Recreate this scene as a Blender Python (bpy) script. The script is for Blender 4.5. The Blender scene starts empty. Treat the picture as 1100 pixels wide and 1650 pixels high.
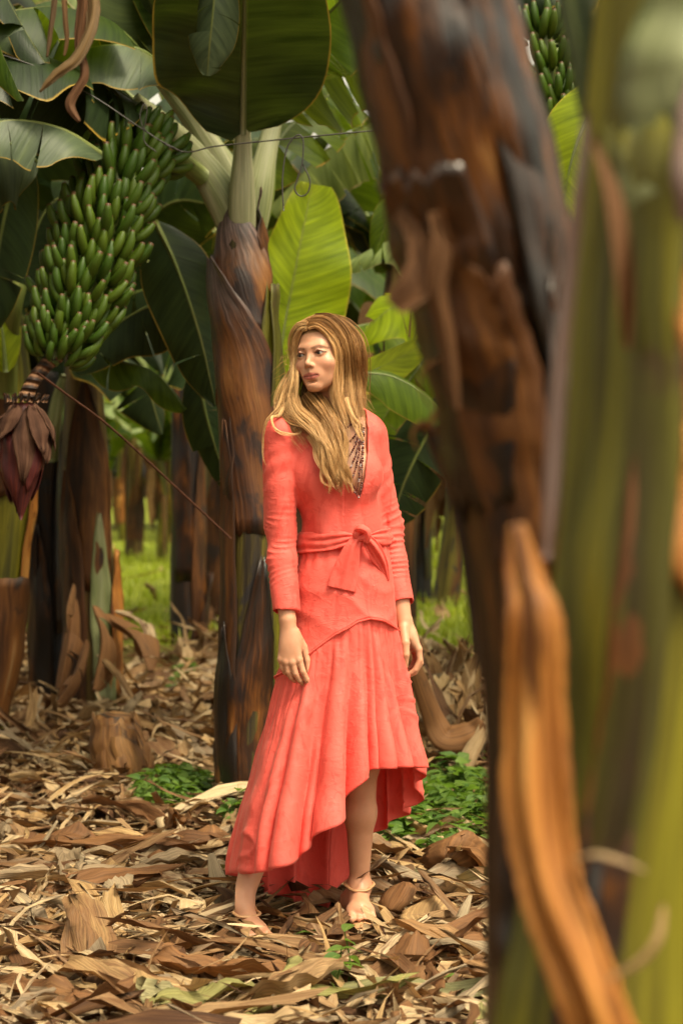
import bpy, math, random
import numpy as np
from mathutils import Vector, Matrix, Quaternion

# ------------------------------------------------------------------ camera, sky, sun, exposure
scene = bpy.context.scene
COL = scene.collection
LENS = 61.2
EYE = 1.28
K = 36.0 / LENS / 1650.0

cam_data = bpy.data.cameras.new('camera')
cam = bpy.data.objects.new('camera', cam_data)
COL.objects.link(cam)
cam.location = (0, 0, EYE)
cam.rotation_euler = (math.radians(90), 0, 0)
cam_data.sensor_fit = 'VERTICAL'
cam_data.sensor_height = 36.0
cam_data.sensor_width = 24.0
cam_data.lens = LENS
cam_data.shift_y = -45.0 / 1650.0
cam_data.clip_start = 0.05
cam_data.clip_end = 500.0
cam_data.dof.use_dof = True
cam_data.dof.focus_distance = 4.95
cam_data.dof.aperture_fstop = 3.3
scene.camera = cam
scene.render.engine = 'CYCLES'
scene.render.resolution_x = 682
scene.render.resolution_y = 1024
scene.cycles.max_bounces = 10
scene.cycles.diffuse_bounces = 5
scene.cycles.transparent_max_bounces = 8

SUN_ELEV = math.radians(60)
SUN_AZ = math.radians(138)         # clockwise from +Y; the veiled sun stands behind the camera, a little to the right
world = bpy.data.worlds.new('World')
scene.world = world
world.use_nodes = True
wt = world.node_tree
wt.nodes.clear()
w_out = wt.nodes.new('ShaderNodeOutputWorld')
w_bg = wt.nodes.new('ShaderNodeBackground')
w_sky = wt.nodes.new('ShaderNodeTexSky')
w_sky.sky_type = 'NISHITA'
w_sky.sun_disc = False
w_sky.sun_elevation = SUN_ELEV
w_sky.sun_rotation = SUN_AZ
w_sky.air_density = 1.0
w_sky.dust_density = 6.0
w_sky.ozone_density = 0.6
w_hsv = wt.nodes.new('ShaderNodeHueSaturation')       # overcast: the blue is nearly gone
w_hsv.inputs['Saturation'].default_value = 0.05
w_tint = wt.nodes.new('ShaderNodeMixRGB')
w_tint.blend_type = 'MULTIPLY'
w_tint.inputs['Fac'].default_value = 1.0
w_tint.inputs['Color2'].default_value = (1.0, 0.92, 0.70, 1)
wt.links.new(w_sky.outputs['Color'], w_hsv.inputs['Color'])
wt.links.new(w_hsv.outputs['Color'], w_tint.inputs['Color1'])
wt.links.new(w_tint.outputs['Color'], w_bg.inputs['Color'])
w_bg.inputs['Strength'].default_value = 0.12
wt.links.new(w_bg.outputs['Background'], w_out.inputs['Surface'])

sun_data = bpy.data.lights.new('sun', 'SUN')
sun_data.energy = 1.5
sun_data.angle = math.radians(12)
sun_data.color = (1.0, 0.86, 0.62)
sun = bpy.data.objects.new('sun', sun_data)
COL.objects.link(sun)
_d = Vector((math.sin(SUN_AZ) * math.cos(SUN_ELEV), math.cos(SUN_AZ) * math.cos(SUN_ELEV), math.sin(SUN_ELEV)))
sun.rotation_euler = _d.to_track_quat('Z', 'Y').to_euler()
sun.location = (0, 0, 30)

scene.view_settings.view_transform = 'Standard'
scene.view_settings.look = 'None'
scene.view_settings.gamma = 1.0
scene.view_settings.use_curve_mapping = False
scene.view_settings.exposure = 1.48

# ------------------------------------------------------------------ helpers
def P(px, py, D):
    """a point of the place: D metres in front of the camera, seen at pixel (px, py) of the 1100 x 1650 photograph"""
    return np.array([(px - 550) * K * D, D, EYE - (py - 780) * K * D])

def PP(lst):
    return np.array([P(*p) for p in lst])

def ground_D(py):
    return EYE / ((py - 780) * K)

def tag(o, label=None, cat=None, group=None, kind=None):
    if label: o['label'] = label
    if cat: o['category'] = cat
    if group: o['group'] = group
    if kind: o['kind'] = kind
    return o

def empty(name, loc):
    o = bpy.data.objects.new(name, None)
    o.empty_display_size = 0.1
    COL.objects.link(o)
    o.location = [float(c) for c in loc]
    return o

def wloc(o):
    v = np.zeros(3)
    while o is not None:
        v = v + np.array(o.location[:])
        o = o.parent
    return v

def mesh_data(name, V, Fs, mats=None, smooth=True, uv=None, attrs=None, matidx=None):
    V = np.asarray(V, dtype=np.float32)
    if isinstance(Fs, np.ndarray): Fs = [Fs]
    Fs = [np.asarray(f, dtype=np.int32) for f in Fs if len(f)]
    me = bpy.data.meshes.new(name)
    me.vertices.add(len(V))
    me.vertices.foreach_set('co', V.ravel())
    loops = np.concatenate([f.ravel() for f in Fs])
    tot = np.concatenate([np.full(len(f), f.shape[1], dtype=np.int32) for f in Fs])
    start = np.concatenate([[0], np.cumsum(tot)[:-1]]).astype(np.int32)
    me.loops.add(len(loops))
    me.loops.foreach_set('vertex_index', loops)
    me.polygons.add(len(tot))
    me.polygons.foreach_set('loop_start', start)
    me.polygons.foreach_set('loop_total', tot)
    me.polygons.foreach_set('use_smooth', np.full(len(tot), smooth, dtype=bool))
    if matidx is not None:
        me.polygons.foreach_set('material_index', np.asarray(matidx, dtype=np.int32))
    if uv is not None:
        l = me.uv_layers.new(name='UVMap')
        l.data.foreach_set('uv', np.asarray(uv, dtype=np.float32)[loops].ravel())
    if attrs:
        for k, a in attrs.items():
            a = np.asarray(a, dtype=np.float32)
            if a.ndim == 1:
                at = me.attributes.new(k, 'FLOAT', 'POINT'); at.data.foreach_set('value', a)
            else:
                if a.shape[1] == 3: a = np.concatenate([a, np.ones((len(a), 1), np.float32)], 1)
                at = me.attributes.new(k, 'FLOAT_COLOR', 'POINT'); at.data.foreach_set('color', a.ravel())
    if mats is not None:
        for m in (mats if isinstance(mats, (list, tuple)) else [mats]): me.materials.append(m)
    me.update(calc_edges=True)
    me.validate()
    return me

def obj(name, V, Fs, mats, parent=None, loc=None, thick=0, subsurf=0, **kw):
    """V is in world coordinates; the object's origin goes to loc (or its parent's origin)"""
    V = np.asarray(V, dtype=float)
    base = wloc(parent) if parent is not None else np.zeros(3)
    org = np.array(loc, dtype=float) if loc is not None else base
    me = mesh_data(name, V - org, Fs, mats, **kw)
    o = bpy.data.objects.new(name, me)
    COL.objects.link(o)
    if parent is not None: o.parent = parent
    o.location = [float(c) for c in (org - base)]
    if thick:
        m = o.modifiers.new('thickness', 'SOLIDIFY'); m.thickness = thick; m.offset = 0
    if subsurf:
        m = o.modifiers.new('subdivision', 'SUBSURF'); m.levels = subsurf; m.render_levels = subsurf
    return o

def grid_faces(nr, nc, base=0, flip=False):
    i, j = np.meshgrid(np.arange(nr - 1), np.arange(nc - 1), indexing='ij')
    a = (i * nc + j).ravel() + base
    q = np.stack([a, a + 1, a + nc + 1, a + nc], 1)
    return q[:, ::-1] if flip else q

class Acc:
    """collects pieces for one mesh"""
    def __init__(s): s.V, s.F, s.U, s.A, s.n = [], {3: [], 4: []}, [], {}, 0
    def add(s, V, F, U=None, **attrs):
        V = np.asarray(V, float); F = np.asarray(F)
        s.V.append(V); s.F[F.shape[1]].append(F + s.n)
        s.U.append(np.zeros((len(V), 2)) if U is None else U)
        for k, v in attrs.items():
            s.A.setdefault(k, []).append(np.full(len(V), v, float) if np.isscalar(v) else np.asarray(v, float))
        s.n += len(V)
    def args(s):
        return dict(V=np.concatenate(s.V), Fs=[np.concatenate(f) for f in s.F.values() if f],
                    uv=np.concatenate(s.U), attrs={k: np.concatenate(v) for k, v in s.A.items()})
    def obj(s, name, mat, parent=None, **kw):
        return obj(name, mats=mat, parent=parent, **s.args(), **kw)

def spline(ctrl, n):
    """Catmull-Rom through the control rows (any width)"""
    c = np.asarray(ctrl, float)
    if c.ndim == 1: c = c[:, None]
    m = len(c)
    t = np.linspace(0, m - 1, n)
    i = np.clip(t.astype(int), 0, m - 2); f = (t - i)[:, None]
    p1 = c[i]; p2 = c[i + 1]
    p0 = np.where((i > 0)[:, None], c[np.maximum(i - 1, 0)], 2 * p1 - p2)
    p3 = np.where((i < m - 2)[:, None], c[np.minimum(i + 2, m - 1)], 2 * p2 - p1)
    return 0.5 * (2 * p1 + (p2 - p0) * f + (2 * p0 - 5 * p1 + 4 * p2 - p3) * f ** 2 + (3 * p1 - p0 - 3 * p2 + p3) * f ** 3)

def unit(v):
    v = np.asarray(v, float)
    return v / np.maximum(np.linalg.norm(v, axis=-1, keepdims=True), 1e-9)

def frames(pts, up0=None):
    t = unit(np.gradient(pts, axis=0))
    u = np.array(up0 if up0 is not None else ((0, 0, 1) if abs(t[0][2]) < 0.9 else (0, -1, 0)), float)
    S, N = [], []
    for k in range(len(pts)):
        u = u - t[k] * np.dot(u, t[k]); u = u / max(np.linalg.norm(u), 1e-9)
        s = np.cross(t[k], u)
        S.append(s); N.append(u)
    return t, np.array(S), np.array(N)

def sn(p, seed=0, f=1.0, octv=2):
    """smooth pseudo noise of points, about -1..1"""
    rng = np.random.RandomState(seed)
    p = np.asarray(p, float); out = np.zeros(p.shape[:-1]); amp = 1.0; tot = 0
    for o in range(octv):
        for _ in range(4):
            d = rng.normal(size=p.shape[-1]); d /= np.linalg.norm(d)
            out += amp * np.sin(p @ d * f * (2 ** o) * rng.uniform(0.7, 1.4) * 3 + rng.uniform(0, 6.28))
        tot += amp * 2; amp *= 0.5
    return out / tot

def tube_geo(ctrl, radii, n=24, seg=10, squash=1.0, up=None, caps=True):
    pts = spline(ctrl, n); r = spline(radii, n)[:, 0]
    t, S, N = frames(pts, up)
    a = np.linspace(0, 2 * np.pi, seg + 1)
    V = pts[:, None] + r[:, None, None] * (np.cos(a)[None, :, None] * S[:, None] + squash * np.sin(a)[None, :, None] * N[:, None])
    L = np.concatenate([[0], np.cumsum(np.linalg.norm(np.diff(pts, axis=0), axis=1))])
    U = np.stack(np.broadcast_arrays(np.linspace(0, 1, seg + 1)[None], L[:, None]), -1)
    F = grid_faces(n, seg + 1)
    V = V.reshape(-1, 3); U = U.reshape(-1, 2)
    if caps:
        F2 = []
        for row in (0, n - 1):
            b = row * (seg + 1)
            V = np.concatenate([V, pts[row][None]]); U = np.concatenate([U, U[b][None]])
            ci = len(V) - 1
            for j in range(seg):
                F2.append([b + j, ci, ci, b + j + 1] if row else [b + j + 1, ci, ci, b + j])
        F = np.concatenate([F, np.array(F2)])
    # caps are written as quads with a doubled centre; turn them into triangles
    tri = F[:, 1] == F[:, 2]
    T = F[tri][:, [0, 1, 3]]
    return V, [F[~tri], T] if tri.any() else [F], U

def tube(name, ctrl, radii, mat, parent=None, n=24, seg=10, loc=None, **kw):
    V, F, U = tube_geo(ctrl, radii, n, seg, **kw)
    return obj(name, V, F, mat, parent, loc=loc, uv=U)

# ------------------------------------------------------------------ node helpers
def new_mat(name):
    m = bpy.data.materials.new(name); m.use_nodes = True
    m.node_tree.nodes.clear()
    return m, m.node_tree

def nd(nt, typ, ins=None, **props):
    n = nt.nodes.new('ShaderNode' + typ)
    for k, v in props.items(): setattr(n, k, v)
    for k, v in (ins or {}).items():
        s = n.inputs[k]
        if isinstance(v, bpy.types.NodeSocket): nt.links.new(v, s)
        else:
            if isinstance(v, (tuple, list)) and len(v) == 3 and s.type == 'RGBA': v = (*v, 1)
            s.default_value = v
    return n

def mth(nt, op, a, b=0.0, c=None, clamp=False):
    ins = {0: a, 1: b}
    if c is not None: ins[2] = c
    n = nd(nt, 'Math', ins, operation=op); n.use_clamp = clamp
    return n.outputs[0]

def ramp(nt, fac, stops, interp='LINEAR'):
    n = nd(nt, 'ValToRGB', {'Fac': fac})
    cr = n.color_ramp; cr.interpolation = interp
    while len(cr.elements) < len(stops): cr.elements.new(0.5)
    for e, (p, c) in zip(cr.elements, stops):
        e.position = p; e.color = (*c, 1)
    return n.outputs['Color']

def mixc(nt, fac, a, b, mode='MIX'):
    n = nd(nt, 'MixRGB', {'Fac': fac, 'Color1': a, 'Color2': b}, blend_type=mode)
    return n.outputs['Color']

def noise(nt, vec, scale, detail=3.0, rough=0.55, dist=0.0):
    return nd(nt, 'TexNoise', {'Vector': vec, 'Scale': scale, 'Detail': detail, 'Roughness': rough, 'Distortion': dist}).outputs['Fac']

def smooth(nt, x, lo, hi):
    n = nd(nt, 'MapRange', {'Value': x, 'From Min': lo, 'From Max': hi}, interpolation_type='SMOOTHSTEP')
    return n.outputs['Result']

def out(nt, shader):
    nd(nt, 'OutputMaterial', {'Surface': shader})

def uvxy(nt):
    uv = nd(nt, 'UVMap').outputs['UV']
    s = nd(nt, 'SeparateXYZ', {0: uv})
    return s.outputs[0], s.outputs[1]

def vec(nt, x, y, z=0.0):
    return nd(nt, 'CombineXYZ', {0: x, 1: y, 2: z}).outputs[0]

def principled(nt, color, rough=0.6, spec=0.4, bump=None, bstr=0.3, bdist=0.01, **ins):
    d = {'Base Color': color, 'Roughness': rough, 'Specular IOR Level': spec}
    d.update(ins)
    if bump is not None:
        d['Normal'] = nd(nt, 'Bump', {'Height': bump, 'Strength': bstr, 'Distance': bdist}).outputs['Normal']
    return nd(nt, 'BsdfPrincipled', d).outputs['BSDF']

def orand(nt):
    return nd(nt, 'ObjectInfo').outputs['Random']

def simple_mat(name, color, rough=0.6, spec=0.4, var=0.25, scale=30.0, **ins):
    m, nt = new_mat(name)
    co = nd(nt, 'TexCoord').outputs['Object']
    n = noise(nt, co, scale)
    c2 = tuple(c * (1 - var) for c in color); c1 = tuple(min(1, c * (1 + var)) for c in color)
    out(nt, principled(nt, ramp(nt, n, [(0.3, c2), (0.7, c1)]), rough, spec, bump=n, bstr=0.2, bdist=0.003, **ins))
    return m

# ------------------------------------------------------------------ materials of the plantation
def leaf_mat(name, top, under, glow, edge=(0.30, 0.20, 0.03), rough=0.38, trans=0.4, freq=55.0, brown=0.0):
    m, nt = new_mat(name)
    u, v = uvxy(nt)
    r = orand(nt)
    x = mth(nt, 'ABSOLUTE', mth(nt, 'SUBTRACT', u, 0.5))
    side = mth(nt, 'GREATER_THAN', u, 0.5)
    co = nd(nt, 'TexCoord').outputs['Object']
    vv = mth(nt, 'SUBTRACT', v, mth(nt, 'MULTIPLY', x, 0.22))
    n1 = noise(nt, vec(nt, mth(nt, 'ADD', mth(nt, 'MULTIPLY', u, 1.3), mth(nt, 'MULTIPLY', side, 7.0)), mth(nt, 'MULTIPLY', vv, freq), mth(nt, 'MULTIPLY', r, 30.0)), 1.0, 3.0, 0.6)
    n2 = noise(nt, co, 3.2, 4.0)
    n3 = noise(nt, vec(nt, mth(nt, 'ADD', u, mth(nt, 'MULTIPLY', side, 5.0)), mth(nt, 'MULTIPLY', vv, 7.0), r), 2.2, 2.0)
    back = nd(nt, 'NewGeometry').outputs['Backfacing']
    base = mixc(nt, back, top, under)
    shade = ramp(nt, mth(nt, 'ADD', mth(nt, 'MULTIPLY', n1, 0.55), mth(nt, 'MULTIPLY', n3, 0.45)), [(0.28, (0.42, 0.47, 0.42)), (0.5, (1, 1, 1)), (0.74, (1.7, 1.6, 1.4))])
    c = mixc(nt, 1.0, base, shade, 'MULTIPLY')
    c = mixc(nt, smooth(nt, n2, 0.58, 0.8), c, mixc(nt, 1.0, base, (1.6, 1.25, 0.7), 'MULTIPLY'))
    mid = smooth(nt, x, 0.022, 0.008)
    c = mixc(nt, mth(nt, 'MULTIPLY', mid, 0.8), c, (0.16, 0.17, 0.05))
    ed = smooth(nt, mth(nt, 'ADD', x, mth(nt, 'MULTIPLY', n2, 0.03)), 0.497, 0.511)
    c = mixc(nt, ed, c, edge)
    if brown:
        c = mixc(nt, smooth(nt, mth(nt, 'ADD', n2, mth(nt, 'MULTIPLY', x, 0.3)), 0.78 - brown, 0.84 - brown), c, (0.16, 0.075, 0.02))
    hue = nd(nt, 'HueSaturation', {'Hue': mth(nt, 'ADD', 0.49, mth(nt, 'MULTIPLY', r, 0.02)), 'Value': mth(nt, 'ADD', 0.78, mth(nt, 'MULTIPLY', r, 0.44)), 'Color': c}).outputs['Color']
    bs = principled(nt, hue, rough + 0.08, 0.22, bump=n1, bstr=0.6, bdist=0.004)
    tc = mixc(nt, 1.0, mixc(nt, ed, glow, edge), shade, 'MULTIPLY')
    tr = nd(nt, 'BsdfTranslucent', {'Color': tc}).outputs['BSDF']
    out(nt, nd(nt, 'MixShader', {0: trans, 1: bs, 2: tr}).outputs[0])
    return m

def bark_mat(name, stops, ustretch=9.0, vstretch=1.1, blotch=(0.05, 0.03, 0.015), blotch_lo=0.56, rough=0.55, bstr=0.5, spec=0.35, top=None):
    """fibrous sheath skin: streaks that run along the stem"""
    m, nt = new_mat(name)
    u, v = uvxy(nt)
    r = mth(nt, 'MULTIPLY', orand(nt), 41.0)
    a = noise(nt, vec(nt, mth(nt, 'MULTIPLY', u, ustretch), mth(nt, 'MULTIPLY', v, vstretch), r), 1.0, 4.0, 0.6, 0.4)
    b = noise(nt, vec(nt, mth(nt, 'MULTIPLY', u, ustretch * 7), mth(nt, 'MULTIPLY', v, vstretch * 2.2), r), 1.0, 3.0, 0.65)
    f = mth(nt, 'ADD', mth(nt, 'MULTIPLY', a, 0.72), mth(nt, 'MULTIPLY', b, 0.28))
    f = nd(nt, 'MapRange', {'Value': f, 'From Min': 0.30, 'From Max': 0.70}).outputs['Result']
    c = ramp(nt, f, stops)
    n2 = noise(nt, vec(nt, mth(nt, 'MULTIPLY', u, 5.0), mth(nt, 'MULTIPLY', v, 3.5), mth(nt, 'ADD', r, 9.0)), 1.0, 5.0, 0.6, 0.6)
    bl = smooth(nt, n2, blotch_lo, blotch_lo + 0.1)
    c = mixc(nt, mth(nt, 'MULTIPLY', bl, 0.85), c, blotch)
    if top:      # the sheath's free end has weathered to another colour
        tn = noise(nt, vec(nt, mth(nt, 'MULTIPLY', u, 14.0), mth(nt, 'MULTIPLY', v, 3.0), r), 1.0, 4.0)
        tf = smooth(nt, mth(nt, 'ADD', v, mth(nt, 'MULTIPLY', mth(nt, 'SUBTRACT', tn, 0.5), 0.5)), top[1], top[2])
        c = mixc(nt, mth(nt, 'MULTIPLY', tf, 0.9), c, mixc(nt, smooth(nt, b, 0.4, 0.65), tuple(q * 0.45 for q in top[0]), tuple(q * 1.6 for q in top[0])))
    fine = noise(nt, vec(nt, mth(nt, 'MULTIPLY', u, ustretch * 22), mth(nt, 'MULTIPLY', v, 6.0), r), 1.0, 3.0)
    c = mixc(nt, 0.6, c, ramp(nt, fine, [(0.3, (0.55, 0.55, 0.55)), (0.7, (1.35, 1.35, 1.35))]), 'MULTIPLY')
    h = mth(nt, 'ADD', mth(nt, 'MULTIPLY', b, 0.7), mth(nt, 'MULTIPLY', fine, 0.4))
    out(nt, principled(nt, c, rough, spec, bump=h, bstr=bstr, bdist=0.012))
    return m

def dry_mat(name, stops, trans=0.15, rough=0.7, rib=60.0):
    """dead leaf: ribs along the uv length, tone from the piece's own random number"""
    m, nt = new_mat(name)
    u, v = uvxy(nt)
    at = nd(nt, 'Attribute', attribute_name='rnd').outputs['Fac']
    r = mth(nt, 'FRACT', mth(nt, 'ADD', at, orand(nt)))
    a = noise(nt, vec(nt, mth(nt, 'MULTIPLY', u, rib), mth(nt, 'MULTIPLY', v, 3.0), mth(nt, 'MULTIPLY', r, 37.0)), 1.0, 3.0, 0.6)
    b = noise(nt, vec(nt, mth(nt, 'MULTIPLY', u, 9.0), mth(nt, 'MULTIPLY', v, 7.0), mth(nt, 'MULTIPLY', r, 71.0)), 1.0, 4.0, 0.6)
    f = mth(nt, 'ADD', r, mth(nt, 'MULTIPLY', mth(nt, 'SUBTRACT', b, 0.5), 0.35))
    c = ramp(nt, f, stops)
    c = mixc(nt, 1.0, c, ramp(nt, a, [(0.28, (0.5, 0.48, 0.45)), (0.55, (1, 1, 1)), (0.78, (1.35, 1.32, 1.25))]), 'MULTIPLY')
    c = mixc(nt, mth(nt, 'MULTIPLY', smooth(nt, b, 0.6, 0.75), 0.6), c, (0.035, 0.02, 0.012))
    bs = principled(nt, c, rough, 0.3, bump=a, bstr=0.6, bdist=0.006)
    tr = nd(nt, 'BsdfTranslucent', {'Color': mixc(nt, 1.0, c, (1.3, 0.95, 0.6), 'MULTIPLY')}).outputs['BSDF']
    out(nt, nd(nt, 'MixShader', {0: trans, 1: bs, 2: tr}).outputs[0])
    return m

M = {}
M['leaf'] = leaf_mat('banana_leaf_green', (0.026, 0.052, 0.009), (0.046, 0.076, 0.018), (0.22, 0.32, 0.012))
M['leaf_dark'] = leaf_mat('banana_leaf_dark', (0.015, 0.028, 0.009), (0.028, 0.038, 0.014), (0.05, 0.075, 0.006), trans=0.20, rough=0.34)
M['leaf_mid'] = leaf_mat('banana_leaf_mid_green', (0.060, 0.100, 0.010), (0.085, 0.125, 0.020), (0.34, 0.44, 0.014), trans=0.45)  # mid green, lighter and yellower than the plain leaf
M['leaf_bright'] = leaf_mat('banana_leaf_young_backlit', (0.16, 0.22, 0.010), (0.18, 0.24, 0.012), (0.70, 0.80, 0.02), trans=0.55, edge=(0.5, 0.42, 0.05))  # young leaf; backlight is put into the raised colour and translucency
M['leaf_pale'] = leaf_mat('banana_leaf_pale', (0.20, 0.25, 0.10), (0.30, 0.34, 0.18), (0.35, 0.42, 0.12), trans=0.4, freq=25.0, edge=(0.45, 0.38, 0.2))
M['leaf_grey'] = leaf_mat('banana_leaf_waxy', (0.070, 0.098, 0.052), (0.11, 0.13, 0.075), (0.10, 0.13, 0.04), trans=0.2, freq=40.0)
M['petiole'] = bark_mat('petiole_waxy', [(0.0, (0.06, 0.085, 0.02)), (0.35, (0.16, 0.18, 0.075)), (0.7, (0.29, 0.29, 0.17)), (1.0, (0.42, 0.40, 0.27))], 4.0, 0.8, blotch=(0.09, 0.05, 0.02), blotch_lo=0.66, rough=0.5, bstr=0.2)
M['waxy_green'] = bark_mat('waxy_green_sheath', [(0.0, (0.05, 0.06, 0.015)), (0.5, (0.12, 0.14, 0.05)), (1.0, (0.24, 0.25, 0.14))], 4.0, 0.8, blotch=(0.06, 0.03, 0.012), blotch_lo=0.6, rough=0.5, bstr=0.2)
M['petiole_green'] = bark_mat('petiole_green', [(0.0, (0.05, 0.07, 0.015)), (0.5, (0.11, 0.14, 0.03)), (1.0, (0.22, 0.24, 0.07))], 4.0, 0.8, blotch=(0.10, 0.06, 0.02), blotch_lo=0.66, rough=0.45, bstr=0.2)
M['trunk_main'] = bark_mat('pseudostem_olive', [(0.0, (0.008, 0.007, 0.006)), (0.3, (0.018, 0.011, 0.004)), (0.5, (0.046, 0.032, 0.005)), (0.72, (0.110, 0.090, 0.009)), (1.0, (0.070, 0.020, 0.005))], 6.0, 0.9, blotch=(0.014, 0.011, 0.014), blotch_lo=0.52)
M['trunk_dark'] = bark_mat('pseudostem_dark', [(0.0, (0.004, 0.004, 0.005)), (0.4, (0.008, 0.005, 0.005)), (0.7, (0.026, 0.011, 0.005)), (1.0, (0.085, 0.034, 0.010))], 6.0, 0.8, blotch=(0.010, 0.011, 0.016), blotch_lo=0.5)
M['trunk_green'] = bark_mat('pseudostem_green', [(0.0, (0.012, 0.006, 0.003)), (0.3, (0.030, 0.020, 0.004)), (0.48, (0.060, 0.056, 0.005)), (0.68, (0.150, 0.135, 0.008)), (0.85, (0.26, 0.215, 0.012)), (1.0, (0.36, 0.26, 0.03))], 5.0, 0.55, blotch=(0.045, 0.02, 0.008), blotch_lo=0.6, rough=0.5)
M['trunk_yellow'] = bark_mat('pseudostem_yellow_green', [(0.0, (0.030, 0.016, 0.004)), (0.25, (0.075, 0.062, 0.005)), (0.5, (0.165, 0.150, 0.008)), (0.75, (0.27, 0.225, 0.012)), (1.0, (0.36, 0.27, 0.03))], 6.0, 0.5, blotch=(0.035, 0.016, 0.006), blotch_lo=0.6, rough=0.45)
M['trunk_mixed'] = bark_mat('pseudostem_mixed', [(0.0, (0.01, 0.005, 0.003)), (0.3, (0.06, 0.025, 0.008)), (0.55, (0.13, 0.085, 0.015)), (0.8, (0.26, 0.17, 0.07)), (1.0, (0.50, 0.42, 0.28))], 5.0, 0.5, blotch=(0.03, 0.015, 0.008), blotch_lo=0.58)
M['sheath_brown'] = bark_mat('dry_sheath_brown', [(0.0, (0.010, 0.006, 0.005)), (0.3, (0.026, 0.009, 0.003)), (0.55, (0.080, 0.027, 0.006)), (0.8, (0.17, 0.064, 0.014)), (1.0, (0.28, 0.155, 0.065))], 5.0, 1.2, blotch=(0.018, 0.011, 0.010), blotch_lo=0.57)
M['sheath_purple'] = bark_mat('dry_sheath_purple', [(0.0, (0.05, 0.03, 0.03)), (0.35, (0.13, 0.08, 0.07)), (0.6, (0.22, 0.15, 0.13)), (0.8, (0.26, 0.13, 0.06)), (1.0, (0.40, 0.30, 0.24))], 4.0, 1.6, blotch=(0.17, 0.055, 0.015), blotch_lo=0.54, rough=0.42, spec=0.5)
M['sheath_main'] = bark_mat('dry_sheath_twotone', [(0.0, (0.016, 0.007, 0.005)), (0.35, (0.060, 0.020, 0.007)), (0.6, (0.14, 0.050, 0.012)), (0.85, (0.22, 0.095, 0.026)), (1.0, (0.32, 0.18, 0.08))], 5.0, 1.6, blotch=(0.012, 0.008, 0.010), blotch_lo=0.51, rough=0.42, spec=0.5, top=((0.115, 0.078, 0.072), 0.22, 0.5))
M['sheath_low'] = bark_mat('dry_sheath_twotone_long', [(0.0, (0.016, 0.007, 0.005)), (0.35, (0.060, 0.020, 0.007)), (0.6, (0.14, 0.050, 0.012)), (0.85, (0.22, 0.095, 0.026)), (1.0, (0.32, 0.18, 0.08))], 5.0, 1.6, blotch=(0.012, 0.008, 0.010), blotch_lo=0.51, rough=0.42, spec=0.5, top=((0.115, 0.078, 0.072), 0.62, 0.85))
M['sheath_orange'] = bark_mat('dry_sheath_orange', [(0.0, (0.06, 0.018, 0.005)), (0.3, (0.22, 0.075, 0.014)), (0.6, (0.42, 0.17, 0.035)), (0.85, (0.52, 0.27, 0.075)), (1.0, (0.55, 0.38, 0.18))], 9.0, 3.0, blotch=(0.075, 0.022, 0.007), blotch_lo=0.53, rough=0.5)
M['bark_burnt'] = bark_mat('sheath_burnt', [(0.0, (0.003, 0.002, 0.002)), (0.35, (0.007, 0.004, 0.003)), (0.6, (0.028, 0.009, 0.003)), (0.82, (0.115, 0.038, 0.007)), (1.0, (0.30, 0.14, 0.040))], 5.0, 1.8, blotch=(0.006, 0.005, 0.007), blotch_lo=0.52, rough=0.30, spec=0.6)
DRY = [(0.0, (0.060, 0.024, 0.009)), (0.12, (0.155, 0.075, 0.030)), (0.26, (0.32, 0.20, 0.095)), (0.40, (0.48, 0.35, 0.20)), (0.52, (0.23, 0.175, 0.115)), (0.66, (0.17, 0.085, 0.036)), (0.80, (0.42, 0.27, 0.12)), (0.92, (0.55, 0.42, 0.26)), (1.0, (0.10, 0.042, 0.015))]
M['dry'] = dry_mat('dead_leaf', DRY)
M['dry_green'] = dry_mat('half_dead_leaf', [(0.0, (0.20, 0.19, 0.05)), (0.4, (0.26, 0.23, 0.10)), (0.7, (0.30, 0.27, 0.15)), (1.0, (0.17, 0.17, 0.06))], rib=40)
M['dry_brown'] = dry_mat('dead_leaf_brown', [(0.0, (0.11, 0.046, 0.016)), (0.35, (0.21, 0.098, 0.036)), (0.7, (0.14, 0.062, 0.023)), (1.0, (0.28, 0.155, 0.065))], rib=40)
M['dry_pale'] = dry_mat('dead_leaf_pale', [(0.0, (0.31, 0.22, 0.13)), (0.5, (0.25, 0.185, 0.115)), (1.0, (0.35, 0.27, 0.17))], rib=40)
M['wire'] = simple_mat('old_wire', (0.03, 0.025, 0.022), 0.5, 0.5)
M['cord'] = simple_mat('brown_cord', (0.065, 0.025, 0.014), 0.8, 0.2)
# ------------------------------------------------------------------ the ground
def ground_z(x, y):
    p = np.stack([np.asarray(x, float), np.asarray(y, float)], -1)
    return 0.035 * sn(p, 3, 0.45, 2) * np.clip((np.asarray(y) - 2) / 4, 0, 1) + 0.012 * sn(p, 4, 2.2, 2)

m_soil, nt = new_mat('soil')
co = nd(nt, 'TexCoord').outputs['Object']
sep = nd(nt, 'SeparateXYZ', {0: co})
n1 = noise(nt, co, 2.2, 6.0, 0.65); n2 = noise(nt, co, 14.0, 6.0, 0.7); n3 = noise(nt, co, 0.35, 4.0)
c = ramp(nt, n2, [(0.25, (0.018, 0.010, 0.006)), (0.48, (0.085, 0.045, 0.020)), (0.62, (0.20, 0.12, 0.055)), (0.8, (0.36, 0.25, 0.13))])
c = mixc(nt, smooth(nt, n1, 0.52, 0.66), c, (0.13, 0.065, 0.028))
far = smooth(nt, mth(nt, 'ADD', sep.outputs[1], mth(nt, 'MULTIPLY', n3, 7.0)), 14.5, 19.0)
gc = ramp(nt, n1, [(0.3, (0.07, 0.10, 0.012)), (0.6, (0.19, 0.23, 0.02)), (0.8, (0.34, 0.28, 0.08))])
c = mixc(nt, mth(nt, 'MULTIPLY', far, 0.85), c, gc)
out(nt, principled(nt, c, 0.95, 0.1, bump=n2, bstr=0.9, bdist=0.03))

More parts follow.
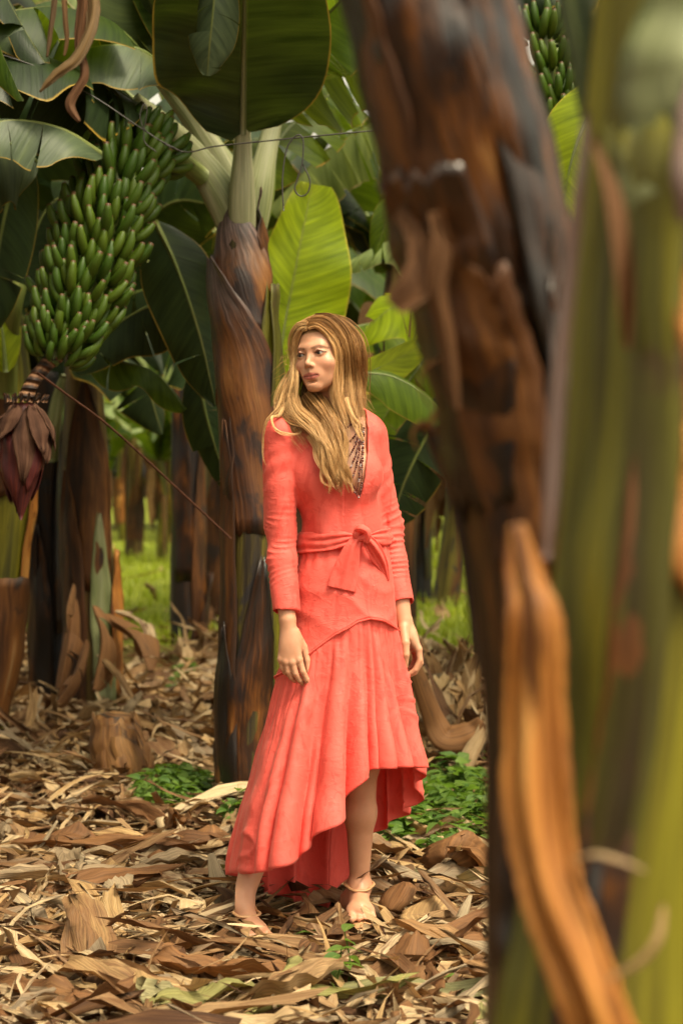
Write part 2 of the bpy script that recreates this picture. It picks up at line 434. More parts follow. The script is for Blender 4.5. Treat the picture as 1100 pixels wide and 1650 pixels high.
ys = np.concatenate([np.linspace(-4, 2, 7), np.linspace(2.3, 16, 90), np.linspace(16.6, 60, 50), np.linspace(66, 160, 12)])
xs = np.concatenate([np.linspace(-90, -9, 12), np.linspace(-8, 8, 81), np.linspace(9, 90, 12)])
gx, gy = np.meshgrid(xs, ys)
gz = ground_z(gx, gy)
V = np.stack([gx, gy, gz], -1).reshape(-1, 3)
obj('ground', V, grid_faces(len(ys), len(xs)), m_soil)['kind'] = 'structure'

# ------------------------------------------------------------------ leaf litter
rs = np.random.RandomState(11)

def litter_piece(kind, rng):
    """local geometry of one dead leaf scrap lying on z = 0 along x; (V, F, U)"""
    if kind == 'plate':
        L = rng.uniform(0.20, 0.50); W = rng.uniform(0.07, 0.17); nr, nc = 10, 6
    elif kind == 'strip':
        L = rng.uniform(0.30, 0.95); W = rng.uniform(0.014, 0.060); nr, nc = 12, 4
    elif kind == 'curl':
        L = rng.uniform(0.22, 0.50); W = rng.uniform(0.06, 0.13); nr, nc = 10, 6
    else:
        L = rng.uniform(0.25, 0.70); W = rng.uniform(0.004, 0.011); nr, nc = 9, 2
    s = np.linspace(0, 1, nr); j = np.linspace(-1, 1, nc)
    w = W * (np.clip(np.sin(np.pi * (0.10 + 0.80 * s) ** rng.uniform(0.7, 1.4)), 0, 1) ** (rng.uniform(0.12, 0.35) if kind in ('plate', 'curl') else rng.uniform(0.3, 0.7)))
    w = w * (1 + 0.22 * rng.normal(size=nr).cumsum() * 0.4)
    bend = rng.normal(0, 0.9); sag = rng.normal(0, 0.9); tw = rng.normal(0, 1.6)
    ang = bend * (s - 0.5) + 0.35 * np.sin(rng.uniform(4, 9) * s + rng.uniform(0, 6)); pit = sag * (s - 0.4) + 0.4 * np.sin(rng.uniform(4, 10) * s + rng.uniform(0, 6))
    dx = np.cos(ang) * np.cos(pit); dy = np.sin(ang); dz = np.sin(pit)
    c = np.stack([np.cumsum(dx), np.cumsum(dy), np.cumsum(dz)], 1) * L / nr
    c -= c.mean(0)
    curl = {'plate': rng.uniform(-0.9, 1.1), 'strip': rng.uniform(0.2, 1.6), 'curl': rng.uniform(1.4, 2.7), 'straw': 0.5}[kind]
    V = np.zeros((nr, nc, 3))
    for i in range(nr):
        a = j * curl * (0.7 + 0.5 * math.sin(3 * s[i] + tw)) + tw * (s[i] - 0.5)
        rad = w[i] * 0.5 / max(abs(curl), 0.25) if abs(curl) > 0.25 else w[i] * 2
        cu = curl if abs(curl) > 0.25 else 0.25
        lat = np.sin(j * cu) * w[i] * 0.5 / abs(cu); hgt = (1 - np.cos(j * cu)) * w[i] * 0.5 / abs(cu) * np.sign(cu)
        t = tw * (s[i] - 0.5)
        V[i, :, 0] = c[i, 0] + 0.05 * L * rng.normal(size=nc) * (i in (0, nr - 1)) + 0.008 * rng.normal(size=nc)
        V[i, :, 1] = c[i, 1] + lat * math.cos(t) - hgt * math.sin(t)
        V[i, :, 2] = c[i, 2] + lat * math.sin(t) + hgt * math.cos(t) + 0.011 * rng.normal(size=nc) * min(1, W / 0.06)
    V = V.reshape(-1, 3); V[:, 2] *= min(1.0, 0.065 / max(np.ptp(V[:, 2]), 1e-3)); V[:, 2] -= np.percentile(V[:, 2], 25)
    U = np.stack(np.broadcast_arrays(np.linspace(0, 1, nc)[None] * min(1, W / 0.1) , s[:, None] * L), -1).reshape(-1, 2)
    return V, grid_faces(nr, nc), U

def rot_zyx(a, b, c):
    return np.array(Matrix.Rotation(a, 3, 'Z') @ Matrix.Rotation(b, 3, 'Y') @ Matrix.Rotation(c, 3, 'X'))

FOOT_KEEP = [(P(405, 1500, 4.83)[:2], 0.19), (P(590, 1470, 4.96)[:2], 0.19), (P(490, 1440, 5.2)[:2], 0.22)]
KINDS = ['plate', 'strip', 'curl', 'straw']
POOL = {k: [litter_piece(k, rs) for _ in range(16)] for k in KINDS}

def litter_stuff(name, n, region, zmax, probs, tilt, label, scale=(0.7, 1.2)):
    acc = Acc()
    for _ in range(n):
        x, y = region()
        if y > 12.0 and rs.uniform() < 0.85 and (150 < 550 + x / (K * y) < 305 or 640 < 550 + x / (K * y) < 800): continue
        if any(np.hypot(x - c[0], y - c[1]) < r * 0.8 for c, r in FOOT_KEEP): continue
        k = rs.choice(KINDS, p=probs)
        V, F, U = POOL[k][rs.randint(16)]
        R = rot_zyx(rs.uniform(0, 6.28), rs.normal(0, tilt), rs.normal(0, tilt))
        z = float(ground_z(x, y)) + rs.uniform(0.002, zmax)
        acc.add((V * rs.uniform(*scale)) @ R.T + np.array([x, y, z]), F, U, rnd=rs.uniform())
    o = acc.obj(name, M['dry'])
    tag(o, label, 'leaf litter', kind='stuff')
    return o

def wedge(d0, d1, side=1.12, p=1.0):
    def f():
        t = rs.uniform()
        D = 1 / (1 / d1 + (1 / d0 - 1 / d1) * t ** p) if rs.uniform() < 0.5 else rs.uniform(d0, d1)
        return rs.uniform(-550 * side, 550 * side) * K * D, D
    return f

litter_stuff('leaf_litter', 3400, wedge(3.5, 8.0, 1.2), 0.035, [0.06, 0.48, 0.03, 0.43], 0.18, 'thick carpet of small dead banana leaf scraps covering the near ground')
litter_stuff('leaf_litter', 3600, wedge(7.5, 17.0, 1.25), 0.05, [0.32, 0.30, 0.28, 0.10], 0.30, 'dead leaf scraps spread over the ground between the farther stems', (0.8, 1.35))
litter_stuff('leaf_litter', 700, wedge(16.0, 34.0, 1.2), 0.05, [0.5, 0.2, 0.3, 0.0], 0.3, 'thin scatter of dead leaves on the grassy ground far back', (0.8, 1.4))

# the pieces that show largest: each an object of its own, in four kinds that look different
KIND_LABEL = {
    'plate': ('broad flat scrap of dead banana leaf among the litter', 'broad dead leaf scraps on the ground'),
    'strip': ('long narrow folded strip of dead banana leaf in the litter', 'narrow dead leaf strips on the ground'),
    'curl': ('curled tube shaped piece of dead banana leaf in the litter', 'curled dead leaf pieces on the ground'),
    'straw': ('thin straw like leaf fibre lying across the dead leaves', 'straw like fibres on the ground')}
BIG = {}
for k in KINDS:
    BIG[k] = []
    for i in range(12):
        V, F, U = litter_piece(k, rs)
        BIG[k].append(mesh_data('dead_leaf', V, F, M['dry'], uv=U, attrs={'rnd': np.full(len(V), rs.uniform())}))
n_big = 0
while n_big < 225:
    x, y = wedge(3.75, 7.0, 1.05)()
    if any(np.hypot(x - c[0], y - c[1]) < r for c, r in FOOT_KEEP): continue
    k = rs.choice(KINDS, p=[0.08, 0.62, 0.08, 0.22])
    o = bpy.data.objects.new('dead_leaf' if k != 'straw' else 'leaf_fibre', BIG[k][rs.randint(12)])
    COL.objects.link(o)
    o.location = (x, y, float(ground_z(x, y)) + rs.uniform(0.025, 0.05))
    tl = 0.20 if k in ('plate', 'curl') else 0.07
    o.rotation_euler = (rs.normal(0, tl), rs.normal(0, tl), rs.uniform(0, 6.28))
    s = rs.uniform(0.9, 1.45); o.scale = (s, s, s)
    tag(o, KIND_LABEL[k][0], 'dead leaf' if k != 'straw' else 'leaf fibre', KIND_LABEL[k][1])
    n_big += 1

# whole leaf blades, longer and wider than the scraps, limp over the rest
LIMP = []
for i in range(14):
    rg = np.random.RandomState(500 + i)
    L = rg.uniform(0.45, 0.85); nr, nc = 22, 9
    s_ = np.linspace(0, 1, nr); j = np.linspace(-1, 1, nc)
    w = rg.uniform(0.07, 0.15) * (0.12 + 0.88 * np.sin(np.pi * s_ ** rg.uniform(0.7, 1.3)) ** 0.6)
    cu = rg.uniform(0.3, 1.5) * (1 + 0.5 * np.sin(5 * s_ + i))
    q = np.stack(np.broadcast_arrays((s_ * 5)[:, None], j[None] * 1.2), -1)
    zz = 0.030 * sn(q, 510 + i, 0.8, 3) + (np.abs(j[None]) ** 1.3) * w[:, None] * 0.30 * cu[:, None] * rg.choice([-1, 1, 1])
    xx = (s_ - 0.5)[:, None] * L + 0.02 * sn(q, 540 + i, 1.5, 1) * (np.abs(s_ - 0.5)[:, None] > 0.42)
    yy = j[None] * w[:, None] / 2 * np.cos(np.clip(cu, 0, 1.3) * 0.6)[:, None] + (0.09 * L * np.sin(3.0 * s_ + i))[:, None] + 0.008 * sn(q, 570 + i, 2.5, 1)
    V = np.stack(np.broadcast_arrays(xx, yy, zz - zz.min() * 0.6), -1).reshape(-1, 3)
    U = np.stack(np.broadcast_arrays(np.linspace(0, 0.8, nc)[None], (s_ * L)[:, None]), -1).reshape(-1, 2)
    LIMP.append((V, grid_faces(nr, nc), U, rg.uniform()))
LIMP_KIND = [('dry_green', 'limp grey green dead blade lying over the litter', 'limp grey green blades on the ground'), ('dry_pale', 'limp bleached straw coloured blade lying over the litter', 'bleached blades on the ground'),
             ('dry_brown', 'limp chestnut brown blade lying over the litter', 'chestnut brown blades on the ground'), ('dry', 'limp mottled tan blade lying over the litter', 'mottled tan blades on the ground')]
LIMP_ME = {(k, i): mesh_data('dead_leaf', V, F, M[LIMP_KIND[k][0]], uv=U, attrs={'rnd': np.full(len(V), r_)}) for k in range(4) for i, (V, F, U, r_) in enumerate(LIMP)}
n_limp = 0
while n_limp < 90:
    x, y = wedge(3.8, 6.6, 1.0)()
    if any(np.hypot(x - c[0], y - c[1]) < 0.52 for c, r in FOOT_KEEP): continue
    k = rs.choice(4, p=[0.26, 0.24, 0.26, 0.24] if y < 4.8 else [0.05, 0.25, 0.40, 0.30])
    o = bpy.data.objects.new('dead_leaf', LIMP_ME[(k, rs.randint(14))]); COL.objects.link(o)
    o.location = (x, y, float(ground_z(x, y)) + rs.uniform(0.035, 0.065)); tl = 0.05 if k == 1 else 0.13; o.rotation_euler = (rs.normal(0, tl), rs.normal(0, tl), rs.normal(0, 0.9) + (math.pi if rs.uniform() < 0.5 else 0))
    tag(o, LIMP_KIND[k][1], 'dead leaf', LIMP_KIND[k][2]); n_limp += 1

# ------------------------------------------------------------------ green ground cover
def small_leaf_mat(name, a, b, glow):
    m, nt = new_mat(name)
    at = nd(nt, 'Attribute', attribute_name='rnd').outputs['Fac']
    u, v = uvxy(nt)
    c = ramp(nt, mth(nt, 'FRACT', mth(nt, 'ADD', at, orand(nt))), [(0.0, a), (1.0, b)])
    c = mixc(nt, smooth(nt, mth(nt, 'ABSOLUTE', mth(nt, 'SUBTRACT', u, 0.5)), 0.06, 0.02), c, (0.16, 0.22, 0.05))
    bs = principled(nt, c, 0.5, 0.35)
    tr = nd(nt, 'BsdfTranslucent', {'Color': glow}).outputs['BSDF']
    out(nt, nd(nt, 'MixShader', {0: 0.35, 1: bs, 2: tr}).outputs[0])
    return m
M['weed'] = small_leaf_mat('weed_leaf', (0.045, 0.10, 0.018), (0.12, 0.19, 0.03), (0.18, 0.32, 0.03))
M['grass'] = small_leaf_mat('grass_blade', (0.14, 0.19, 0.015), (0.32, 0.36, 0.03), (0.45, 0.55, 0.03))

def ovate(L, W, sag=0.5, nr=5):
    s = np.linspace(0, 1, nr)
    w = W * np.sin(np.pi * (0.02 + 0.96 * s) ** 0.8) * 0.5
    j = np.array([-1, 0, 1.0])
    V = np.zeros((nr, 3, 3))
    V[:, :, 0] = (s * L)[:, None]
    V[:, :, 1] = w[:, None] * j
    V[:, :, 2] = (-sag * L * s ** 2)[:, None] + 0.3 * w[:, None] * abs(j)
    U = np.stack(np.broadcast_arrays(np.linspace(0, 1, 3)[None], s[:, None]), -1).reshape(-1, 2)
    return V.reshape(-1, 3), grid_faces(nr, 3), U

def weed_patch(name, label, spots, n, size, zmax):
    acc = Acc()
    for _ in range(n):
        cx, cy, rx, ry = spots[rs.randint(len(spots))]
        a = rs.uniform(0, 6.28); q = math.sqrt(rs.uniform())
        x = cx + rx * q * math.cos(a); y = cy + ry * q * math.sin(a)
        h = rs.uniform(0.02, zmax) * (1 - 0.55 * q)
        base = np.array([x, y, float(ground_z(x, y)) + 0.02])
        top = base + np.array([rs.normal(0, 0.015), rs.normal(0, 0.015), h])
        V, F, U = tube_geo([base, top], [0.0015, 0.001], 2, 3, caps=False)
        acc.add(V, F[0], U, rnd=0.5)
        for q2 in range(rs.randint(3, 6)):
            L = rs.uniform(*size); V, F, U = ovate(L, L * rs.uniform(0.5, 0.72), rs.uniform(0.1, 0.6))
            R = rot_zyx(rs.uniform(0, 6.28), -rs.uniform(-0.1, 0.7), rs.normal(0, 0.3))
            acc.add(V @ R.T + top - np.array([0, 0, h * rs.uniform(0, 0.5)]), F, U, rnd=rs.uniform())
    o = acc.obj(name, M['weed']); tag(o, label, 'weeds', kind='stuff'); return o

def spot(px, py, wpx, dep):
    D = ground_D(py); p = P(px, py, D)
    return (p[0], D, wpx * K * D, dep)
weed_patch('weeds', 'low green weeds in a tuft left of the dress hem by the olive banana stem', [spot(280, 1285, 62, 0.35)], 260, (0.03, 0.065), 0.15)
weed_patch('weeds', 'patch of leafy green weeds right of the legs under the dress', [spot(640, 1345, 50, 0.35), spot(715, 1330, 60, 0.5), spot(780, 1350, 55, 0.3), spot(740, 1295, 40, 0.3), spot(700, 1375, 90, 0.25)], 560, (0.035, 0.08), 0.21)
weed_patch('weeds', 'green weeds behind the brown heap at right beside the foreground stem', [spot(770, 1228, 45, 0.5), spot(790, 1200, 30, 0.4), spot(740, 1165, 30, 0.4)], 240, (0.035, 0.075), 0.18)
weed_patch('weeds', 'green weeds on the ground left of the olive stem', [spot(278, 1120, 18, 0.2), spot(380, 1325, 15, 0.15), spot(300, 1100, 16, 0.2)], 36, (0.03, 0.07), 0.18)

def grass_field(name, label, n, d0, d1, x0, x1, hmax):
    acc = Acc()
    P1 = np.array([[-0.5, 0, 0], [0.5, 0, 0], [0.32, 0.25, 0.6], [-0.32, 0.25, 0.6], [0, 0.7, 1.0]])
    for _ in range(n):
        D = rs.uniform(d0, d1); px = rs.uniform(x0, x1); x = (px - 550) * K * D
        if sn(np.array([x, D]), 21, 0.5, 2) < -0.12: continue
        h = rs.uniform(0.3, 1) * hmax; w = rs.uniform(0.012, 0.03)
        R = rot_zyx(rs.uniform(0, 6.28), 0, 0)
        V = (P1 * np.array([w, h * 0.7, h])) @ R.T + np.array([x, D, float(ground_z(x, D))])
        acc.add(V, np.array([[0, 1, 2, 3], [3, 2, 4, 4]])[:1], None, rnd=rs.uniform())
        acc.add(V[2:], np.array([[1, 0, 2]]), None, rnd=rs.uniform())
    o = acc.obj(name, M['grass']); tag(o, label, 'grass', kind='stuff'); return o
grass_field('grass', 'sunlit yellow green grass between the far banana rows', 22000, 13.0, 36, -60, 1000, 0.19)
grass_field('grass', 'short grass on the ground right of the person behind the brown heap', 3600, 10.8, 17.0, 640, 830, 0.15)

# ------------------------------------------------------------------ seedlings in the front
def seedling(px, py, h, nl, size, label, seed):
    rng = np.random.RandomState(seed)
    D = ground_D(py); b = P(px, py, D); b[2] = float(ground_z(b[0], D)) + 0.02
    root = empty('seedling', b); tag(root, label, 'seedling')
    top = b + np.array([rng.normal(0, 0.02), rng.normal(0, 0.02), h])
    tube('stem', [b, (b + top) / 2 + np.array([0.01, 0, 0]), top], [0.003, 0.0025, 0.0015], M['weed'], root, 6, 5)
    for i in range(nl):
        f = (i + 1) / nl
        L = size * rng.uniform(0.6, 1.1)
        V, F, U = ovate(L, L * 0.6, rng.uniform(0.2, 0.7), 7)
        R = rot_zyx(i * 2.4 + rng.normal(0, 0.3), -rng.uniform(0.0, 0.6), rng.normal(0, 0.25))
        obj('leaf', V @ R.T + b + (top - b) * f, F, M['weed'], root, uv=U)
    return root
seedling(528, 1625, 0.13, 9, 0.075, 'leafy green seedling growing through the litter at the bottom centre', 1)
seedling(560, 1610, 0.15, 7, 0.06, 'taller green seedling just right of the bottom centre seedling', 2)
seedling(712, 1622, 0.05, 5, 0.035, 'tiny green sprout under the upright brown leaf', 3)
seedling(502, 1532, 0.03, 5, 0.045, 'small green sprout lying between the two feet in front', 4)
# ------------------------------------------------------------------ banana leaves, stems and sheaths
def leaf_geo(ctrl, width, up=(0, 0, 1), fold=20, ripple=0.02, tears=3, seed=0, nrow=28, nh=6, base=0.05, tipp=1.0, droop=0.0, asym=(1, 1), rfreq=7.0):
    """blade of a banana leaf along a spine; up is the side that faces the sky"""
    rng = np.random.RandomState(seed)
    acc = Acc()
    pts = spline(ctrl, 60)
    t, S, N = frames(pts, up)
    L = np.concatenate([[0], np.cumsum(np.linalg.norm(np.diff(pts, axis=0), axis=1))])
    Lt = L[-1]
    uu = np.linspace(0, 1, 60)
    def at(arr, u): return np.stack([np.interp(u, uu, arr[:, k]) for k in range(3)], -1)
    for sd in (1, -1):
        cuts = np.sort(np.concatenate([[0, 1], rng.uniform(0.12, 0.95, tears)]))
        ph = rng.uniform(0, 6.28)
        for a, b in zip(cuts[:-1], cuts[1:]):
            if b - a < 0.015: continue
            k = max(3, int(round((b - a) * nrow)) + 1)
            u = np.linspace(a, b, k)
            w = width * 0.5 * asym[0 if sd > 0 else 1] * np.clip(base + (1 - base) * np.sin(np.pi * np.clip(u, 0, 1) ** 0.82 * 0.985 + 0.02) ** 0.6, 0, 1) * np.where(u > 0.8, 1 - (np.clip(u - 0.8, 0, 1) / 0.2) ** 2 * 0.35 * tipp, 1)
            ex = rng.normal(0, 9) if tears else 0
            f = math.radians(fold + ex)
            j = np.linspace(0, 1, nh + 1)
            c = at(pts, u); s = at(S, u); n = at(N, u); tt = at(t, u)
            gap = 0.022 * Lt * (np.clip((u - a) / max(b - a, 1e-6), 0, 1) - 0.5) if tears else np.zeros(k)
            ang = f + math.radians(droop) * j[None] * np.ones(k)[:, None]
            # integrate along the half blade so that it can curl down
            dj = 1.0 / nh
            lat = np.cumsum(np.cos(ang) * dj, 1) - np.cos(ang[:, :1]) * dj
            dep = np.cumsum(np.sin(ang) * dj, 1) - np.sin(ang[:, :1]) * dj
            rip = ripple * (j[None] ** 1.5) * (np.sin(rfreq * Lt * u[:, None] * 2 + ph) + 0.6 * np.sin(rfreq * 2.3 * Lt * u[:, None] + 2 * ph + j[None] * 2)) 
            V = c[:, None] + s[:, None] * (sd * w[:, None] * lat)[..., None] - n[:, None] * (w[:, None] * dep - rip)[..., None] + tt[:, None] * ((0.25 * w[:, None] - gap[:, None]) * j[None] ** 1.3 * 0.6)[..., None]
            U = np.stack(np.broadcast_arrays(0.5 + sd * 0.5 * j[None], (u * Lt)[:, None]), -1)
            acc.add(V.reshape(-1, 3), grid_faces(k, nh + 1, flip=(sd < 0)), U.reshape(-1, 2))
    return acc, pts

def leaf(parent, ctrl, width, mat='leaf', rib='petiole_green', rr=0.014, name='leaf', label=None, **kw):
    kw['tears'] = int(kw.get('tears', 3) * 2.2)
    acc, pts = leaf_geo(ctrl, width, **kw)
    o = acc.obj(name, M[mat], parent)
    up = kw.get('up', (0, 0, 1))
    q = pts[::6]
    V, F, U = tube_geo(q, np.linspace(rr, rr * 0.18, len(q)), 24, 7)
    t, S, N = frames(spline(q, 24), up)
    off = np.repeat(N, 8, axis=0) * -rr * 0.5
    V[:len(off)] += off
    m = obj('midrib', V, F, M[rib], o, uv=U)
    if label: o['label'] = label
    return o

def trunk_geo(ctrl, radii, seed=0, n=46, seg=40, ns=4, ridge=0.09, lump=0.03, tw=0.25):
    pts = spline(ctrl, n); r = spline(radii, n)[:, 0]
    L = np.concatenate([[0], np.cumsum(np.linalg.norm(np.diff(pts, axis=0), axis=1))])
    th = np.linspace(-np.pi, np.pi, seg + 1)
    rng = np.random.RandomState(seed)
    A, Lg = np.meshgrid(th, L)
    wob = 0.10 * sn(np.stack([np.cos(A), np.sin(A), Lg * 1.3], -1), seed + 1, 0.5, 1)
    ph = (A / (2 * np.pi) * ns + tw * Lg + wob + rng.uniform()) % 1.0
    saw = np.where(ph < 0.93, ph / 0.93, (1 - ph) / 0.07)
    q = np.stack([np.cos(A), np.sin(A), Lg * 2], -1)
    rr = r[:, None] * (1 + ridge * (saw - 0.5) + lump * sn(q, seed + 5, 0.8, 2))
    V = np.stack([pts[:, 0][:, None] + rr * np.sin(A), pts[:, 1][:, None] - rr * np.cos(A), np.broadcast_to(pts[:, 2][:, None], A.shape)], -1)
    U = np.stack([A / (2 * np.pi) + 0.5, Lg], -1)
    V = V.reshape(-1, 3); U = U.reshape(-1, 2)
    F = grid_faces(n, seg + 1)
    top = np.arange(seg) + (n - 1) * (seg + 1)
    V = np.concatenate([V, pts[-1:] + [[0, 0, 0.02]]]); U = np.concatenate([U, U[-1:]])
    T = np.stack([top, top + 1, np.full(seg, len(V) - 1)], 1)
    return V, [F, T], U

def trunk(parent, ctrl, radii, mat, seed=0, name='stem', **kw):
    V, F, U = trunk_geo(ctrl, radii, seed, **kw)
    return obj(name, V, F, M[mat], parent, uv=U)

def sheath_geo(ctrl, radii, t0, t1, ang, half, off=0.012, flare=0.0, point=1.0, edge=0.02, seed=0, nr=16, nc=9, base_half=None, lean=0.0, wave=0.008):
    """a dry leaf sheath that hugs the stem from t0 (low) to t1 (its tip); ang in degrees, 0 = towards the camera, 90 = photo right"""
    rng = np.random.RandomState(seed)
    pts = spline(ctrl, 200); r = spline(radii, 200)[:, 0]
    s = np.linspace(0, 1, nr); tt = t0 + (t1 - t0) * s
    idx = np.clip(tt * 199, 0, 199)
    c = np.stack([np.interp(idx, np.arange(200), pts[:, k]) for k in range(3)], 1)
    rr = np.interp(idx, np.arange(200), r)
    h = half * (1 - point * s ** 2.4) * (1 - 0.25 * (1 - s) ** 3) + 4
    j = np.linspace(-1, 1, nc)
    an = np.radians(ang + lean * s[:, None] + h[:, None] * j[None] + 5 * rng.normal(size=(nr, 1)).cumsum(0) * 0.25)
    q = np.stack([np.cos(an), np.sin(an), np.broadcast_to(s[:, None] * 4, an.shape)], -1)
    R = rr[:, None] * 1.045 + off * (0.12 + 0.88 * np.clip(s[:, None] * 2.2, 0, 1)) + flare * s[:, None] ** 2 + edge * np.abs(j[None]) ** 3 * (0.25 + 0.75 * s[:, None]) + wave * sn(q, seed, 1.6, 2)
    V = np.stack([c[:, 0][:, None] + R * np.sin(an), c[:, 1][:, None] - R * np.cos(an), np.broadcast_to(c[:, 2][:, None], an.shape) + 0.009 * rng.normal(size=(1, nc)) * s[:, None] ** 3 - 0.012 * np.abs(rng.normal(size=(1, nc))) * (1 - s[:, None]) ** 6], -1)
    Ls = np.linalg.norm(pts[-1] - pts[0]) * (t1 - t0)
    U = np.stack(np.broadcast_arrays(0.5 + 0.5 * j[None] * half / 180, (s * Ls)[:, None]), -1)
    return V.reshape(-1, 3), grid_faces(nr, nc), U.reshape(-1, 2)

def sheath(parent, ctrl, radii, t0, t1, ang, half, mat, name='dry_sheath', label=None, thick=0.004, **kw):
    V, F, U = sheath_geo(ctrl, radii, t0, t1, ang, half, **kw)
    o = obj(name, V, F, M[mat], parent, uv=U, thick=thick)
    if label: o['label'] = label
    return o

def dry_blade(parent, ctrl, width, mat='dry_brown', name='dry_leaf', up=(0, -1, 0), fold=40, seed=0, tears=4, **kw):
    kw.setdefault('ripple', 0.02); kw.setdefault('droop', 60); kw.setdefault('nrow', 22); kw.setdefault('nh', 4)
    acc, pts = leaf_geo(ctrl, width, up=up, fold=fold, seed=seed, tears=tears, **kw)
    a = acc.args(); a['attrs'] = {'rnd': np.full(len(a['V']), (seed * 0.37) % 1)}
    return obj(name, mats=M[mat], parent=parent, **a)

# ================================================================== the banana plant right behind the person
c_main = PP([(393, 1300, 7), (396, 1150, 7), (401, 1000, 7), (405, 800, 7), (402, 620, 7), (392, 480, 7), (388, 380, 7), (386, 300, 7)])
r_main = [0.114, 0.104, 0.100, 0.103, 0.110, 0.112, 0.090, 0.05]
pm = empty('banana_plant', P(393, 1300, 7)); pm.location.z = 0
tag(pm, 'olive stemmed banana plant right behind the person, carrying the big fruit bunch', 'banana plant')
c_main[0][2] = -0.05
trunk(pm, c_main, r_main, 'trunk_main', 1, ns=3, ridge=0.12)
sheath(pm, c_main, r_main, 0.655, 0.985, 8, 105, 'sheath_main', seed=2, label='papery purple grey dry sheath under the crown', off=0.011, flare=-0.03, edge=0.012, lean=-62, point=0.86, nr=26, nc=17, wave=0.006)
sheath(pm, c_main, r_main, 0.39, 0.80, 4, 96, 'sheath_low', seed=3, label='lower purple brown dry sheath with a pointed tip', off=0.017, edge=0.016, lean=-72, point=0.92, nr=26, nc=17, wave=0.006)
sheath(pm, c_main, r_main, 0.40, 0.74, 66, 27, 'trunk_green', seed=27, name='green_sheath', off=0.024, edge=0.004, point=0.5, label='yellow green strip of live sheath down the right side')
sheath(pm, c_main, r_main, 0.36, 0.58, -75, 40, 'sheath_brown', seed=4, off=0.006, edge=0.010, lean=20)
sheath(pm, c_main, r_main, 0.02, 0.52, -75, 45, 'sheath_brown', seed=5, off=0.006, edge=0.014, lean=25)
sheath(pm, c_main, r_main, 0.01, 0.36, 20, 55, 'bark_burnt', seed=6, off=0.006, edge=0.012)
sheath(pm, c_main, r_main, 0.01, 0.28, -45, 40, 'bark_burnt', seed=16, off=0.012, edge=0.008)
sheath(pm, c_main, r_main, 0.46, 0.76, 62, 38, 'trunk_green', seed=7, name='green_sheath', off=0.004, edge=0.006, label='yellow green live sheath on the right side')

def petiole(parent, ctrl, radii, mat='petiole', squash=0.65, name='petiole', **kw):
    return tube(name, ctrl, radii, M[mat], parent, 22, 12, squash=squash, **kw)
cr = (386, 345, 7.0)
petiole(pm, PP([(392, 430, 6.98), (390, 330, 6.93), (391, 240, 6.9), (392, 150, 6.85), (393, -60, 6.7)]), [0.045, 0.055, 0.036, 0.026, 0.020])
petiole(pm, PP([(382, 400, 7.0), (362, 325, 6.98), (300, 235, 6.95), (215, 160, 6.8)]), [0.05, 0.075, 0.05, 0.032], squash=0.5)
petiole(pm, PP([(384, 400, 7.05), (372, 310, 7.02), (318, 205, 7.0), (235, 95, 6.9)]), [0.05, 0.065, 0.045, 0.030], squash=0.5)
petiole(pm, PP([(386, 400, 7.08), (380, 300, 7.06), (340, 225, 7.05), (295, 140, 7.0)]), [0.04, 0.05, 0.035, 0.026], squash=0.5)
petiole(pm, PP([(398, 420, 7.02), (412, 330, 7.0), (428, 250, 7.02), (448, 165, 7.1)]), [0.05, 0.062, 0.045, 0.032], squash=0.5)
petiole(pm, PP([(402, 420, 7.06), (426, 330, 7.06), (436, 250, 7.1), (440, 150, 7.2)]), [0.03, 0.035, 0.025, 0.02], 'petiole_green')
sheath(pm, c_main, r_main, 0.80, 0.99, 75, 30, 'sheath_brown', seed=8, off=0.006, flare=0.01, label='thin brown dry edge beside the right petiole')

LK = dict(rr=0.02)
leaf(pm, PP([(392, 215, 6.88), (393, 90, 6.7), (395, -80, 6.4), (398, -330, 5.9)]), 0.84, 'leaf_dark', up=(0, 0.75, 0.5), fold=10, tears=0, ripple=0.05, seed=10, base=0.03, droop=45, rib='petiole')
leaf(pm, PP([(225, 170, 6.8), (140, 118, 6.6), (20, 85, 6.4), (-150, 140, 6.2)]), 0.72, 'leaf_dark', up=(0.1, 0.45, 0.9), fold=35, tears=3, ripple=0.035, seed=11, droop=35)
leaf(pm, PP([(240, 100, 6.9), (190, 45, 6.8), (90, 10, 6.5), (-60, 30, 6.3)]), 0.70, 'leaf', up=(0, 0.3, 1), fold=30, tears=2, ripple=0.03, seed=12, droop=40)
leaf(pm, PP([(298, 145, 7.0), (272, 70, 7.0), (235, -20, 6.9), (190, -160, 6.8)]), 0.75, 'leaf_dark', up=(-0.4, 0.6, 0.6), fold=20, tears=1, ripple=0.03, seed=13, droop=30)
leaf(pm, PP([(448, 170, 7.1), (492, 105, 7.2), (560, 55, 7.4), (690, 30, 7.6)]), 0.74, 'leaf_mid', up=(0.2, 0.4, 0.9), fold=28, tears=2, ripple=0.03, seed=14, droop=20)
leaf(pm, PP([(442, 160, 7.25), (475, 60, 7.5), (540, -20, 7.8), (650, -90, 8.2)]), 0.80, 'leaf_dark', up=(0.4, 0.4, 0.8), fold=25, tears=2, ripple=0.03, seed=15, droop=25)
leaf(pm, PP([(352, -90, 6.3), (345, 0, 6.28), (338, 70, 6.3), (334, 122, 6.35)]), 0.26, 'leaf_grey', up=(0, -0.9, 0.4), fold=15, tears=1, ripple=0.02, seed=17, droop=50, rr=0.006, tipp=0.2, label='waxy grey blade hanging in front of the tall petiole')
leaf(pm, PP([(285, 130, 6.75), (225, 78, 6.6), (140, 78, 6.5), (60, 135, 6.4)]), 0.42, 'leaf_grey', up=(0, -0.45, 0.9), fold=18, tears=1, ripple=0.03, seed=18, droop=25, label='greyish blade with a pale rim above the fruit bunch')
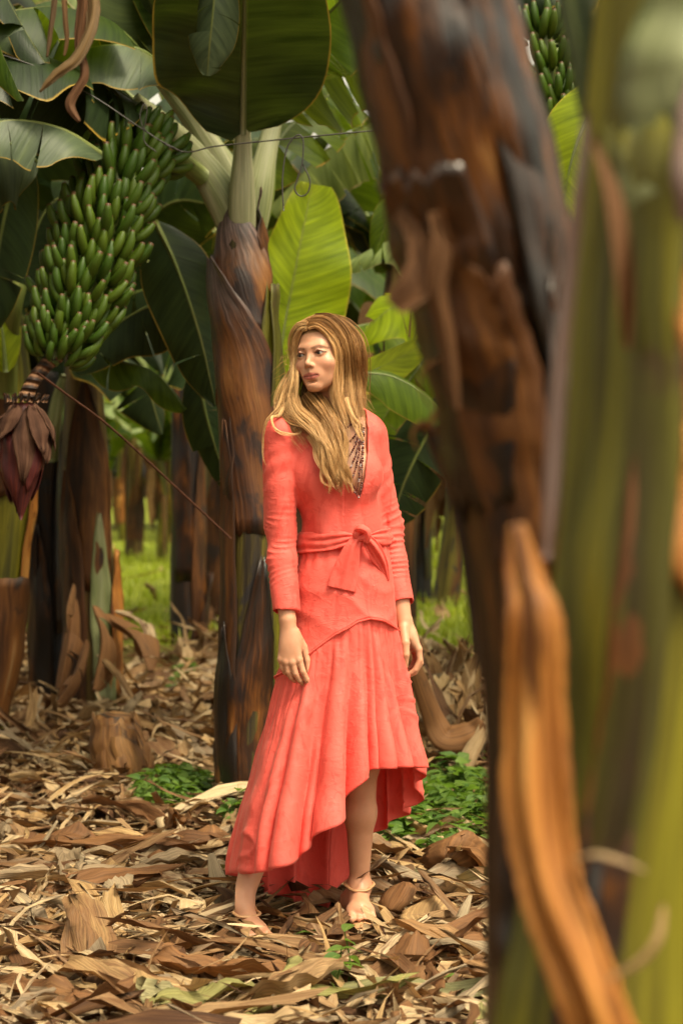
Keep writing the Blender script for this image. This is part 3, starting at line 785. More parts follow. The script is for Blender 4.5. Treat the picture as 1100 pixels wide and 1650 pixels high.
leaf(pm, PP([(250, 355, 7.6), (285, 430, 7.6), (322, 540, 7.65), (348, 655, 7.7)]), 0.37, 'leaf_dark', up=(0.15, -1, 0.2), fold=18, tears=1, ripple=0.02, seed=19, droop=25, label='dark blade hanging between the fruit bunch and the stem')
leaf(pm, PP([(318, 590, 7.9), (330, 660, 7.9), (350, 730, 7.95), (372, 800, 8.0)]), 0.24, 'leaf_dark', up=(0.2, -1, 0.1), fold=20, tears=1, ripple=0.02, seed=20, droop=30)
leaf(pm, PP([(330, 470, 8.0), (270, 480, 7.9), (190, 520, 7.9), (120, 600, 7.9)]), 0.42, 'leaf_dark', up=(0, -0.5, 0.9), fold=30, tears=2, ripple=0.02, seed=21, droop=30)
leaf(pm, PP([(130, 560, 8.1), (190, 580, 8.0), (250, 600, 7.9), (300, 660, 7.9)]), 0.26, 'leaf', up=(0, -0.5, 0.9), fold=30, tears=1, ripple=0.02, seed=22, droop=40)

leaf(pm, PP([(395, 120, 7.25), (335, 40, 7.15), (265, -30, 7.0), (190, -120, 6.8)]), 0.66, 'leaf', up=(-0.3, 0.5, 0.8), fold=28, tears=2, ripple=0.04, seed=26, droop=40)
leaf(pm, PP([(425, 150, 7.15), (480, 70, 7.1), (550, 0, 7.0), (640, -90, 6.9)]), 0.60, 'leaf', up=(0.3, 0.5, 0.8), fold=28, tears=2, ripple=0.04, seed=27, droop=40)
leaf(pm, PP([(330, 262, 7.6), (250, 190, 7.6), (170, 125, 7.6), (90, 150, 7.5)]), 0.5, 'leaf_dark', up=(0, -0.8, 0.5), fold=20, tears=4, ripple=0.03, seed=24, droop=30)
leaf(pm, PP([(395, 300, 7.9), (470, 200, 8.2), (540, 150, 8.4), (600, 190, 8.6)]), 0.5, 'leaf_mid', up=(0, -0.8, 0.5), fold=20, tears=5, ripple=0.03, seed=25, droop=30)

# ---- its fruit bunch: rachis, tiers of bananas, bare stalk and the purple bud
m_ban, nt = new_mat('green_banana')
u, v = uvxy(nt)
co = nd(nt, 'TexCoord').outputs['Object']
r = orand(nt)
c = mixc(nt, r, (0.026, 0.060, 0.003), (0.054, 0.088, 0.004))
nb = noise(nt, co, 28.0, 4.0)
c = mixc(nt, mth(nt, 'MULTIPLY', smooth(nt, nb, 0.58, 0.75), 0.35), c, (0.10, 0.12, 0.03))
c = mixc(nt, smooth(nt, v, 0.93, 0.99), c, (0.07, 0.030, 0.012))
c = mixc(nt, smooth(nt, v, 0.14, 0.0), c, (0.09, 0.13, 0.03))
out(nt, principled(nt, c, 0.5, 0.3, bump=nb, bstr=0.06))

def banana_mesh(L, R, bend, seed):
    n, seg = 9, 8
    s = np.linspace(0, 1, n)
    a = 0.25 + (bend - 0.3) * s ** 0.6
    step = np.stack([np.cos(a), np.zeros(n), np.sin(a)], 1) * L / (n - 1)
    pts = np.concatenate([[[0, 0, 0]], np.cumsum(step[:-1], 0)])
    r = R * np.array([0.45, 0.68, 0.92, 1.0, 1.03, 1.0, 0.92, 0.70, 0.50])
    t, S, N = frames(pts, (0, 1, 0))
    ang = np.linspace(0, 2 * np.pi, seg + 1)
    prof = 1 + 0.07 * np.cos(4 * ang)
    V = pts[:, None] + (r[:, None] * prof[None])[..., None] * (np.cos(ang)[None, :, None] * S[:, None] + np.sin(ang)[None, :, None] * N[:, None])
    U = np.stack(np.broadcast_arrays(np.linspace(0, 1, seg + 1)[None], s[:, None]), -1).reshape(-1, 2)
    V = np.concatenate([V.reshape(-1, 3), pts[-1:] + t[-1:] * R * 0.12]); U = np.concatenate([U, [[0.5, 1.0]]])
    b = (n - 1) * (seg + 1)
    T = np.array([[b + k, b + k + 1, len(V) - 1] for k in range(seg)])
    return mesh_data('banana', V, [grid_faces(n, seg + 1), T], m_ban, uv=U)

rb = np.random.RandomState(5)
BAN = [banana_mesh(rb.uniform(0.125, 0.15), 0.0172, rb.uniform(1.45, 1.75), i) for i in range(6)]

def fruit_bunch(plant, axis, radii, tiers, lmap, label, fill=(-135, 135), stalk=True):
    V, F, U = tube_geo(axis, radii, 24, 10)
    b = obj('fruit_bunch', V, F, M['petiole_green'], plant, loc=axis[0], uv=U)
    b['label'] = label
    A = spline(axis, 100)
    t = unit(np.gradient(A, axis=0))
    base = wloc(b)
    for tier, (f, n, sc, out_r) in enumerate(tiers):
        i = int(f * 99)
        c = A[i]; down = t[i]
        upv = -unit(0.55 * down + 0.45 * np.array([0, 0, -1]))
        e1 = unit(np.cross(upv, [0, 1, 0])); e2 = np.cross(upv, e1)     # e2 ~ along y
        off = rb.uniform(-12, 12)
        for row in (0, 1):
            for q in range(n):
                ph = math.radians(fill[0] + (fill[1] - fill[0]) * (q + 0.5 * row + rb.normal(0, 0.10)) / n + off)
                rad = e1 * math.sin(ph) - e2 * math.cos(ph) if e2[1] > 0 else e1 * math.sin(ph) + e2 * math.cos(ph)
                tan = np.cross(upv, rad)
                o = bpy.data.objects.new('banana', BAN[rb.randint(6)])
                COL.objects.link(o); o.parent = b
                pos = c + rad * (out_r + 0.012 * row) + upv * (-0.034 * row + rb.normal(0, 0.005)) - base
                Rm = np.stack([rad, tan, upv], 1)
                Rl = rot_zyx(rb.normal(0, 0.09), rb.normal(-0.10 + 0.20 * row, 0.13), rb.normal(0, 0.12))
                Mx = Rm @ Rl * sc * rb.uniform(0.93, 1.07)
                m4 = Matrix([[*Mx[0], pos[0]], [*Mx[1], pos[1]], [*Mx[2], pos[2]], [0, 0, 0, 1]])
                o.matrix_local = m4
    return b

ax = PP([(325, 285, 6.95), (258, 240, 6.75), (206, 268, 6.6), (172, 345, 6.5), (150, 425, 6.48), (124, 497, 6.45), (102, 553, 6.42), (82, 585, 6.40)])
tiers = [(0.20, 11, 1.05, 0.070), (0.275, 12, 1.08, 0.070), (0.345, 12, 1.08, 0.072), (0.415, 12, 1.06, 0.078), (0.48, 12, 1.05, 0.082), (0.545, 13, 1.05, 0.084), (0.61, 13, 1.04, 0.086), (0.675, 13, 1.0, 0.084), (0.74, 12, 0.98, 0.080), (0.80, 12, 0.95, 0.072), (0.86, 11, 0.9, 0.060), (0.92, 9, 0.82, 0.048)]
bunch = fruit_bunch(pm, ax, [0.04, 0.04, 0.045, 0.05, 0.05, 0.045, 0.035, 0.028], tiers, None, 'heavy bunch of unripe green bananas hanging in tiers')

m_bud, nt = new_mat('bud_bract')
u, v = uvxy(nt)
nb = noise(nt, vec(nt, mth(nt, 'MULTIPLY', u, 20.0), mth(nt, 'MULTIPLY', v, 3.0), orand(nt)), 1.0, 4.0)
c = ramp(nt, nb, [(0.25, (0.035, 0.008, 0.012)), (0.5, (0.065, 0.012, 0.014)), (0.75, (0.15, 0.026, 0.014))])
out(nt, principled(nt, c, 0.5, 0.4, bump=nb, bstr=0.3))
m_bract, nt = new_mat('withered_bract')
u, v = uvxy(nt)
nb = noise(nt, vec(nt, mth(nt, 'MULTIPLY', u, 16.0), mth(nt, 'MULTIPLY', v, 3.0), orand(nt)), 1.0, 4.0)
c = ramp(nt, nb, [(0.25, (0.016, 0.008, 0.006)), (0.5, (0.058, 0.027, 0.017)), (0.75, (0.13, 0.068, 0.042))])
out(nt, principled(nt, c, 0.85, 0.12, bump=nb, bstr=0.8))
m_scar, nt = new_mat('scarred_stalk')
u, v = uvxy(nt)
w = mth(nt, 'SINE', mth(nt, 'ADD', mth(nt, 'MULTIPLY', v, 190.0), mth(nt, 'MULTIPLY', u, 9.0)))
nb = noise(nt, vec(nt, mth(nt, 'MULTIPLY', u, 9.0), mth(nt, 'MULTIPLY', v, 40.0), 0.0), 1.0, 4.0)
c = ramp(nt, mth(nt, 'ADD', mth(nt, 'MULTIPLY', w, 0.25), nb), [(0.3, (0.022, 0.013, 0.010)), (0.6, (0.11, 0.05, 0.025)), (0.9, (0.27, 0.14, 0.07))])
out(nt, principled(nt, c, 0.6, 0.3, bump=w, bstr=0.8, bdist=0.01))
st_pts = PP([(95, 572, 6.41), (73, 590, 6.39), (54, 615, 6.37), (40, 645, 6.36)])
V, F, U = tube_geo(st_pts, [0.028, 0.026, 0.026, 0.030], 40, 12)
k = np.arange(len(V)); V = V + 0.0
obj('scarred_stalk', V, F, m_scar, bunch, uv=U)
bud_ax = PP([(40, 650, 6.36), (38, 700, 6.36), (36, 760, 6.36), (34, 838, 6.36)])
V, F, U = tube_geo(bud_ax, [0.040, 0.070, 0.066, 0.004], 26, 20)
obj('flower_bud', V, F, m_bud, bunch, uv=U)
br = np.array([0.040, 0.069, 0.066, 0.004])
for i, (t0, t1, ang, hf, mt, off, fl, ed, nm) in enumerate([
        (0.92, 0.30, -30, 62, m_bud, 0.006, 0.0, 0.0, 'bract'), (0.80, 0.18, 40, 60, m_bud, 0.010, 0.0, 0.004, 'bract'), (0.86, 0.2, 120, 60, m_bud, 0.008, 0, 0, 'bract'),
        (0.86, 0.2, -110, 60, m_bud, 0.008, 0, 0, 'bract'), (0.74, 0.04, 18, 30, m_bract, 0.016, 0.0, 0.012, 'withered_bract'), (0.60, 0.02, 70, 42, m_bract, 0.03, 0.01, 0.01, 'withered_bract'),
        (0.40, -0.08, -38, 40, m_bract, 0.03, 0.02, 0.016, 'withered_bract'), (0.50, -0.12, 42, 24, m_bract, 0.040, 0.010, 0.016, 'withered_bract'), (0.45, -0.10, 85, 30, m_bract, 0.045, 0.01, 0.01, 'withered_bract'),
        (0.42, -0.10, -95, 34, m_bract, 0.04, 0.01, 0.01, 'withered_bract')]):
    V, F, U = sheath_geo(bud_ax[::-1], br[::-1], 1 - max(t1, 0.0), 1 - t0, ang, hf, off=off * 0.75, flare=fl * 0.5, edge=ed * 0.5, seed=30 + i, nr=14, nc=9, point=0.97, wave=0.005)
    # bracts are widest at their attachment and pointed below: turn the profile over
    obj(nm, V, F, mt, bunch, uv=U, thick=0.004)
for i in range(16):
    a = i / 16 * 6.28 * 1.0
    c0 = P(40, 648, 6.36); rr_ = 0.052 + 0.012 * (i % 3)
    b0 = c0 + np.array([rr_ * math.sin(a), -rr_ * math.cos(a), 0.0])
    tube('dried_floret', [b0, b0 + np.array([0.012 * math.sin(a), -0.012 * math.cos(a), 0.03])], [0.008, 0.005], m_scar, bunch, 3, 5)

# ================================================================== young bright sucker leaf and its plant
ps = empty('banana_sucker', P(438, 1245, 8.2)); ps.location.z = 0
tag(ps, 'young banana sucker with one bright yellow green upright leaf behind the person', 'banana plant')
cs = PP([(440, 1245, 8.25), (438, 1000, 8.25), (438, 760, 8.22), (444, 640, 8.2)]); cs[0][2] = -0.04
trunk(ps, cs, [0.06, 0.05, 0.04, 0.02], 'trunk_green', 40)
leaf(ps, PP([(444, 650, 8.2), (456, 540, 8.2), (478, 420, 8.2), (503, 296, 8.25)]), 0.50, 'leaf_bright', up=(0.25, -1, 0.1), fold=-6, tears=1, ripple=0.02, seed=41, droop=14, base=0.22, tipp=-0.1, rr=0.012, asym=(1.2, 0.7))
leaf(ps, PP([(446, 640, 8.3), (520, 560, 8.5), (600, 520, 8.7), (690, 560, 8.8)]), 0.34, 'leaf_mid', up=(0, -0.5, 0.9), fold=30, tears=2, ripple=0.02, seed=42, droop=30)

# ================================================================== plant whose stem is hidden by the foreground stem: pale lit leaves right of the person's head
pr = empty('banana_plant', P(800, 1170, 8.8)); pr.location.z = 0
tag(pr, 'banana plant hidden behind the dark foreground stem, its pale leaves beside the hair', 'banana plant')
cpr = PP([(800, 1170, 8.8), (800, 900, 8.8), (795, 600, 8.8), (790, 430, 8.8)]); cpr[0][2] = -0.04
trunk(pr, cpr, [0.12, 0.11, 0.10, 0.07], 'trunk_green', 50)
leaf(pr, PP([(780, 330, 8.9), (680, 185, 9.0), (560, 215, 9.1), (432, 335, 9.2)]), 0.62, 'leaf_pale', up=(0.0, -0.55, 0.8), fold=52, tears=5, ripple=0.03, seed=51, droop=40, base=0.4)
leaf(pr, PP([(780, 480, 8.8), (720, 415, 8.7), (640, 385, 8.7), (545, 430, 8.8)]), 0.34, 'leaf_pale', up=(0, -0.6, 0.8), fold=25, tears=2, ripple=0.02, seed=52, droop=30)
leaf(pr, PP([(760, 560, 8.4), (700, 500, 8.2), (640, 490, 8.1), (560, 560, 8.1)]), 0.40, 'leaf_bright', up=(0.2, -0.6, 0.8), fold=22, tears=3, ripple=0.03, seed=53, droop=30)
leaf(pr, PP([(545, 625, 7.6), (590, 602, 7.6), (632, 582, 7.6), (674, 560, 7.6)]), 0.20, 'leaf_bright', up=(-0.1, -0.8, 0.6), fold=8, tears=0, ripple=0.006, seed=54, droop=10, rr=0.008, base=0.5, tipp=0, label='small yellow green blade right of the hair')
leaf(pr, PP([(580, 600, 7.2), (632, 606, 7.2), (690, 640, 7.2), (735, 700, 7.2)]), 0.27, 'leaf_mid', up=(0.2, -0.7, 0.7), fold=22, tears=0, ripple=0.01, seed=55, droop=30, rr=0.008, base=0.3, label='drooping green blade with an orange rim')
leaf(pr, PP([(760, 610, 8.0), (690, 700, 8.0), (650, 780, 8.0), (630, 850, 8.0)]), 0.40, 'leaf_dark', up=(0, -0.9, 0.3), fold=20, tears=3, ripple=0.02, seed=56, droop=30)
leaf(pr, PP([(700, 720, 9.0), (650, 740, 9.0), (610, 790, 9.0), (600, 850, 9.0)]), 0.40, 'leaf_mid', up=(0, -0.9, 0.3), fold=20, tears=3, ripple=0.02, seed=57, droop=30)
leaf(pr, PP([(800, 430, 8.8), (720, 300, 8.8), (640, 330, 8.7), (600, 420, 8.7)]), 0.40, 'leaf_mid', up=(0, -0.6, 0.7), fold=30, tears=3, ripple=0.02, seed=58, droop=30)
leaf(pr, PP([(790, 450, 8.9), (700, 560, 8.9), (640, 640, 8.8), (590, 720, 8.8)]), 0.40, 'leaf_mid', up=(0.3, -0.9, 0.3), fold=20, tears=3, ripple=0.03, seed=59, droop=30)

# ================================================================== plant at the right with the second bunch
pq = empty('banana_plant', P(1010, 1230, 7.6)); pq.location.z = 0
tag(pq, 'banana plant behind the green foreground stem, with a smaller fruit bunch high at right', 'banana plant')
cpq = PP([(1010, 1230, 7.6), (1005, 900, 7.6), (1000, 500, 7.6), (990, 0, 7.6)]); cpq[0][2] = -0.04
trunk(pq, cpq, [0.13, 0.12, 0.11, 0.08], 'trunk_mixed', 60)
ax2 = PP([(985, 0, 7.55), (930, -35, 7.3), (885, -10, 7.1), (872, 60, 7.0), (884, 130, 7.0), (897, 185, 7.0), (905, 225, 7.0)])
tiers2 = [(0.38, 8, 0.95, 0.05), (0.50, 9, 1.0, 0.05), (0.62, 9, 1.0, 0.055), (0.73, 9, 1.0, 0.055), (0.84, 9, 0.95, 0.05)]
fruit_bunch(pq, ax2, [0.04, 0.04, 0.04, 0.045, 0.045, 0.04, 0.03], tiers2, None, 'green banana bunch seen between the two foreground stems', fill=(-120, 120))
leaf(pq, PP([(985, 130, 6.6), (935, 215, 6.5), (908, 320, 6.5), (900, 450, 6.5)]), 0.34, 'leaf_bright', up=(-0.1, -1, 0.2), fold=12, tears=0, ripple=0.01, seed=61, droop=20, base=0.5)
leaf(pq, PP([(990, -20, 7.4), (930, -90, 7.2), (850, -60, 7.0), (780, 40, 7.0)]), 0.6, 'leaf_dark', up=(0, -0.3, 1), fold=25, tears=3, ripple=0.03, seed=62, droop=30)

# ================================================================== plant at the left edge
pl = empty('banana_plant', P(0, 1195, 8.7)); pl.location.z = 0
tag(pl, 'yellow green banana stem at the left edge with a hanging brown sheath', 'banana plant')
cpl = PP([(-22, 1215, 8.7), (-8, 1050, 8.7), (8, 900, 8.7), (22, 760, 8.7), (20, 600, 8.7), (0, 420, 8.7)]); cpl[0][2] = -0.04
rpl = [0.10, 0.105, 0.105, 0.095, 0.09, 0.07]
trunk(pl, cpl, rpl, 'trunk_green', 70, ns=3)
sheath(pl, cpl, rpl, 0.05, 0.36, 10, 75, 'sheath_brown', seed=71, off=0.02, edge=0.02, flare=0.02, point=0.3)
sheath(pl, cpl, rpl, 0.12, 0.62, 80, 26, 'sheath_orange', seed=72, off=0.006, edge=0.02)
sheath(pl, cpl, rpl, 0.55, 0.8, -20, 50, 'sheath_brown', seed=73, off=0.01, edge=0.02)
petiole(pl, PP([(12, 640, 8.5), (14, 560, 8.4), (22, 490, 8.3), (40, 440, 8.3)]), [0.05, 0.05, 0.045, 0.03], 'petiole_green')
petiole(pl, PP([(75, 690, 8.5), (92, 650, 8.4), (100, 605, 8.35)]), [0.035, 0.03, 0.018], 'petiole', label=None) if False else None
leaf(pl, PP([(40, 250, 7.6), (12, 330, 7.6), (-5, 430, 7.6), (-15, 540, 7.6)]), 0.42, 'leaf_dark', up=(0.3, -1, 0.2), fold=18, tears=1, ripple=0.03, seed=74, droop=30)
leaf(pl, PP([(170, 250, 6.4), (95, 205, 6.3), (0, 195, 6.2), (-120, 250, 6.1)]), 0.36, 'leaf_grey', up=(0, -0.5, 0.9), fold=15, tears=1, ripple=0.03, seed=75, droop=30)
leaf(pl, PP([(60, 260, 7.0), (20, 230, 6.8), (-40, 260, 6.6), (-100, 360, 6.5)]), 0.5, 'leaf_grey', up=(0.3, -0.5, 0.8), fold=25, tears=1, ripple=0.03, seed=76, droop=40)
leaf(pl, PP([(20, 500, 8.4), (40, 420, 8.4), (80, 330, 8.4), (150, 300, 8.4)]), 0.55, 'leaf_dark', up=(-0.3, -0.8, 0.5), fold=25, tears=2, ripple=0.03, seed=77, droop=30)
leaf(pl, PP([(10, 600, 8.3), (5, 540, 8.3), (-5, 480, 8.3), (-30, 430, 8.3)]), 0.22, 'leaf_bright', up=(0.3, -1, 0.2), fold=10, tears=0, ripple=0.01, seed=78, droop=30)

# ================================================================== the pair of stems at the left
def stem_plant(px, py, D, rad, top_py, mat, label, seed, lean=0, sheaths=(), group=None, name='banana_plant'):
    root = empty(name, P(px, py, D)); root.location.z = 0
    tag(root, label, 'banana plant', group)
    c = PP([(px, py, D), (px + lean * 0.3, py - (py - top_py) * 0.35, D), (px + lean * 0.7, py - (py - top_py) * 0.7, D), (px + lean, top_py, D)])
    c[0][2] = -0.04
    r = [rad * 1.15, rad, rad * 0.95, rad * 0.75]
    trunk(root, c, r, mat, seed, n=36, seg=28)
    for i, (t0, t1, a, h, m, kw) in enumerate(sheaths):
        sheath(root, c, r, t0, t1, a, h, m, seed=seed * 10 + i, **kw)
    return root, c, r

DS = lambda **k: k
q1, c1, r1 = stem_plant(150, 1125, 10.0, 0.135, 560, 'trunk_mixed', 'pale streaked banana stem with a brown skirt of dead sheaths, left of the person', 80, lean=-18, sheaths=[
    (0.02, 0.50, 40, 26, 'petiole', DS(off=0.01, edge=0.01, label='bleached white strip down the stem')), (0.0, 0.62, -45, 50, 'sheath_brown', DS(off=0.008)),
    (0.3, 0.9, 10, 60, 'sheath_brown', DS(off=0.012)), (0.05, 0.4, 75, 30, 'sheath_orange', DS(off=0.02, edge=0.03))])
for i, (a, b, cc, w, mt) in enumerate([
        ((118, 960, 9.75), (112, 1030, 9.55), (95, 1120, 9.45), 0.34, 'dry_brown'), ((150, 975, 9.7), (165, 1030, 9.5), (150, 1110, 9.4), 0.34, 'dry_brown'),
        ((165, 990, 9.8), (215, 1025, 9.6), (240, 1080, 9.5), 0.30, 'dry_brown'), ((185, 985, 9.85), (225, 1005, 9.8), (245, 1075, 9.7), 0.16, 'dry'),
        ((140, 1030, 9.5), (120, 1090, 9.3), (85, 1140, 9.2), 0.20, 'dry_brown'), ((155, 1055, 9.5), (185, 1085, 9.4), (200, 1120, 9.3), 0.10, 'dry_pale'),
        ((118, 940, 9.7), (108, 985, 9.6), (112, 1040, 9.6), 0.22, 'dry_brown')]):
    dry_blade(q1, PP([a, b, cc]), w, mt, seed=90 + i, base=0.5, name='dead_sheath')
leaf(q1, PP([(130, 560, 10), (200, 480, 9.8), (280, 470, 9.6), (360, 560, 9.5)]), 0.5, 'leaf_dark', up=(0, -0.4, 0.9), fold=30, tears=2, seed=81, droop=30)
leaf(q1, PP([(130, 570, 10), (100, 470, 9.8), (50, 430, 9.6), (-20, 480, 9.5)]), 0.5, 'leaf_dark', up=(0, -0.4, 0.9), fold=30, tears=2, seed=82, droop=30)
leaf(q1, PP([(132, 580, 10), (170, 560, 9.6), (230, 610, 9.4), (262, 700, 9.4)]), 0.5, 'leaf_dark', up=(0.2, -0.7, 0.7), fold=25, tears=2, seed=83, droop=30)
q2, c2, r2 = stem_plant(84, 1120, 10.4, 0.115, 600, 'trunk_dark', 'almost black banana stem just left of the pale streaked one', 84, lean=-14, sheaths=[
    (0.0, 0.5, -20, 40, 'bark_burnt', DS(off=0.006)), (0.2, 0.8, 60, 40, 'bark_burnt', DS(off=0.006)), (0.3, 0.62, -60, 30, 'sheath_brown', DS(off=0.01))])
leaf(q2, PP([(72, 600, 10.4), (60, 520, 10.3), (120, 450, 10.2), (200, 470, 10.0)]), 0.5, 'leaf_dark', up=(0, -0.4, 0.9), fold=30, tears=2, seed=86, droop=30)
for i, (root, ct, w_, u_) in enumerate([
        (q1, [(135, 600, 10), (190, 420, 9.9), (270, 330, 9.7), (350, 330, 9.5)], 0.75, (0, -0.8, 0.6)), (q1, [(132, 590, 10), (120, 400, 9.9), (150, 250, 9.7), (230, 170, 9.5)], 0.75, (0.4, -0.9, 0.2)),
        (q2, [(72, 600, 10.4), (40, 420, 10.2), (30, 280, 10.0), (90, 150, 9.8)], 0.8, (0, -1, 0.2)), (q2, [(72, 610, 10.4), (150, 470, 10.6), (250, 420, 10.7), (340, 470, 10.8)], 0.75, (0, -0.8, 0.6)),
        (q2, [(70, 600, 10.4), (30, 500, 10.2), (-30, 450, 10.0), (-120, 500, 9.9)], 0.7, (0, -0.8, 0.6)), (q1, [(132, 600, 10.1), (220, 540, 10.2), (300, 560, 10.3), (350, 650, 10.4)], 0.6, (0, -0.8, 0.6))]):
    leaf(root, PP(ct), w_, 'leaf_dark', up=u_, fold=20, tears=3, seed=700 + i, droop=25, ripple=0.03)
# a short cut petiole stub with a bleached tip beside the purple bud belongs to the dark stem
petiole(q2, PP([(80, 740, 9.9), (86, 690, 9.8), (94, 640, 9.75), (103, 604, 9.7)]), [0.05, 0.045, 0.035, 0.016])

q3, c3, r3 = stem_plant(303, 1043, 13.9, 0.125, 520, 'trunk_dark', 'dark banana stem in the middle distance left of the olive stem', 88, lean=-4, sheaths=[
    (0.0, 0.6, 60, 40, 'sheath_brown', DS(off=0.01)), (0.2, 0.8, -10, 40, 'bark_burnt', DS(off=0.008)), (0.0, 0.22, 95, 60, 'sheath_brown', DS(off=0.03, edge=0.04))])
q4, c4, r4 = stem_plant(350, 1010, 15.5, 0.13, 540, 'trunk_mixed', 'brown banana stem partly covered by the olive stem', 89, lean=4, sheaths=[(0.0, 0.5, -10, 60, 'sheath_brown', DS(off=0.02))])
for root, px, D, sd in ((q3, 300, 13.9, 1), (q4, 352, 15.5, 2)):
    for i in range(10):
        rg = np.random.RandomState(sd * 50 + i)
        a = (i / 10) * 6.28 * 1.62 + rg.uniform(-0.3, 0.3)
        dx, dy = math.cos(a), math.sin(a)
        b = P(px, 560, D); hg = rg.uniform(0.6, 1.9)
        leaf(root, np.array([b, b + [0.4 * dx, 0.4 * dy, 0.6 * hg], b + [1.1 * dx, 1.1 * dy, 0.9 * hg], b + [2.0 * dx, 2.0 * dy, 0.55 * hg - 0.4]]), 0.62, 'leaf_dark' if i % 2 else 'leaf', fold=28, tears=3, seed=sd * 60 + i, droop=30, nrow=20)
for i, (root, ctrl, w, mt) in enumerate([
        (q4, [(352, 985, 15.2), (372, 1000, 15.0), (378, 1045, 14.8)], 0.40, 'dry_brown'), (q4, [(340, 975, 15.2), (335, 1005, 15.0), (345, 1050, 14.8)], 0.35, 'dry_brown'),
        (q3, [(310, 1000, 13.6), (325, 1020, 13.4), (330, 1060, 13.2)], 0.3, 'dry_brown')]):
    dry_blade(root, PP(ctrl), w, mt, seed=120 + i, base=0.5, name='dead_sheath')

# ================================================================== the rows farther back: five kinds, then copies
def far_plant(seed, mat, H, rad, nl):
    rg = np.random.RandomState(seed)
    root = empty('banana_plant', (0, 0, 0))
    c = np.array([[0, 0, -0.06], [0.03, 0.02, H * 0.4], [0.05, 0, H * 0.75], [0.06, -0.02, H]])
    r = [rad * 1.2, rad, rad * 0.95, rad * 0.6]
    V, F, U = trunk_geo(c, r, seed, n=24, seg=20)
    obj('stem', V, F, M[mat], root, uv=U)
    for i in range(4):
        t0 = rg.uniform(0, 0.5)
        sheath(root, c, r, t0, t0 + rg.uniform(0.25, 0.45), rg.uniform(-180, 180), rg.uniform(40, 70), rg.choice(['sheath_brown', 'bark_burnt', 'sheath_brown', 'sheath_orange']), seed=seed * 9 + i, off=0.012, edge=0.02, nr=9, nc=6, thick=0)
    top = np.array([0.06, -0.02, H - 0.15])
    for i in range(nl):
        a = i * 2.4 + rg.uniform(-0.4, 0.4); e = rg.uniform(0.1, 1.0)
        d = np.array([math.cos(a), math.sin(a), 0])
        L = rg.uniform(1.5, 2.1)
        ctrl = np.array([top, top + d * 0.25 * L + [0, 0, L * (0.25 + 0.25 * e)], top + d * 0.6 * L + [0, 0, L * (0.30 + 0.40 * e)], top + d * L * 0.9 + [0, 0, L * (-0.15 + 0.5 * e)]])
        leaf(root, ctrl, rg.uniform(0.45, 0.6), ['leaf', 'leaf_dark', 'leaf', 'leaf_pale'][rg.choice([0, 1, 2, 3], p=[0.35, 0.3, 0.2, 0.15])], up=(0, 0, 1), fold=rg.uniform(15, 40), tears=4, ripple=0.03, seed=seed * 30 + i, droop=30, nrow=18, nh=4, rr=0.018)
    for i in range(4):
        a = rg.uniform(0, 6.28); d = np.array([math.cos(a), math.sin(a), 0]); z0 = rg.uniform(0.6, 0.95) * H
        dry_blade(root, np.array([d * rad + [0, 0, z0], d * (rad + 0.18) + [0, 0, z0 - 0.05], d * (rad + 0.22) + [0, 0, z0 - 0.5], d * (rad + 0.16) + [0, 0, z0 - 1.0]]), 0.3, 'dry_brown', up=(d[0], d[1], 0.1), seed=seed * 11 + i, nrow=12, nh=3)
    return root

def copy_tree(o, parent=None):
    c = o.copy(); COL.objects.link(c); c.parent = parent
    for ch in list(o.children):
        c2_ = ch.copy(); COL.objects.link(c2_); c2_.parent = c
        for g in list(ch.children):
            g2 = g.copy(); COL.objects.link(g2); g2.parent = c2_
    return c

PROTO = [far_plant(201, 'trunk_dark', 2.0, 0.11, 9), far_plant(202, 'trunk_mixed', 2.3, 0.12, 9), far_plant(203, 'trunk_main', 2.1, 0.11, 8), far_plant(204, 'trunk_green', 1.8, 0.10, 9)]
rf = np.random.RandomState(77)
spots = [(675, 955, 18.5, 'brown stem in the row behind the right arm'), (716, 965, 17.6, 'thicker dark stem right of the row behind the right arm'), (216, 868, 29.0, 'far stem standing in the sunlit grass, left one of a pair'), (262, 872, 28.0, 'far dark stem in the sunlit grass, right one of a pair')]
far_list = []
for px, py, D, lb in spots:
    far_list.append(((px - 550) * K * D, D, 'banana plant, ' + lb, None))
gx0 = 0
row = 0
D = 17.0
while D < 46:
    half = 620 * K * D
    x = -half + rf.uniform(0, 1.5)
    while x < half:
        xx, dd = x + rf.normal(0, 0.25), D + rf.normal(0, 0.3)
        px = 550 + xx / (K * dd)
        if not (165 < px < 292 and dd < 33) and not (640 < px < 765 and dd < 24) and not (60 < px < 420 and dd < 27):
            far_list.append((xx, dd, 'banana plant standing in the dim rows far behind the person', 'banana plants in the far rows'))
        x += rf.uniform(1.7, 2.6) * (1.0 if D < 30 else 1.3)
    D += 3.2
for x, y in ((-3.3, 11.5), (3.9, 11.0), (-5.0, 13.8), (5.0, 14.5), (2.7, 13.2), (-2.9, 14.6), (-4.2, 9.2), (4.4, 8.4)):
    far_list.append((x, y, 'banana plant standing in the dim rows far behind the person', 'banana plants in the far rows'))
for i, (x, y, lb, gp) in enumerate(far_list):
    k = [0, 2, 1, 3][i] if i < 4 else rf.randint(4)
    o = copy_tree(PROTO[k])
    o.location = (x, y, float(ground_z(x, y)))
    o.rotation_euler = (rf.normal(0, 0.03), rf.normal(0, 0.03), rf.uniform(0, 6.28))
    s = rf.uniform(0.95, 1.2); o.scale = (s, s, s * (1.0 if i < 4 else rf.uniform(1.05, 1.4)))
    tag(o, lb, 'banana plant', gp)
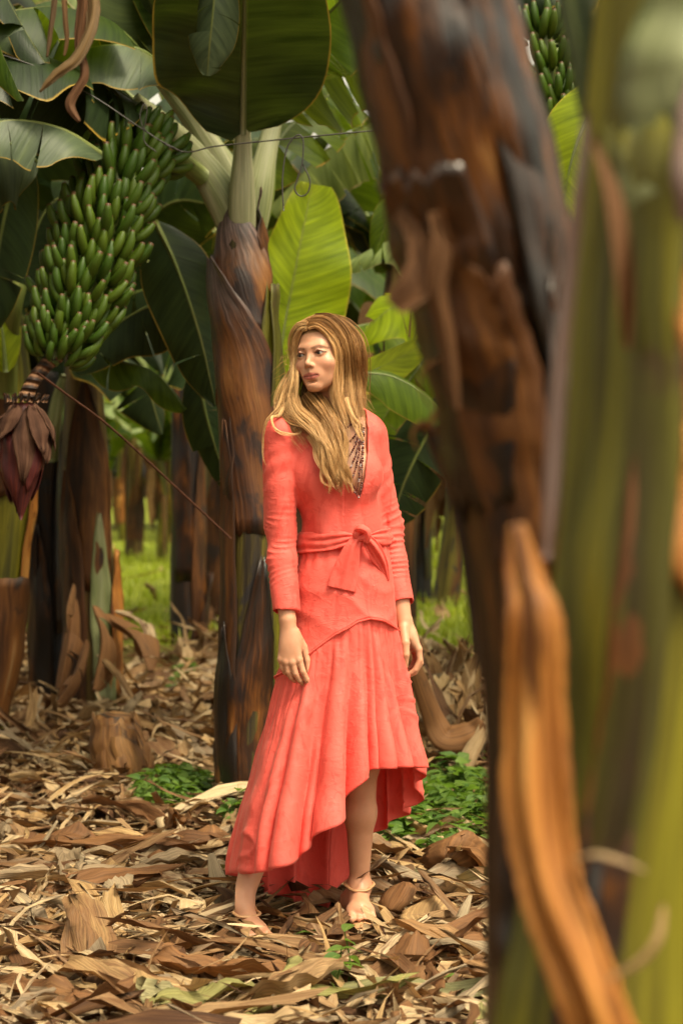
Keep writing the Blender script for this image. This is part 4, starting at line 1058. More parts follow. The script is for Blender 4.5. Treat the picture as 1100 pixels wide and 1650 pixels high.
# tall plants added on both sides, mostly out of view, to block sky light
TALL = [far_plant(205, 'trunk_main', 3.0, 0.13, 12), far_plant(206, 'trunk_mixed', 2.8, 0.13, 12)]
PROTO += TALL
for i, (x, y) in enumerate([(-2.2, 4.3), (-2.3, 6.9), (-2.4, 9.7), (2.6, 8.0), (3.0, 10.4), (-3.6, 3.4), (-3.9, 7.6), (-2.6, 5.6), (-2.3, 8.2), (2.5, 6.6), (2.3, 9.3), (-2.9, 11.3), (2.6, 12.2), (0.35, 11.4)]):
    o = copy_tree(TALL[i % 2])
    o.location = (x, y, float(ground_z(x, y)))
    o.rotation_euler = (0, 0, rf.uniform(0, 6.28))
    tag(o, 'tall banana plant added beside the path so its crown blocks sky light', 'banana plant', 'tall banana plants added for shade')
for o in PROTO:
    for ch in list(o.children):
        for g in list(ch.children): bpy.data.objects.remove(g)
        bpy.data.objects.remove(ch)
    bpy.data.objects.remove(o)

# the plantation goes on: a mass of leaves behind the last rows
acc = Acc()
for i in range(1000):
    x = rf.uniform(-19, 19); y = rf.uniform(46, 54); z = rf.uniform(0.3, 11.0)
    a = rf.uniform(0, 6.28); d = np.array([math.cos(a), math.sin(a), 0]); L = rf.uniform(1.5, 2.4)
    b = np.array([x, y, z])
    ac, _ = leaf_geo(np.array([b, b + d * L * 0.4 + [0, 0, 0.45], b + d * L * 0.8 + [0, 0, 0.3], b + d * L + [0, 0, -0.3]]), rf.uniform(0.5, 0.8), seed=i, tears=1, nrow=8, nh=2, fold=25)
    g = ac.args(); acc.add(g['V'], g['Fs'][0], g['uv'])
o = acc.obj('distant_foliage', M['leaf_dark'])
tag(o, 'dark mass of banana foliage closing the view at the far end of the rows', 'foliage', kind='stuff')

# ================================================================== the two stems in the foreground
pa = empty('banana_plant', P(880, 1500, 2.0)); pa.location.z = 0
tag(pa, 'leaning dark brown banana stem in the right foreground, sheaths peeling, out of focus', 'banana plant')
ca = PP([(930, 1950, 1.95), (905, 1400, 1.95), (893, 1150, 1.95), (868, 900, 1.94), (828, 650, 1.92), (790, 440, 1.9), (746, 250, 1.88), (706, 80, 1.86), (668, -80, 1.85), (630, -300, 1.83)])
ca = np.concatenate([[[ca[0][0] + 0.02, 1.97, -0.05]], ca])
ra = np.array([0.105, 0.10, 0.085, 0.078, 0.076, 0.078, 0.081, 0.083, 0.081, 0.080, 0.078])
trunk(pa, ca, ra, 'bark_burnt', 300, n=70, seg=56, ns=3, ridge=0.10)
sheath(pa, ca, ra, 0.44, 0.675, -58, 50, 'bark_burnt', seed=301, off=0.011, edge=0.004, point=0.25, nr=24, nc=16, wave=0.006)
sheath(pa, ca, ra, 0.40, 0.60, -16, 28, 'sheath_brown', seed=302, off=0.010, edge=0.004, point=0.15, nr=24, nc=12, wave=0.005, label='rust brown torn sheath with a ragged top edge')
sheath(pa, ca, ra, 0.56, 0.99, -30, 85, 'bark_burnt', seed=303, off=0.003, edge=0.003, point=0.1, nr=30, nc=18, label='smooth brown sheath covering the upper stem')
sheath(pa, ca, ra, 0.60, 0.985, -72, 34, 'sheath_brown', seed=308, off=0.005, edge=0.004, point=0.3, nr=24, nc=12)
sheath(pa, ca, ra, 0.46, 0.95, 48, 30, 'bark_burnt', seed=304, off=0.004, edge=0.006, point=0.4, nr=24, nc=12)
sheath(pa, ca, ra, 0.30, 0.58, 30, 30, 'bark_burnt', seed=305, off=0.004, edge=0.006, nr=24, nc=12)
dry_blade(pa, PP([(648, 330, 1.84), (672, 365, 1.82), (690, 420, 1.81), (672, 465, 1.80), (640, 500, 1.80)]), 0.045, 'dry_brown', name='peeling_sheath', seed=306, tears=1, fold=10, droop=50, base=0.8, tipp=0.3)
dry_blade(pa, PP([(700, 340, 1.80), (712, 400, 1.79), (705, 470, 1.79), (722, 560, 1.80), (735, 660, 1.81)]), 0.030, 'dry_brown', name='peeling_sheath', seed=307, tears=0, fold=20, droop=40, base=0.6)
# the dead petiole that hangs down along the stem, curled at its broken top
tube('dead_petiole', PP([(668, 690, 2.0), (690, 690, 2.0), (705, 725, 2.0), (728, 790, 2.0), (748, 880, 2.0), (762, 980, 2.0), (782, 1090, 1.99), (812, 1180, 1.97)]), [0.010, 0.016, 0.017, 0.014, 0.013, 0.014, 0.013, 0.008], M['sheath_brown'], pa, 44, 10, squash=0.5)
for i, (ct, r0) in enumerate([([(690, 690, 1.98), (678, 680, 1.97), (664, 700, 1.97), (672, 725, 1.97)], 0.006), ([(700, 700, 1.98), (712, 672, 1.97), (700, 668, 1.97), (690, 690, 1.97)], 0.005), ([(738, 575, 1.86), (705, 580, 1.85), (680, 600, 1.85), (678, 630, 1.85), (700, 662, 1.86)], 0.004)]):
    tube('curled_strip', PP(ct), [r0, r0, r0 * 0.8, r0 * 0.5][:4], M['sheath_orange'], pa, 22, 7, squash=0.4)

pb = empty('banana_plant', P(1010, 1500, 1.52)); pb.location.z = 0
tag(pb, 'blurred green and yellow banana stem at the right edge with an orange torn sheath', 'banana plant')
cb = PP([(1000, 2100, 1.52), (1005, 1700, 1.52), (1015, 1450, 1.52), (1050, 1200, 1.52), (1085, 900, 1.52), (1105, 600, 1.52), (1128, 300, 1.52), (1145, 0, 1.52), (1150, -300, 1.52)])
cb = np.concatenate([[[cb[0][0], 1.55, -0.05]], cb])
rbk = np.array([0.125, 0.118, 0.112, 0.104, 0.100, 0.098, 0.100, 0.103, 0.098, 0.085, 0.07])[:len(cb)]
trunk(pb, cb, rbk, 'trunk_yellow', 320, n=70, seg=56, ns=4, ridge=0.11, tw=0.15)
sheath(pb, cb, rbk, 0.08, 0.47, -48, 30, 'bark_burnt', seed=321, off=0.003, edge=0.003, point=0.3, nr=24, nc=12)
sheath(pb, cb, rbk, 0.02, 0.80, -35, 26, 'trunk_green', name='green_sheath', seed=322, off=0.006, edge=0.006, point=0.4, nr=24, nc=12)
sheath(pb, cb, rbk, 0.16, 0.66, -22, 8, 'sheath_brown', seed=323, off=0.006, edge=0.004, point=0.3, nr=24, nc=8, label='narrow brown torn edge running down the green stem')
sheath(pb, cb, rbk, 0.55, 0.78, 10, 24, 'sheath_orange', seed=324, off=0.006, edge=0.012, point=0.6, nr=24, nc=12, label='orange brown torn patch at the right edge')
sheath(pb, cb, rbk, 0.74, 0.93, -10, 45, 'waxy_green', seed=325, off=0.006, edge=0.004, point=0.4, nr=24, nc=12, name='pale_sheath', label='grey green waxy sheath at the top right')
sheath(pb, cb, rbk, 0.70, 0.84, 8, 26, 'sheath_purple', seed=326, off=0.014, edge=0.004, point=0.5, nr=20, nc=12)
# orange torn sheath in front
so = PP([(832, 845, 1.44), (848, 930, 1.43), (862, 1000, 1.42), (864, 1150, 1.42), (868, 1300, 1.41), (888, 1430, 1.40), (925, 1540, 1.39), (965, 1650, 1.38), (1010, 1800, 1.38)])
def strip_geo(ctrl, widths, curl, seed, nr=46, nc=13, up=(0, -1, 0), fold=0):
    pts = spline(ctrl, nr); w = spline(widths, nr)[:, 0]; cu = spline(curl, nr)[:, 0]
    t, S, N = frames(pts, up)
    j = np.linspace(-1, 1, nc)
    a = j[None] * cu[:, None]
    lat = np.sin(a) * (w / (2 * np.sin(np.minimum(cu, 1.5))))[:, None]
    hgt = (1 - np.cos(a)) * (w / (2 * np.sin(np.minimum(cu, 1.5))))[:, None]
    q = np.stack(np.broadcast_arrays(np.linspace(0, 6, nr)[:, None], j[None]), -1)
    hgt = hgt - 0.10 * w[:, None] * sn(q, seed, 0.7, 2)
    if fold:
        hgt = hgt - fold * w[:, None] * (np.cos(j[None] * 5.5 + 0.8 * np.sin(np.linspace(0, 9, nr))[:, None]) + 0.5 * np.cos(j[None] * 11 + np.linspace(0, 7, nr)[:, None]))
        lat = lat * (1 + 0.16 * sn(q * np.array([1.0, 0.5]), seed + 3, 1.1, 3)) + 0.03 * w[:, None] * np.sign(j[None]) * (np.abs(j[None]) > 0.8) * 0.35 * np.random.RandomState(seed).normal(size=(nr, 1))
    V = pts[:, None] + S[:, None] * lat[..., None] - N[:, None] * hgt[..., None]
    L = np.concatenate([[0], np.cumsum(np.linalg.norm(np.diff(pts, axis=0), axis=1))])
    U = np.stack(np.broadcast_arrays(np.linspace(0, 0.5, nc)[None], L[:, None]), -1)
    return V.reshape(-1, 3), grid_faces(nr, nc), U.reshape(-1, 2)
px_m = K * 1.42
V, F, U = strip_geo(so, np.array([18, 62, 92, 92, 100, 100, 96, 100, 110]) * px_m, [0.8, 1.0, 1.1, 1.15, 1.1, 1.0, 1.0, 1.0, 1.0], 330, nr=90, nc=25, fold=0.15)
obj('torn_sheath', V, F, M['sheath_orange'], pb, uv=U, thick=0.006)['label'] = 'bright orange brown torn sheath standing away from the stem'
V, F, U = strip_geo(PP([(826, 1230, 1.50), (830, 1400, 1.49), (840, 1560, 1.48), (850, 1750, 1.47)]), np.array([30, 60, 80, 90]) * px_m, [1, 1, 1, 1], 331)
obj('dry_sheath', V, F, M['bark_burnt'], pb, uv=U, thick=0.006)
for ct, r0 in (([(925, 1385, 1.40), (960, 1378, 1.38), (1000, 1388, 1.37), (1036, 1402, 1.38)], 0.0048), ([(1068, 1460, 1.38), (1060, 1510, 1.36), (1030, 1550, 1.36), (980, 1578, 1.37)], 0.0036)):
    tube('curled_fibre', PP(ct), [r0 * 0.6, r0, r0, r0 * 0.5], M['dry'], pb, 20, 7, squash=0.5)
tube('dry_strip', PP([(945, 180, 1.48), (925, 380, 1.47), (905, 560, 1.46), (890, 760, 1.46), (880, 900, 1.46)]), [0.003, 0.006, 0.007, 0.007, 0.003], M['sheath_purple'], pb, 30, 7, squash=0.5)
dry_blade(pb, PP([(955, 210, 1.42), (985, 300, 1.41), (1000, 420, 1.41), (1004, 560, 1.42)]), 0.022, 'dry_brown', name='dry_strip', seed=332, tears=0, fold=10, droop=30)
leaf(pb, PP([(905, -120, 1.6), (918, 0, 1.58), (940, 110, 1.57), (955, 215, 1.57)]), 0.045, 'leaf_grey', up=(-0.4, -1, 0.1), fold=25, tears=0, ripple=0.003, seed=333, droop=30, rr=0.003, base=0.6, name='leaf', label='narrow grey green blade hanging at the top right')
# ================================================================== the person
H_BODY = 0.0024
class Field:
    def __init__(s, lo, hi, h):
        s.lo = np.array(lo, float); s.h = h
        s.n = np.ceil((np.array(hi) - s.lo) / h).astype(int) + 1
        s.F = np.ones(s.n, dtype=np.float32)
        s.ax = [(s.lo[k] + h * np.arange(s.n[k])).astype(np.float32) for k in range(3)]
    def _box(s, lo, hi, pad):
        a = np.clip(np.floor((np.array(lo) - pad - s.lo) / s.h).astype(int), 0, s.n - 1)
        b = np.clip(np.ceil((np.array(hi) + pad - s.lo) / s.h).astype(int) + 1, 1, s.n)
        return tuple(slice(i, j) for i, j in zip(a, b))
    def apply(s, fn, lo, hi, k=0.0, sub=False, grow=0.0):
        sl = s._box(lo, hi, k + 4 * s.h + abs(grow))
        if any(q.stop <= q.start for q in sl): return
        X = s.ax[0][sl[0]][:, None, None]; Y = s.ax[1][sl[1]][None, :, None]; Z = s.ax[2][sl[2]][None, None, :]
        d = fn(X, Y, Z).astype(np.float32) - np.float32(grow)
        F = s.F[sl]
        if sub:
            d = -d
            r = np.maximum(F, d)
            if k > 0: r = r + np.maximum(k - np.abs(F - d), 0) ** 2 / (4 * k)
        else:
            r = np.minimum(F, d)
            if k > 0: r = r - np.maximum(k - np.abs(F - d), 0) ** 2 / (4 * k)
        s.F[sl] = r
    def cap(s, a, b, ra, rb, k=0.01, sub=False, grow=0.0):
        a = np.array(a, float); b = np.array(b, float); ba = b - a; L2 = float(ba @ ba) + 1e-12
        def fn(X, Y, Z):
            px, py, pz = X - a[0], Y - a[1], Z - a[2]
            t = np.clip((px * ba[0] + py * ba[1] + pz * ba[2]) / L2, 0, 1)
            return np.sqrt((px - ba[0] * t) ** 2 + (py - ba[1] * t) ** 2 + (pz - ba[2] * t) ** 2) - (ra + (rb - ra) * t)
        R = max(ra, rb)
        s.apply(fn, np.minimum(a, b) - R, np.maximum(a, b) + R, k, sub, grow)
    def ell(s, c, r, R=None, k=0.01, sub=False, grow=0.0):
        c = np.array(c, float); r = np.array(r, float)
        R = np.eye(3) if R is None else np.array(R)      # columns: the ellipsoid's axes
        def fn(X, Y, Z):
            px, py, pz = X - c[0], Y - c[1], Z - c[2]
            q = [px * R[0, i] + py * R[1, i] + pz * R[2, i] for i in range(3)]
            k0 = np.sqrt((q[0] / r[0]) ** 2 + (q[1] / r[1]) ** 2 + (q[2] / r[2]) ** 2)
            k1 = np.sqrt((q[0] / r[0] ** 2) ** 2 + (q[1] / r[1] ** 2) ** 2 + (q[2] / r[2] ** 2) ** 2)
            return k0 * (k0 - 1) / np.maximum(k1, 1e-6)
        m = r.max() if R is not None and not np.allclose(R, np.eye(3)) else r
        s.apply(fn, c - m, c + m, k, sub, grow)
    def plane(s, p, n, lo, hi, k=0.0):
        """cut away what lies on the side n points to, inside the box"""
        p = np.array(p, float); n = unit(np.array(n, float))
        def fn(X, Y, Z): return -((X - p[0]) * n[0] + (Y - p[1]) * n[1] + (Z - p[2]) * n[2])
        s.apply(fn, lo, hi, k, sub=True)
    def mesh(s):
        F = s.F; S = F < 0
        nx, ny, nz = F.shape
        c = np.zeros((nx - 1, ny - 1, nz - 1), np.uint8)
        for i in (0, 1):
            for j in (0, 1):
                for k in (0, 1):
                    c += S[i:nx - 1 + i, j:ny - 1 + j, k:nz - 1 + k]
        cells = np.argwhere((c > 0) & (c < 8))
        del c
        idx = np.full((nx - 1, ny - 1, nz - 1), -1, np.int32)
        idx[cells[:, 0], cells[:, 1], cells[:, 2]] = np.arange(len(cells))
        cor = [(i, j, k) for i in (0, 1) for j in (0, 1) for k in (0, 1)]
        val = {q: F[cells[:, 0] + q[0], cells[:, 1] + q[1], cells[:, 2] + q[2]] for q in cor}
        acc = np.zeros((len(cells), 3)); cnt = np.zeros(len(cells))
        for a in cor:
            for d in range(3):
                if a[d]: continue
                b = list(a); b[d] = 1; b = tuple(b)
                va, vb = val[a], val[b]
                m = (va < 0) != (vb < 0)
                t = np.where(m, va / np.where(m, va - vb, 1), 0)
                pt = np.tile(np.array(a, float), (len(cells), 1)); pt[:, d] = t
                acc[m] += pt[m]; cnt[m] += 1
        V = s.lo + s.h * (cells + acc / cnt[:, None])
        quads = []
        for d in range(3):
            e1, e2 = (d + 1) % 3, (d + 2) % 3
            A = [slice(None)] * 3; B = [slice(None)] * 3
            A[d] = slice(0, -1); B[d] = slice(1, None)
            for e in (e1, e2): A[e] = slice(1, -1); B[e] = slice(1, -1)
            sa, sb = S[tuple(A)], S[tuple(B)]
            p = np.argwhere(sa != sb)
            inside = sa[p[:, 0], p[:, 1], p[:, 2]]
            p[:, e1] += 1; p[:, e2] += 1
            o1 = np.zeros(3, int); o1[e1] = 1; o2 = np.zeros(3, int); o2[e2] = 1
            g = lambda q: idx[q[:, 0], q[:, 1], q[:, 2]]
            Q = np.stack([g(p - o1 - o2), g(p - o2), g(p), g(p - o1)], 1)
            Q[~inside] = Q[~inside][:, ::-1]
            quads.append(Q)
        Q = np.concatenate(quads); Q = Q[(Q >= 0).all(1)]
        return V, Q

def relax(V, Q, it=2, f=0.5, mask=None):
    E = np.concatenate([Q[:, [0, 1]], Q[:, [1, 2]], Q[:, [2, 3]], Q[:, [3, 0]]])
    E = np.concatenate([E, E[:, ::-1]])
    n = len(V); deg = np.bincount(E[:, 0], minlength=n)
    for step in range(it):
        for sgn in (f, -f * 1.04):
            av = np.stack([np.bincount(E[:, 0], V[E[:, 1], k], n) for k in range(3)], 1) / np.maximum(deg, 1)[:, None]
            dlt = sgn * (av - V)
            if mask is not None: dlt = dlt * mask[:, None]
            V = V + dlt
    return V

def vnormals(V, Q):
    n = np.cross(V[Q[:, 2]] - V[Q[:, 0]], V[Q[:, 3]] - V[Q[:, 1]])
    out_ = np.zeros_like(V)
    for k in range(4):
        for d in range(3): out_[:, d] += np.bincount(Q[:, k], n[:, d], len(V))
    return unit(out_)

# ---- the pose (world points)
TH = math.radians(29)                      # the head is turned towards the left of the photo
h_f = np.array([-math.sin(TH), -math.cos(TH), 0.0]); h_r = np.array([math.cos(TH), -math.sin(TH), 0.0]); h_u = np.array([0, 0, 1.0])
PH = math.radians(6)                       # and tilted a little
h_r, h_u = h_r * math.cos(PH) + h_u * math.sin(PH), h_u * math.cos(PH) - h_r * math.sin(PH)
PT = math.radians(2)
h_f, h_u = h_f * math.cos(PT) + h_u * math.sin(PT), h_u * math.cos(PT) - h_f * math.sin(PT)
HC = P(522, 575, 5.0)
HS = 0.001 * 0.985
HR = np.stack([h_r, h_f, h_u], 1)
def hp(a, b, c): return HC + HR @ (np.array([a, b, c], float) * HS)

B = Field((-0.30, 4.66, -0.02), (0.29, 5.28, 1.80), H_BODY)
# torso and legs (mostly under the dress)
TA = math.radians(17)
t_r = np.array([math.cos(TA), math.sin(TA), 0]); t_f = np.array([math.sin(TA), -math.cos(TA), 0])
TR = np.stack([t_r, t_f, [0, 0, 1.0]], 1)
SH_L, EL_L, WR_L = P(453, 703, 4.97), P(450, 850, 4.97), P(463, 995, 4.90)
SH_R, EL_R, WR_R = P(595, 704, 5.06), P(623, 850, 5.10), P(650, 998, 5.03)
NECK = P(546, 690, 5.05)
def torso(F, g=0.0, full=True):
    F.ell(P(530, 750, 5.03), (0.132, 0.092, 0.145), TR, 0.03, grow=g)
    F.cap(P(462, 700, 5.0), P(592, 700, 5.06), 0.040, 0.040, 0.04, grow=g)
    F.cap(P(505, 684, 5.04), P(572, 684, 5.06), 0.036, 0.036, 0.04, grow=g)
    F.ell(P(507, 768, 5.03) + t_f * 0.066, (0.048, 0.030, 0.052), TR, 0.06, grow=g)
    F.ell(P(573, 768, 5.03) + t_f * 0.064, (0.048, 0.030, 0.052), TR, 0.06, grow=g)
    F.ell(P(553, 860, 5.03), (0.112, 0.082, 0.15), TR, 0.05, grow=g)
    if full: F.ell(P(553, 985, 5.04), (0.135, 0.10, 0.14), TR, 0.06, grow=g)
torso(B)
B.cap(P(520, 1000, 5.03), P(462, 1238, 5.03), 0.072, 0.050, 0.03)
B.cap(P(462, 1238, 5.03), P(428, 1330, 5.01), 0.048, 0.045, 0.03)
B.cap(P(428, 1330, 5.01), P(391, 1448, 4.93), 0.045, 0.029, 0.03)
B.cap(P(588, 1000, 5.05), P(584, 1225, 5.02), 0.075, 0.049, 0.03)
B.cap(P(584, 1225, 5.02), P(580, 1310, 5.05), 0.045, 0.043, 0.03)
B.cap(P(580, 1310, 5.05), P(579, 1424, 5.09), 0.043, 0.0265, 0.03)
# feet, heels raised
def foot(an, heel, ball, toe, side):
    B.cap(an, heel, 0.028, 0.027, 0.02)
    B.cap(an, ball, 0.028, 0.023, 0.03)
    B.cap(heel, ball, 0.026, 0.025, 0.03)
    d = unit(toe - ball); lat = unit(np.cross(d, [0, 0, 1]))
    for i, (o, L, r) in enumerate(((-0.027, 0.040, 0.0105), (-0.009, 0.038, 0.0085), (0.006, 0.034, 0.008), (0.019, 0.029, 0.0078), (0.031, 0.023, 0.0075))):
        o *= side
        r0 = ball + lat * o * 0.9 - [0, 0, 0.006]; r1 = ball + lat * o * 1.15 + d * L - [0, 0, 0.012]
        B.cap(r0, r1, r + 0.004, r, 0.006)
    B.cap(ball - lat * 0.020 * side, ball + lat * 0.024 * side, 0.019, 0.015, 0.015)
F_L = (P(388, 1452, 4.93), P(368, 1487, 4.965), P(410, 1500, 4.85), P(437, 1512, 4.78))
F_R = (P(579, 1428, 5.09), P(566, 1450, 5.14), P(580, 1466, 4.99), P(588, 1482, 4.91))
foot(*F_L, 1); foot(*F_R, -1)
# arms
def arm(F, sh, el, wr, g=0.0, to=1.0):
    F.cap(sh, el, 0.044, 0.037, 0.02, grow=g)
    mid = el + (wr - el) * 0.3
    F.cap(el, mid, 0.036, 0.036, 0.02, grow=g)
    F.cap(mid, wr, 0.036, 0.0235, 0.02, grow=g)
arm(B, SH_L, EL_L, WR_L); arm(B, SH_R, EL_R, WR_R)
# hands
def chain(pts, radii, k=0.0025, first=0.006):
    for i in range(len(pts) - 1):
        B.cap(pts[i], pts[i + 1], radii[i], radii[i + 1], first if i == 0 else k)
hd_ = lambda px, py, dy: P(px, py, 4.88 + dy)
# left of the photo: back of the hand to the camera
wl = WR_L
for kx, ky, kd in ((453, 1062, 0.012), (461, 1066, 0.004), (471, 1067, 0.0), (482, 1063, 0.002)):
    B.cap(wl + (hd_(kx, ky, kd) - wl) * 0.08, hd_(kx, ky, kd), 0.0165, 0.0108, 0.012)
B.ell(hd_(469, 1040, 0.008), (0.027, 0.014, 0.040), None, 0.012)
fing = [((453, 1062, 0.012), (455, 1076, 0.014), (460, 1084, 0.022), (464, 1088, 0.032)),
        ((461, 1066, 0.004), (464, 1082, 0.005), (470, 1092, 0.014), (475, 1097, 0.026)),
        ((471, 1067, 0.0), (476, 1085, 0.0), (483, 1096, 0.008), (488, 1102, 0.020)),
        ((482, 1063, 0.002), (488, 1082, -0.002), (494, 1095, 0.004), (498, 1105, 0.013))]
for ff, rr_ in zip(fing, (0.0070, 0.0078, 0.0082, 0.0080)):
    chain([hd_(*q) for q in ff], [rr_ + 0.0018, rr_ + 0.0006, rr_, rr_ * 0.82], 0.002, 0.004)
    B.ell(hd_(*ff[0]) + np.array([0, -0.004, 0]), (0.0072, 0.006, 0.0085), None, 0.006)
chain([hd_(476, 1020, 0.018), hd_(489, 1043, 0.026), hd_(495, 1064, 0.022), hd_(497, 1083, 0.018)], [0.013, 0.0115, 0.0092, 0.007], 0.003, 0.012)
# right of the photo: seen from the thumb's side, fingers curled
hr_ = lambda px, py, dy: P(px, py, 5.02 + dy)
wr_ = WR_R
for kx, ky, kd in ((674, 1046, -0.010), (674, 1047, 0.012), (671, 1047, 0.032), (666, 1046, 0.048)):
    B.cap(wr_ + (hr_(kx, ky, kd) - wr_) * 0.08, hr_(kx, ky, kd), 0.0165, 0.0108, 0.012)
B.ell(hr_(663, 1030, 0.012), (0.015, 0.026, 0.036), None, 0.012)
fing = [((674, 1046, -0.010), (676, 1064, -0.014), (669, 1079, -0.016), (658, 1087, -0.014)),
        ((674, 1047, 0.012), (677, 1068, 0.010), (668, 1083, 0.006), (656, 1090, 0.004)),
        ((671, 1047, 0.032), (674, 1068, 0.032), (666, 1081, 0.028), (655, 1087, 0.024)),
        ((666, 1046, 0.048), (669, 1062, 0.050), (663, 1074, 0.046), (655, 1079, 0.042))]
for ff, rr_ in zip(fing, (0.0080, 0.0082, 0.0078, 0.0070)):
    chain([hr_(*q) for q in ff], [rr_ + 0.0018, rr_ + 0.0006, rr_, rr_ * 0.82], 0.002, 0.004)
chain([hr_(650, 1012, -0.012), hr_(653, 1036, -0.034), hr_(654, 1055, -0.040), hr_(653, 1074, -0.034)], [0.0145, 0.0125, 0.0098, 0.0072], 0.003, 0.012)
# neck and head
B.cap(hp(0, -22, -40), NECK, 0.050, 0.054, 0.02)
B.cap(hp(-28, -5, -70), P(535, 694, 5.0), 0.012, 0.010, 0.02)       # the muscle that stands out when the head turns
def he(c, r, k, sub=False, ax=None): B.ell(hp(*c), np.array(r) * HS, HR if ax is None else HR @ ax, k * HS, sub)
def hc_(a, b, ra, rb, k, sub=False): B.cap(hp(*a), hp(*b), ra * HS, rb * HS, k * HS, sub)
he((0, -10, 28), (71, 94, 80), 10)
he((0, 34, -24), (57, 54, 70), 22)
he((0, 40, -60), (44, 44, 40), 22)
hc_((-38, 8, -46), (-11, 68, -92), 13, 12, 18); hc_((38, 8, -46), (11, 68, -92), 13, 12, 18)
he((0, 70, -91), (16, 15, 14), 16)
for s_ in (-1, 1):
    he((s_ * 39, 56, -28), (22, 22, 18), 22)
    he((s_ * 31, 95, 1), (18, 15, 11), 14, sub=True)
    he((s_ * 17, 93, 6), (7, 10, 12), 8, sub=True)
hc_((-32, 72, 20), (-8, 81, 17), 9, 8, 16); hc_((32, 72, 20), (8, 81, 17), 9, 8, 16)
hc_((0, 81, 10), (0, 97, -25), 5.5, 6.0, 10)
he((0, 99.5, -31), (8.0, 8.5, 7.5), 9)
for s_ in (-1, 1):
    he((s_ * 9.5, 91, -35), (5.5, 8.5, 5.5), 6)
    he((s_ * 6.0, 98, -43), (2.0, 3.2, 1.8), 2, sub=True)
he((0, 75, -62), (30, 12, 22), 14)
hc_((0, 90, -46), (0, 91, -54), 2.6, 3, 5)
hc_((-23, 78, -64), (-7, 86.5, -59.5), 2.2, 3.9, 4); hc_((23, 78, -64), (7, 86.5, -59.5), 2.2, 3.9, 4); hc_((-7, 86.5, -59.5), (7, 86.5, -59.5), 3.7, 3.7, 3)
hc_((-21, 78, -66), (-7, 84.5, -69.5), 2.6, 4.8, 4); hc_((21, 78, -66), (7, 84.5, -69.5), 2.6, 4.8, 4); hc_((-7, 84.5, -69.5), (7, 84.5, -69.5), 5.0, 5.0, 3)
hc_((-21, 84, -63.6), (0, 98, -64.8), 1.0, 1.5, 2.5, sub=True); hc_((21, 84, -63.6), (0, 98, -64.8), 1.0, 1.5, 2.5, sub=True)
he((0, 84, -81), (14, 6, 4), 8, sub=True)
for s_ in (-1, 1):
    he((s_ * 31, 71, 0), (15.2, 14.2, 13.2), 4)
    hc_((s_ * 44, 76, 0.5), (s_ * 31, 87, 8.5), 2.0, 2.4, 4); hc_((s_ * 31, 87, 8.5), (s_ * 18, 84, 4), 2.4, 1.8, 4)
    he((s_ * 31, 90, -0.2), (12.8, 15, 4.3), 2.0, sub=True)
    he((s_ * 73, -12, -6), (6, 15, 27), 6)                           # ears (under the hair)
V, Q = B.mesh()
V = relax(V, Q, 3)
del B
BV = V.copy()
# colour of the skin: lips, brows and lash line are a colour of the skin itself; recess shade is painted in
L = (V - HC) @ HR / HS
a_, b_, c_ = L[:, 0], L[:, 1], L[:, 2]
skin = np.tile(np.array([0.50, 0.250, 0.150]), (len(V), 1))
def paint(w, col):
    global skin
    skin = skin * (1 - w[:, None]) + np.array(col) * w[:, None]
def seg_d(p, q):
    p = np.array(p, float); q = np.array(q, float); d = q - p
    t = np.clip(((L - p) @ d) / (d @ d), 0, 1)
    return np.linalg.norm(L - p - t[:, None] * d, axis=1)
def seg2(p, q):
    p = np.array([p[0], p[2]], float); q = np.array([q[0], q[2]], float); d = q - p; A = L[:, [0, 2]]
    t = np.clip(((A - p) @ d) / (d @ d), 0, 1)
    return np.linalg.norm(A - p - t[:, None] * d, axis=1) + 99.0 * (L[:, 1] < 50)
soft = lambda d, r, s: np.clip((r + s - d) / s, 0, 1)
front = (b_ > 40) & (np.abs(a_) < 80) & (c_ > -120) & (c_ < 120)
for s_ in (-1, 1):
    paint(0.35 * soft(np.sqrt((a_ - s_ * 40) ** 2 + ((c_ + 33) * 1.2) ** 2 + (b_ - 62) ** 2), 10, 26) * front, (0.58, 0.20, 0.13))
lip_d = np.minimum.reduce([seg2((-22, 79, -64), (-6, 88, -60.5)), seg2((-6, 88, -60.5), (6, 88, -60.5)), seg2((22, 79, -64), (6, 88, -60.5)), seg2((-18, 80, -66.5), (-6, 87, -69)), seg2((-6, 87, -69), (6, 87, -69)), seg2((18, 80, -66.5), (6, 87, -69))])
paint(soft(lip_d, 4.4, 2.2) * 0.85, (0.36, 0.085, 0.070))
paint(soft(np.minimum(seg2((-22, 79, -63.8), (0, 88, -64.8)), seg2((22, 79, -63.8), (0, 88, -64.8))), 0.9, 1.6) * 0.9, (0.10, 0.022, 0.018))  # shade of the groove between the lips, painted as a dark line
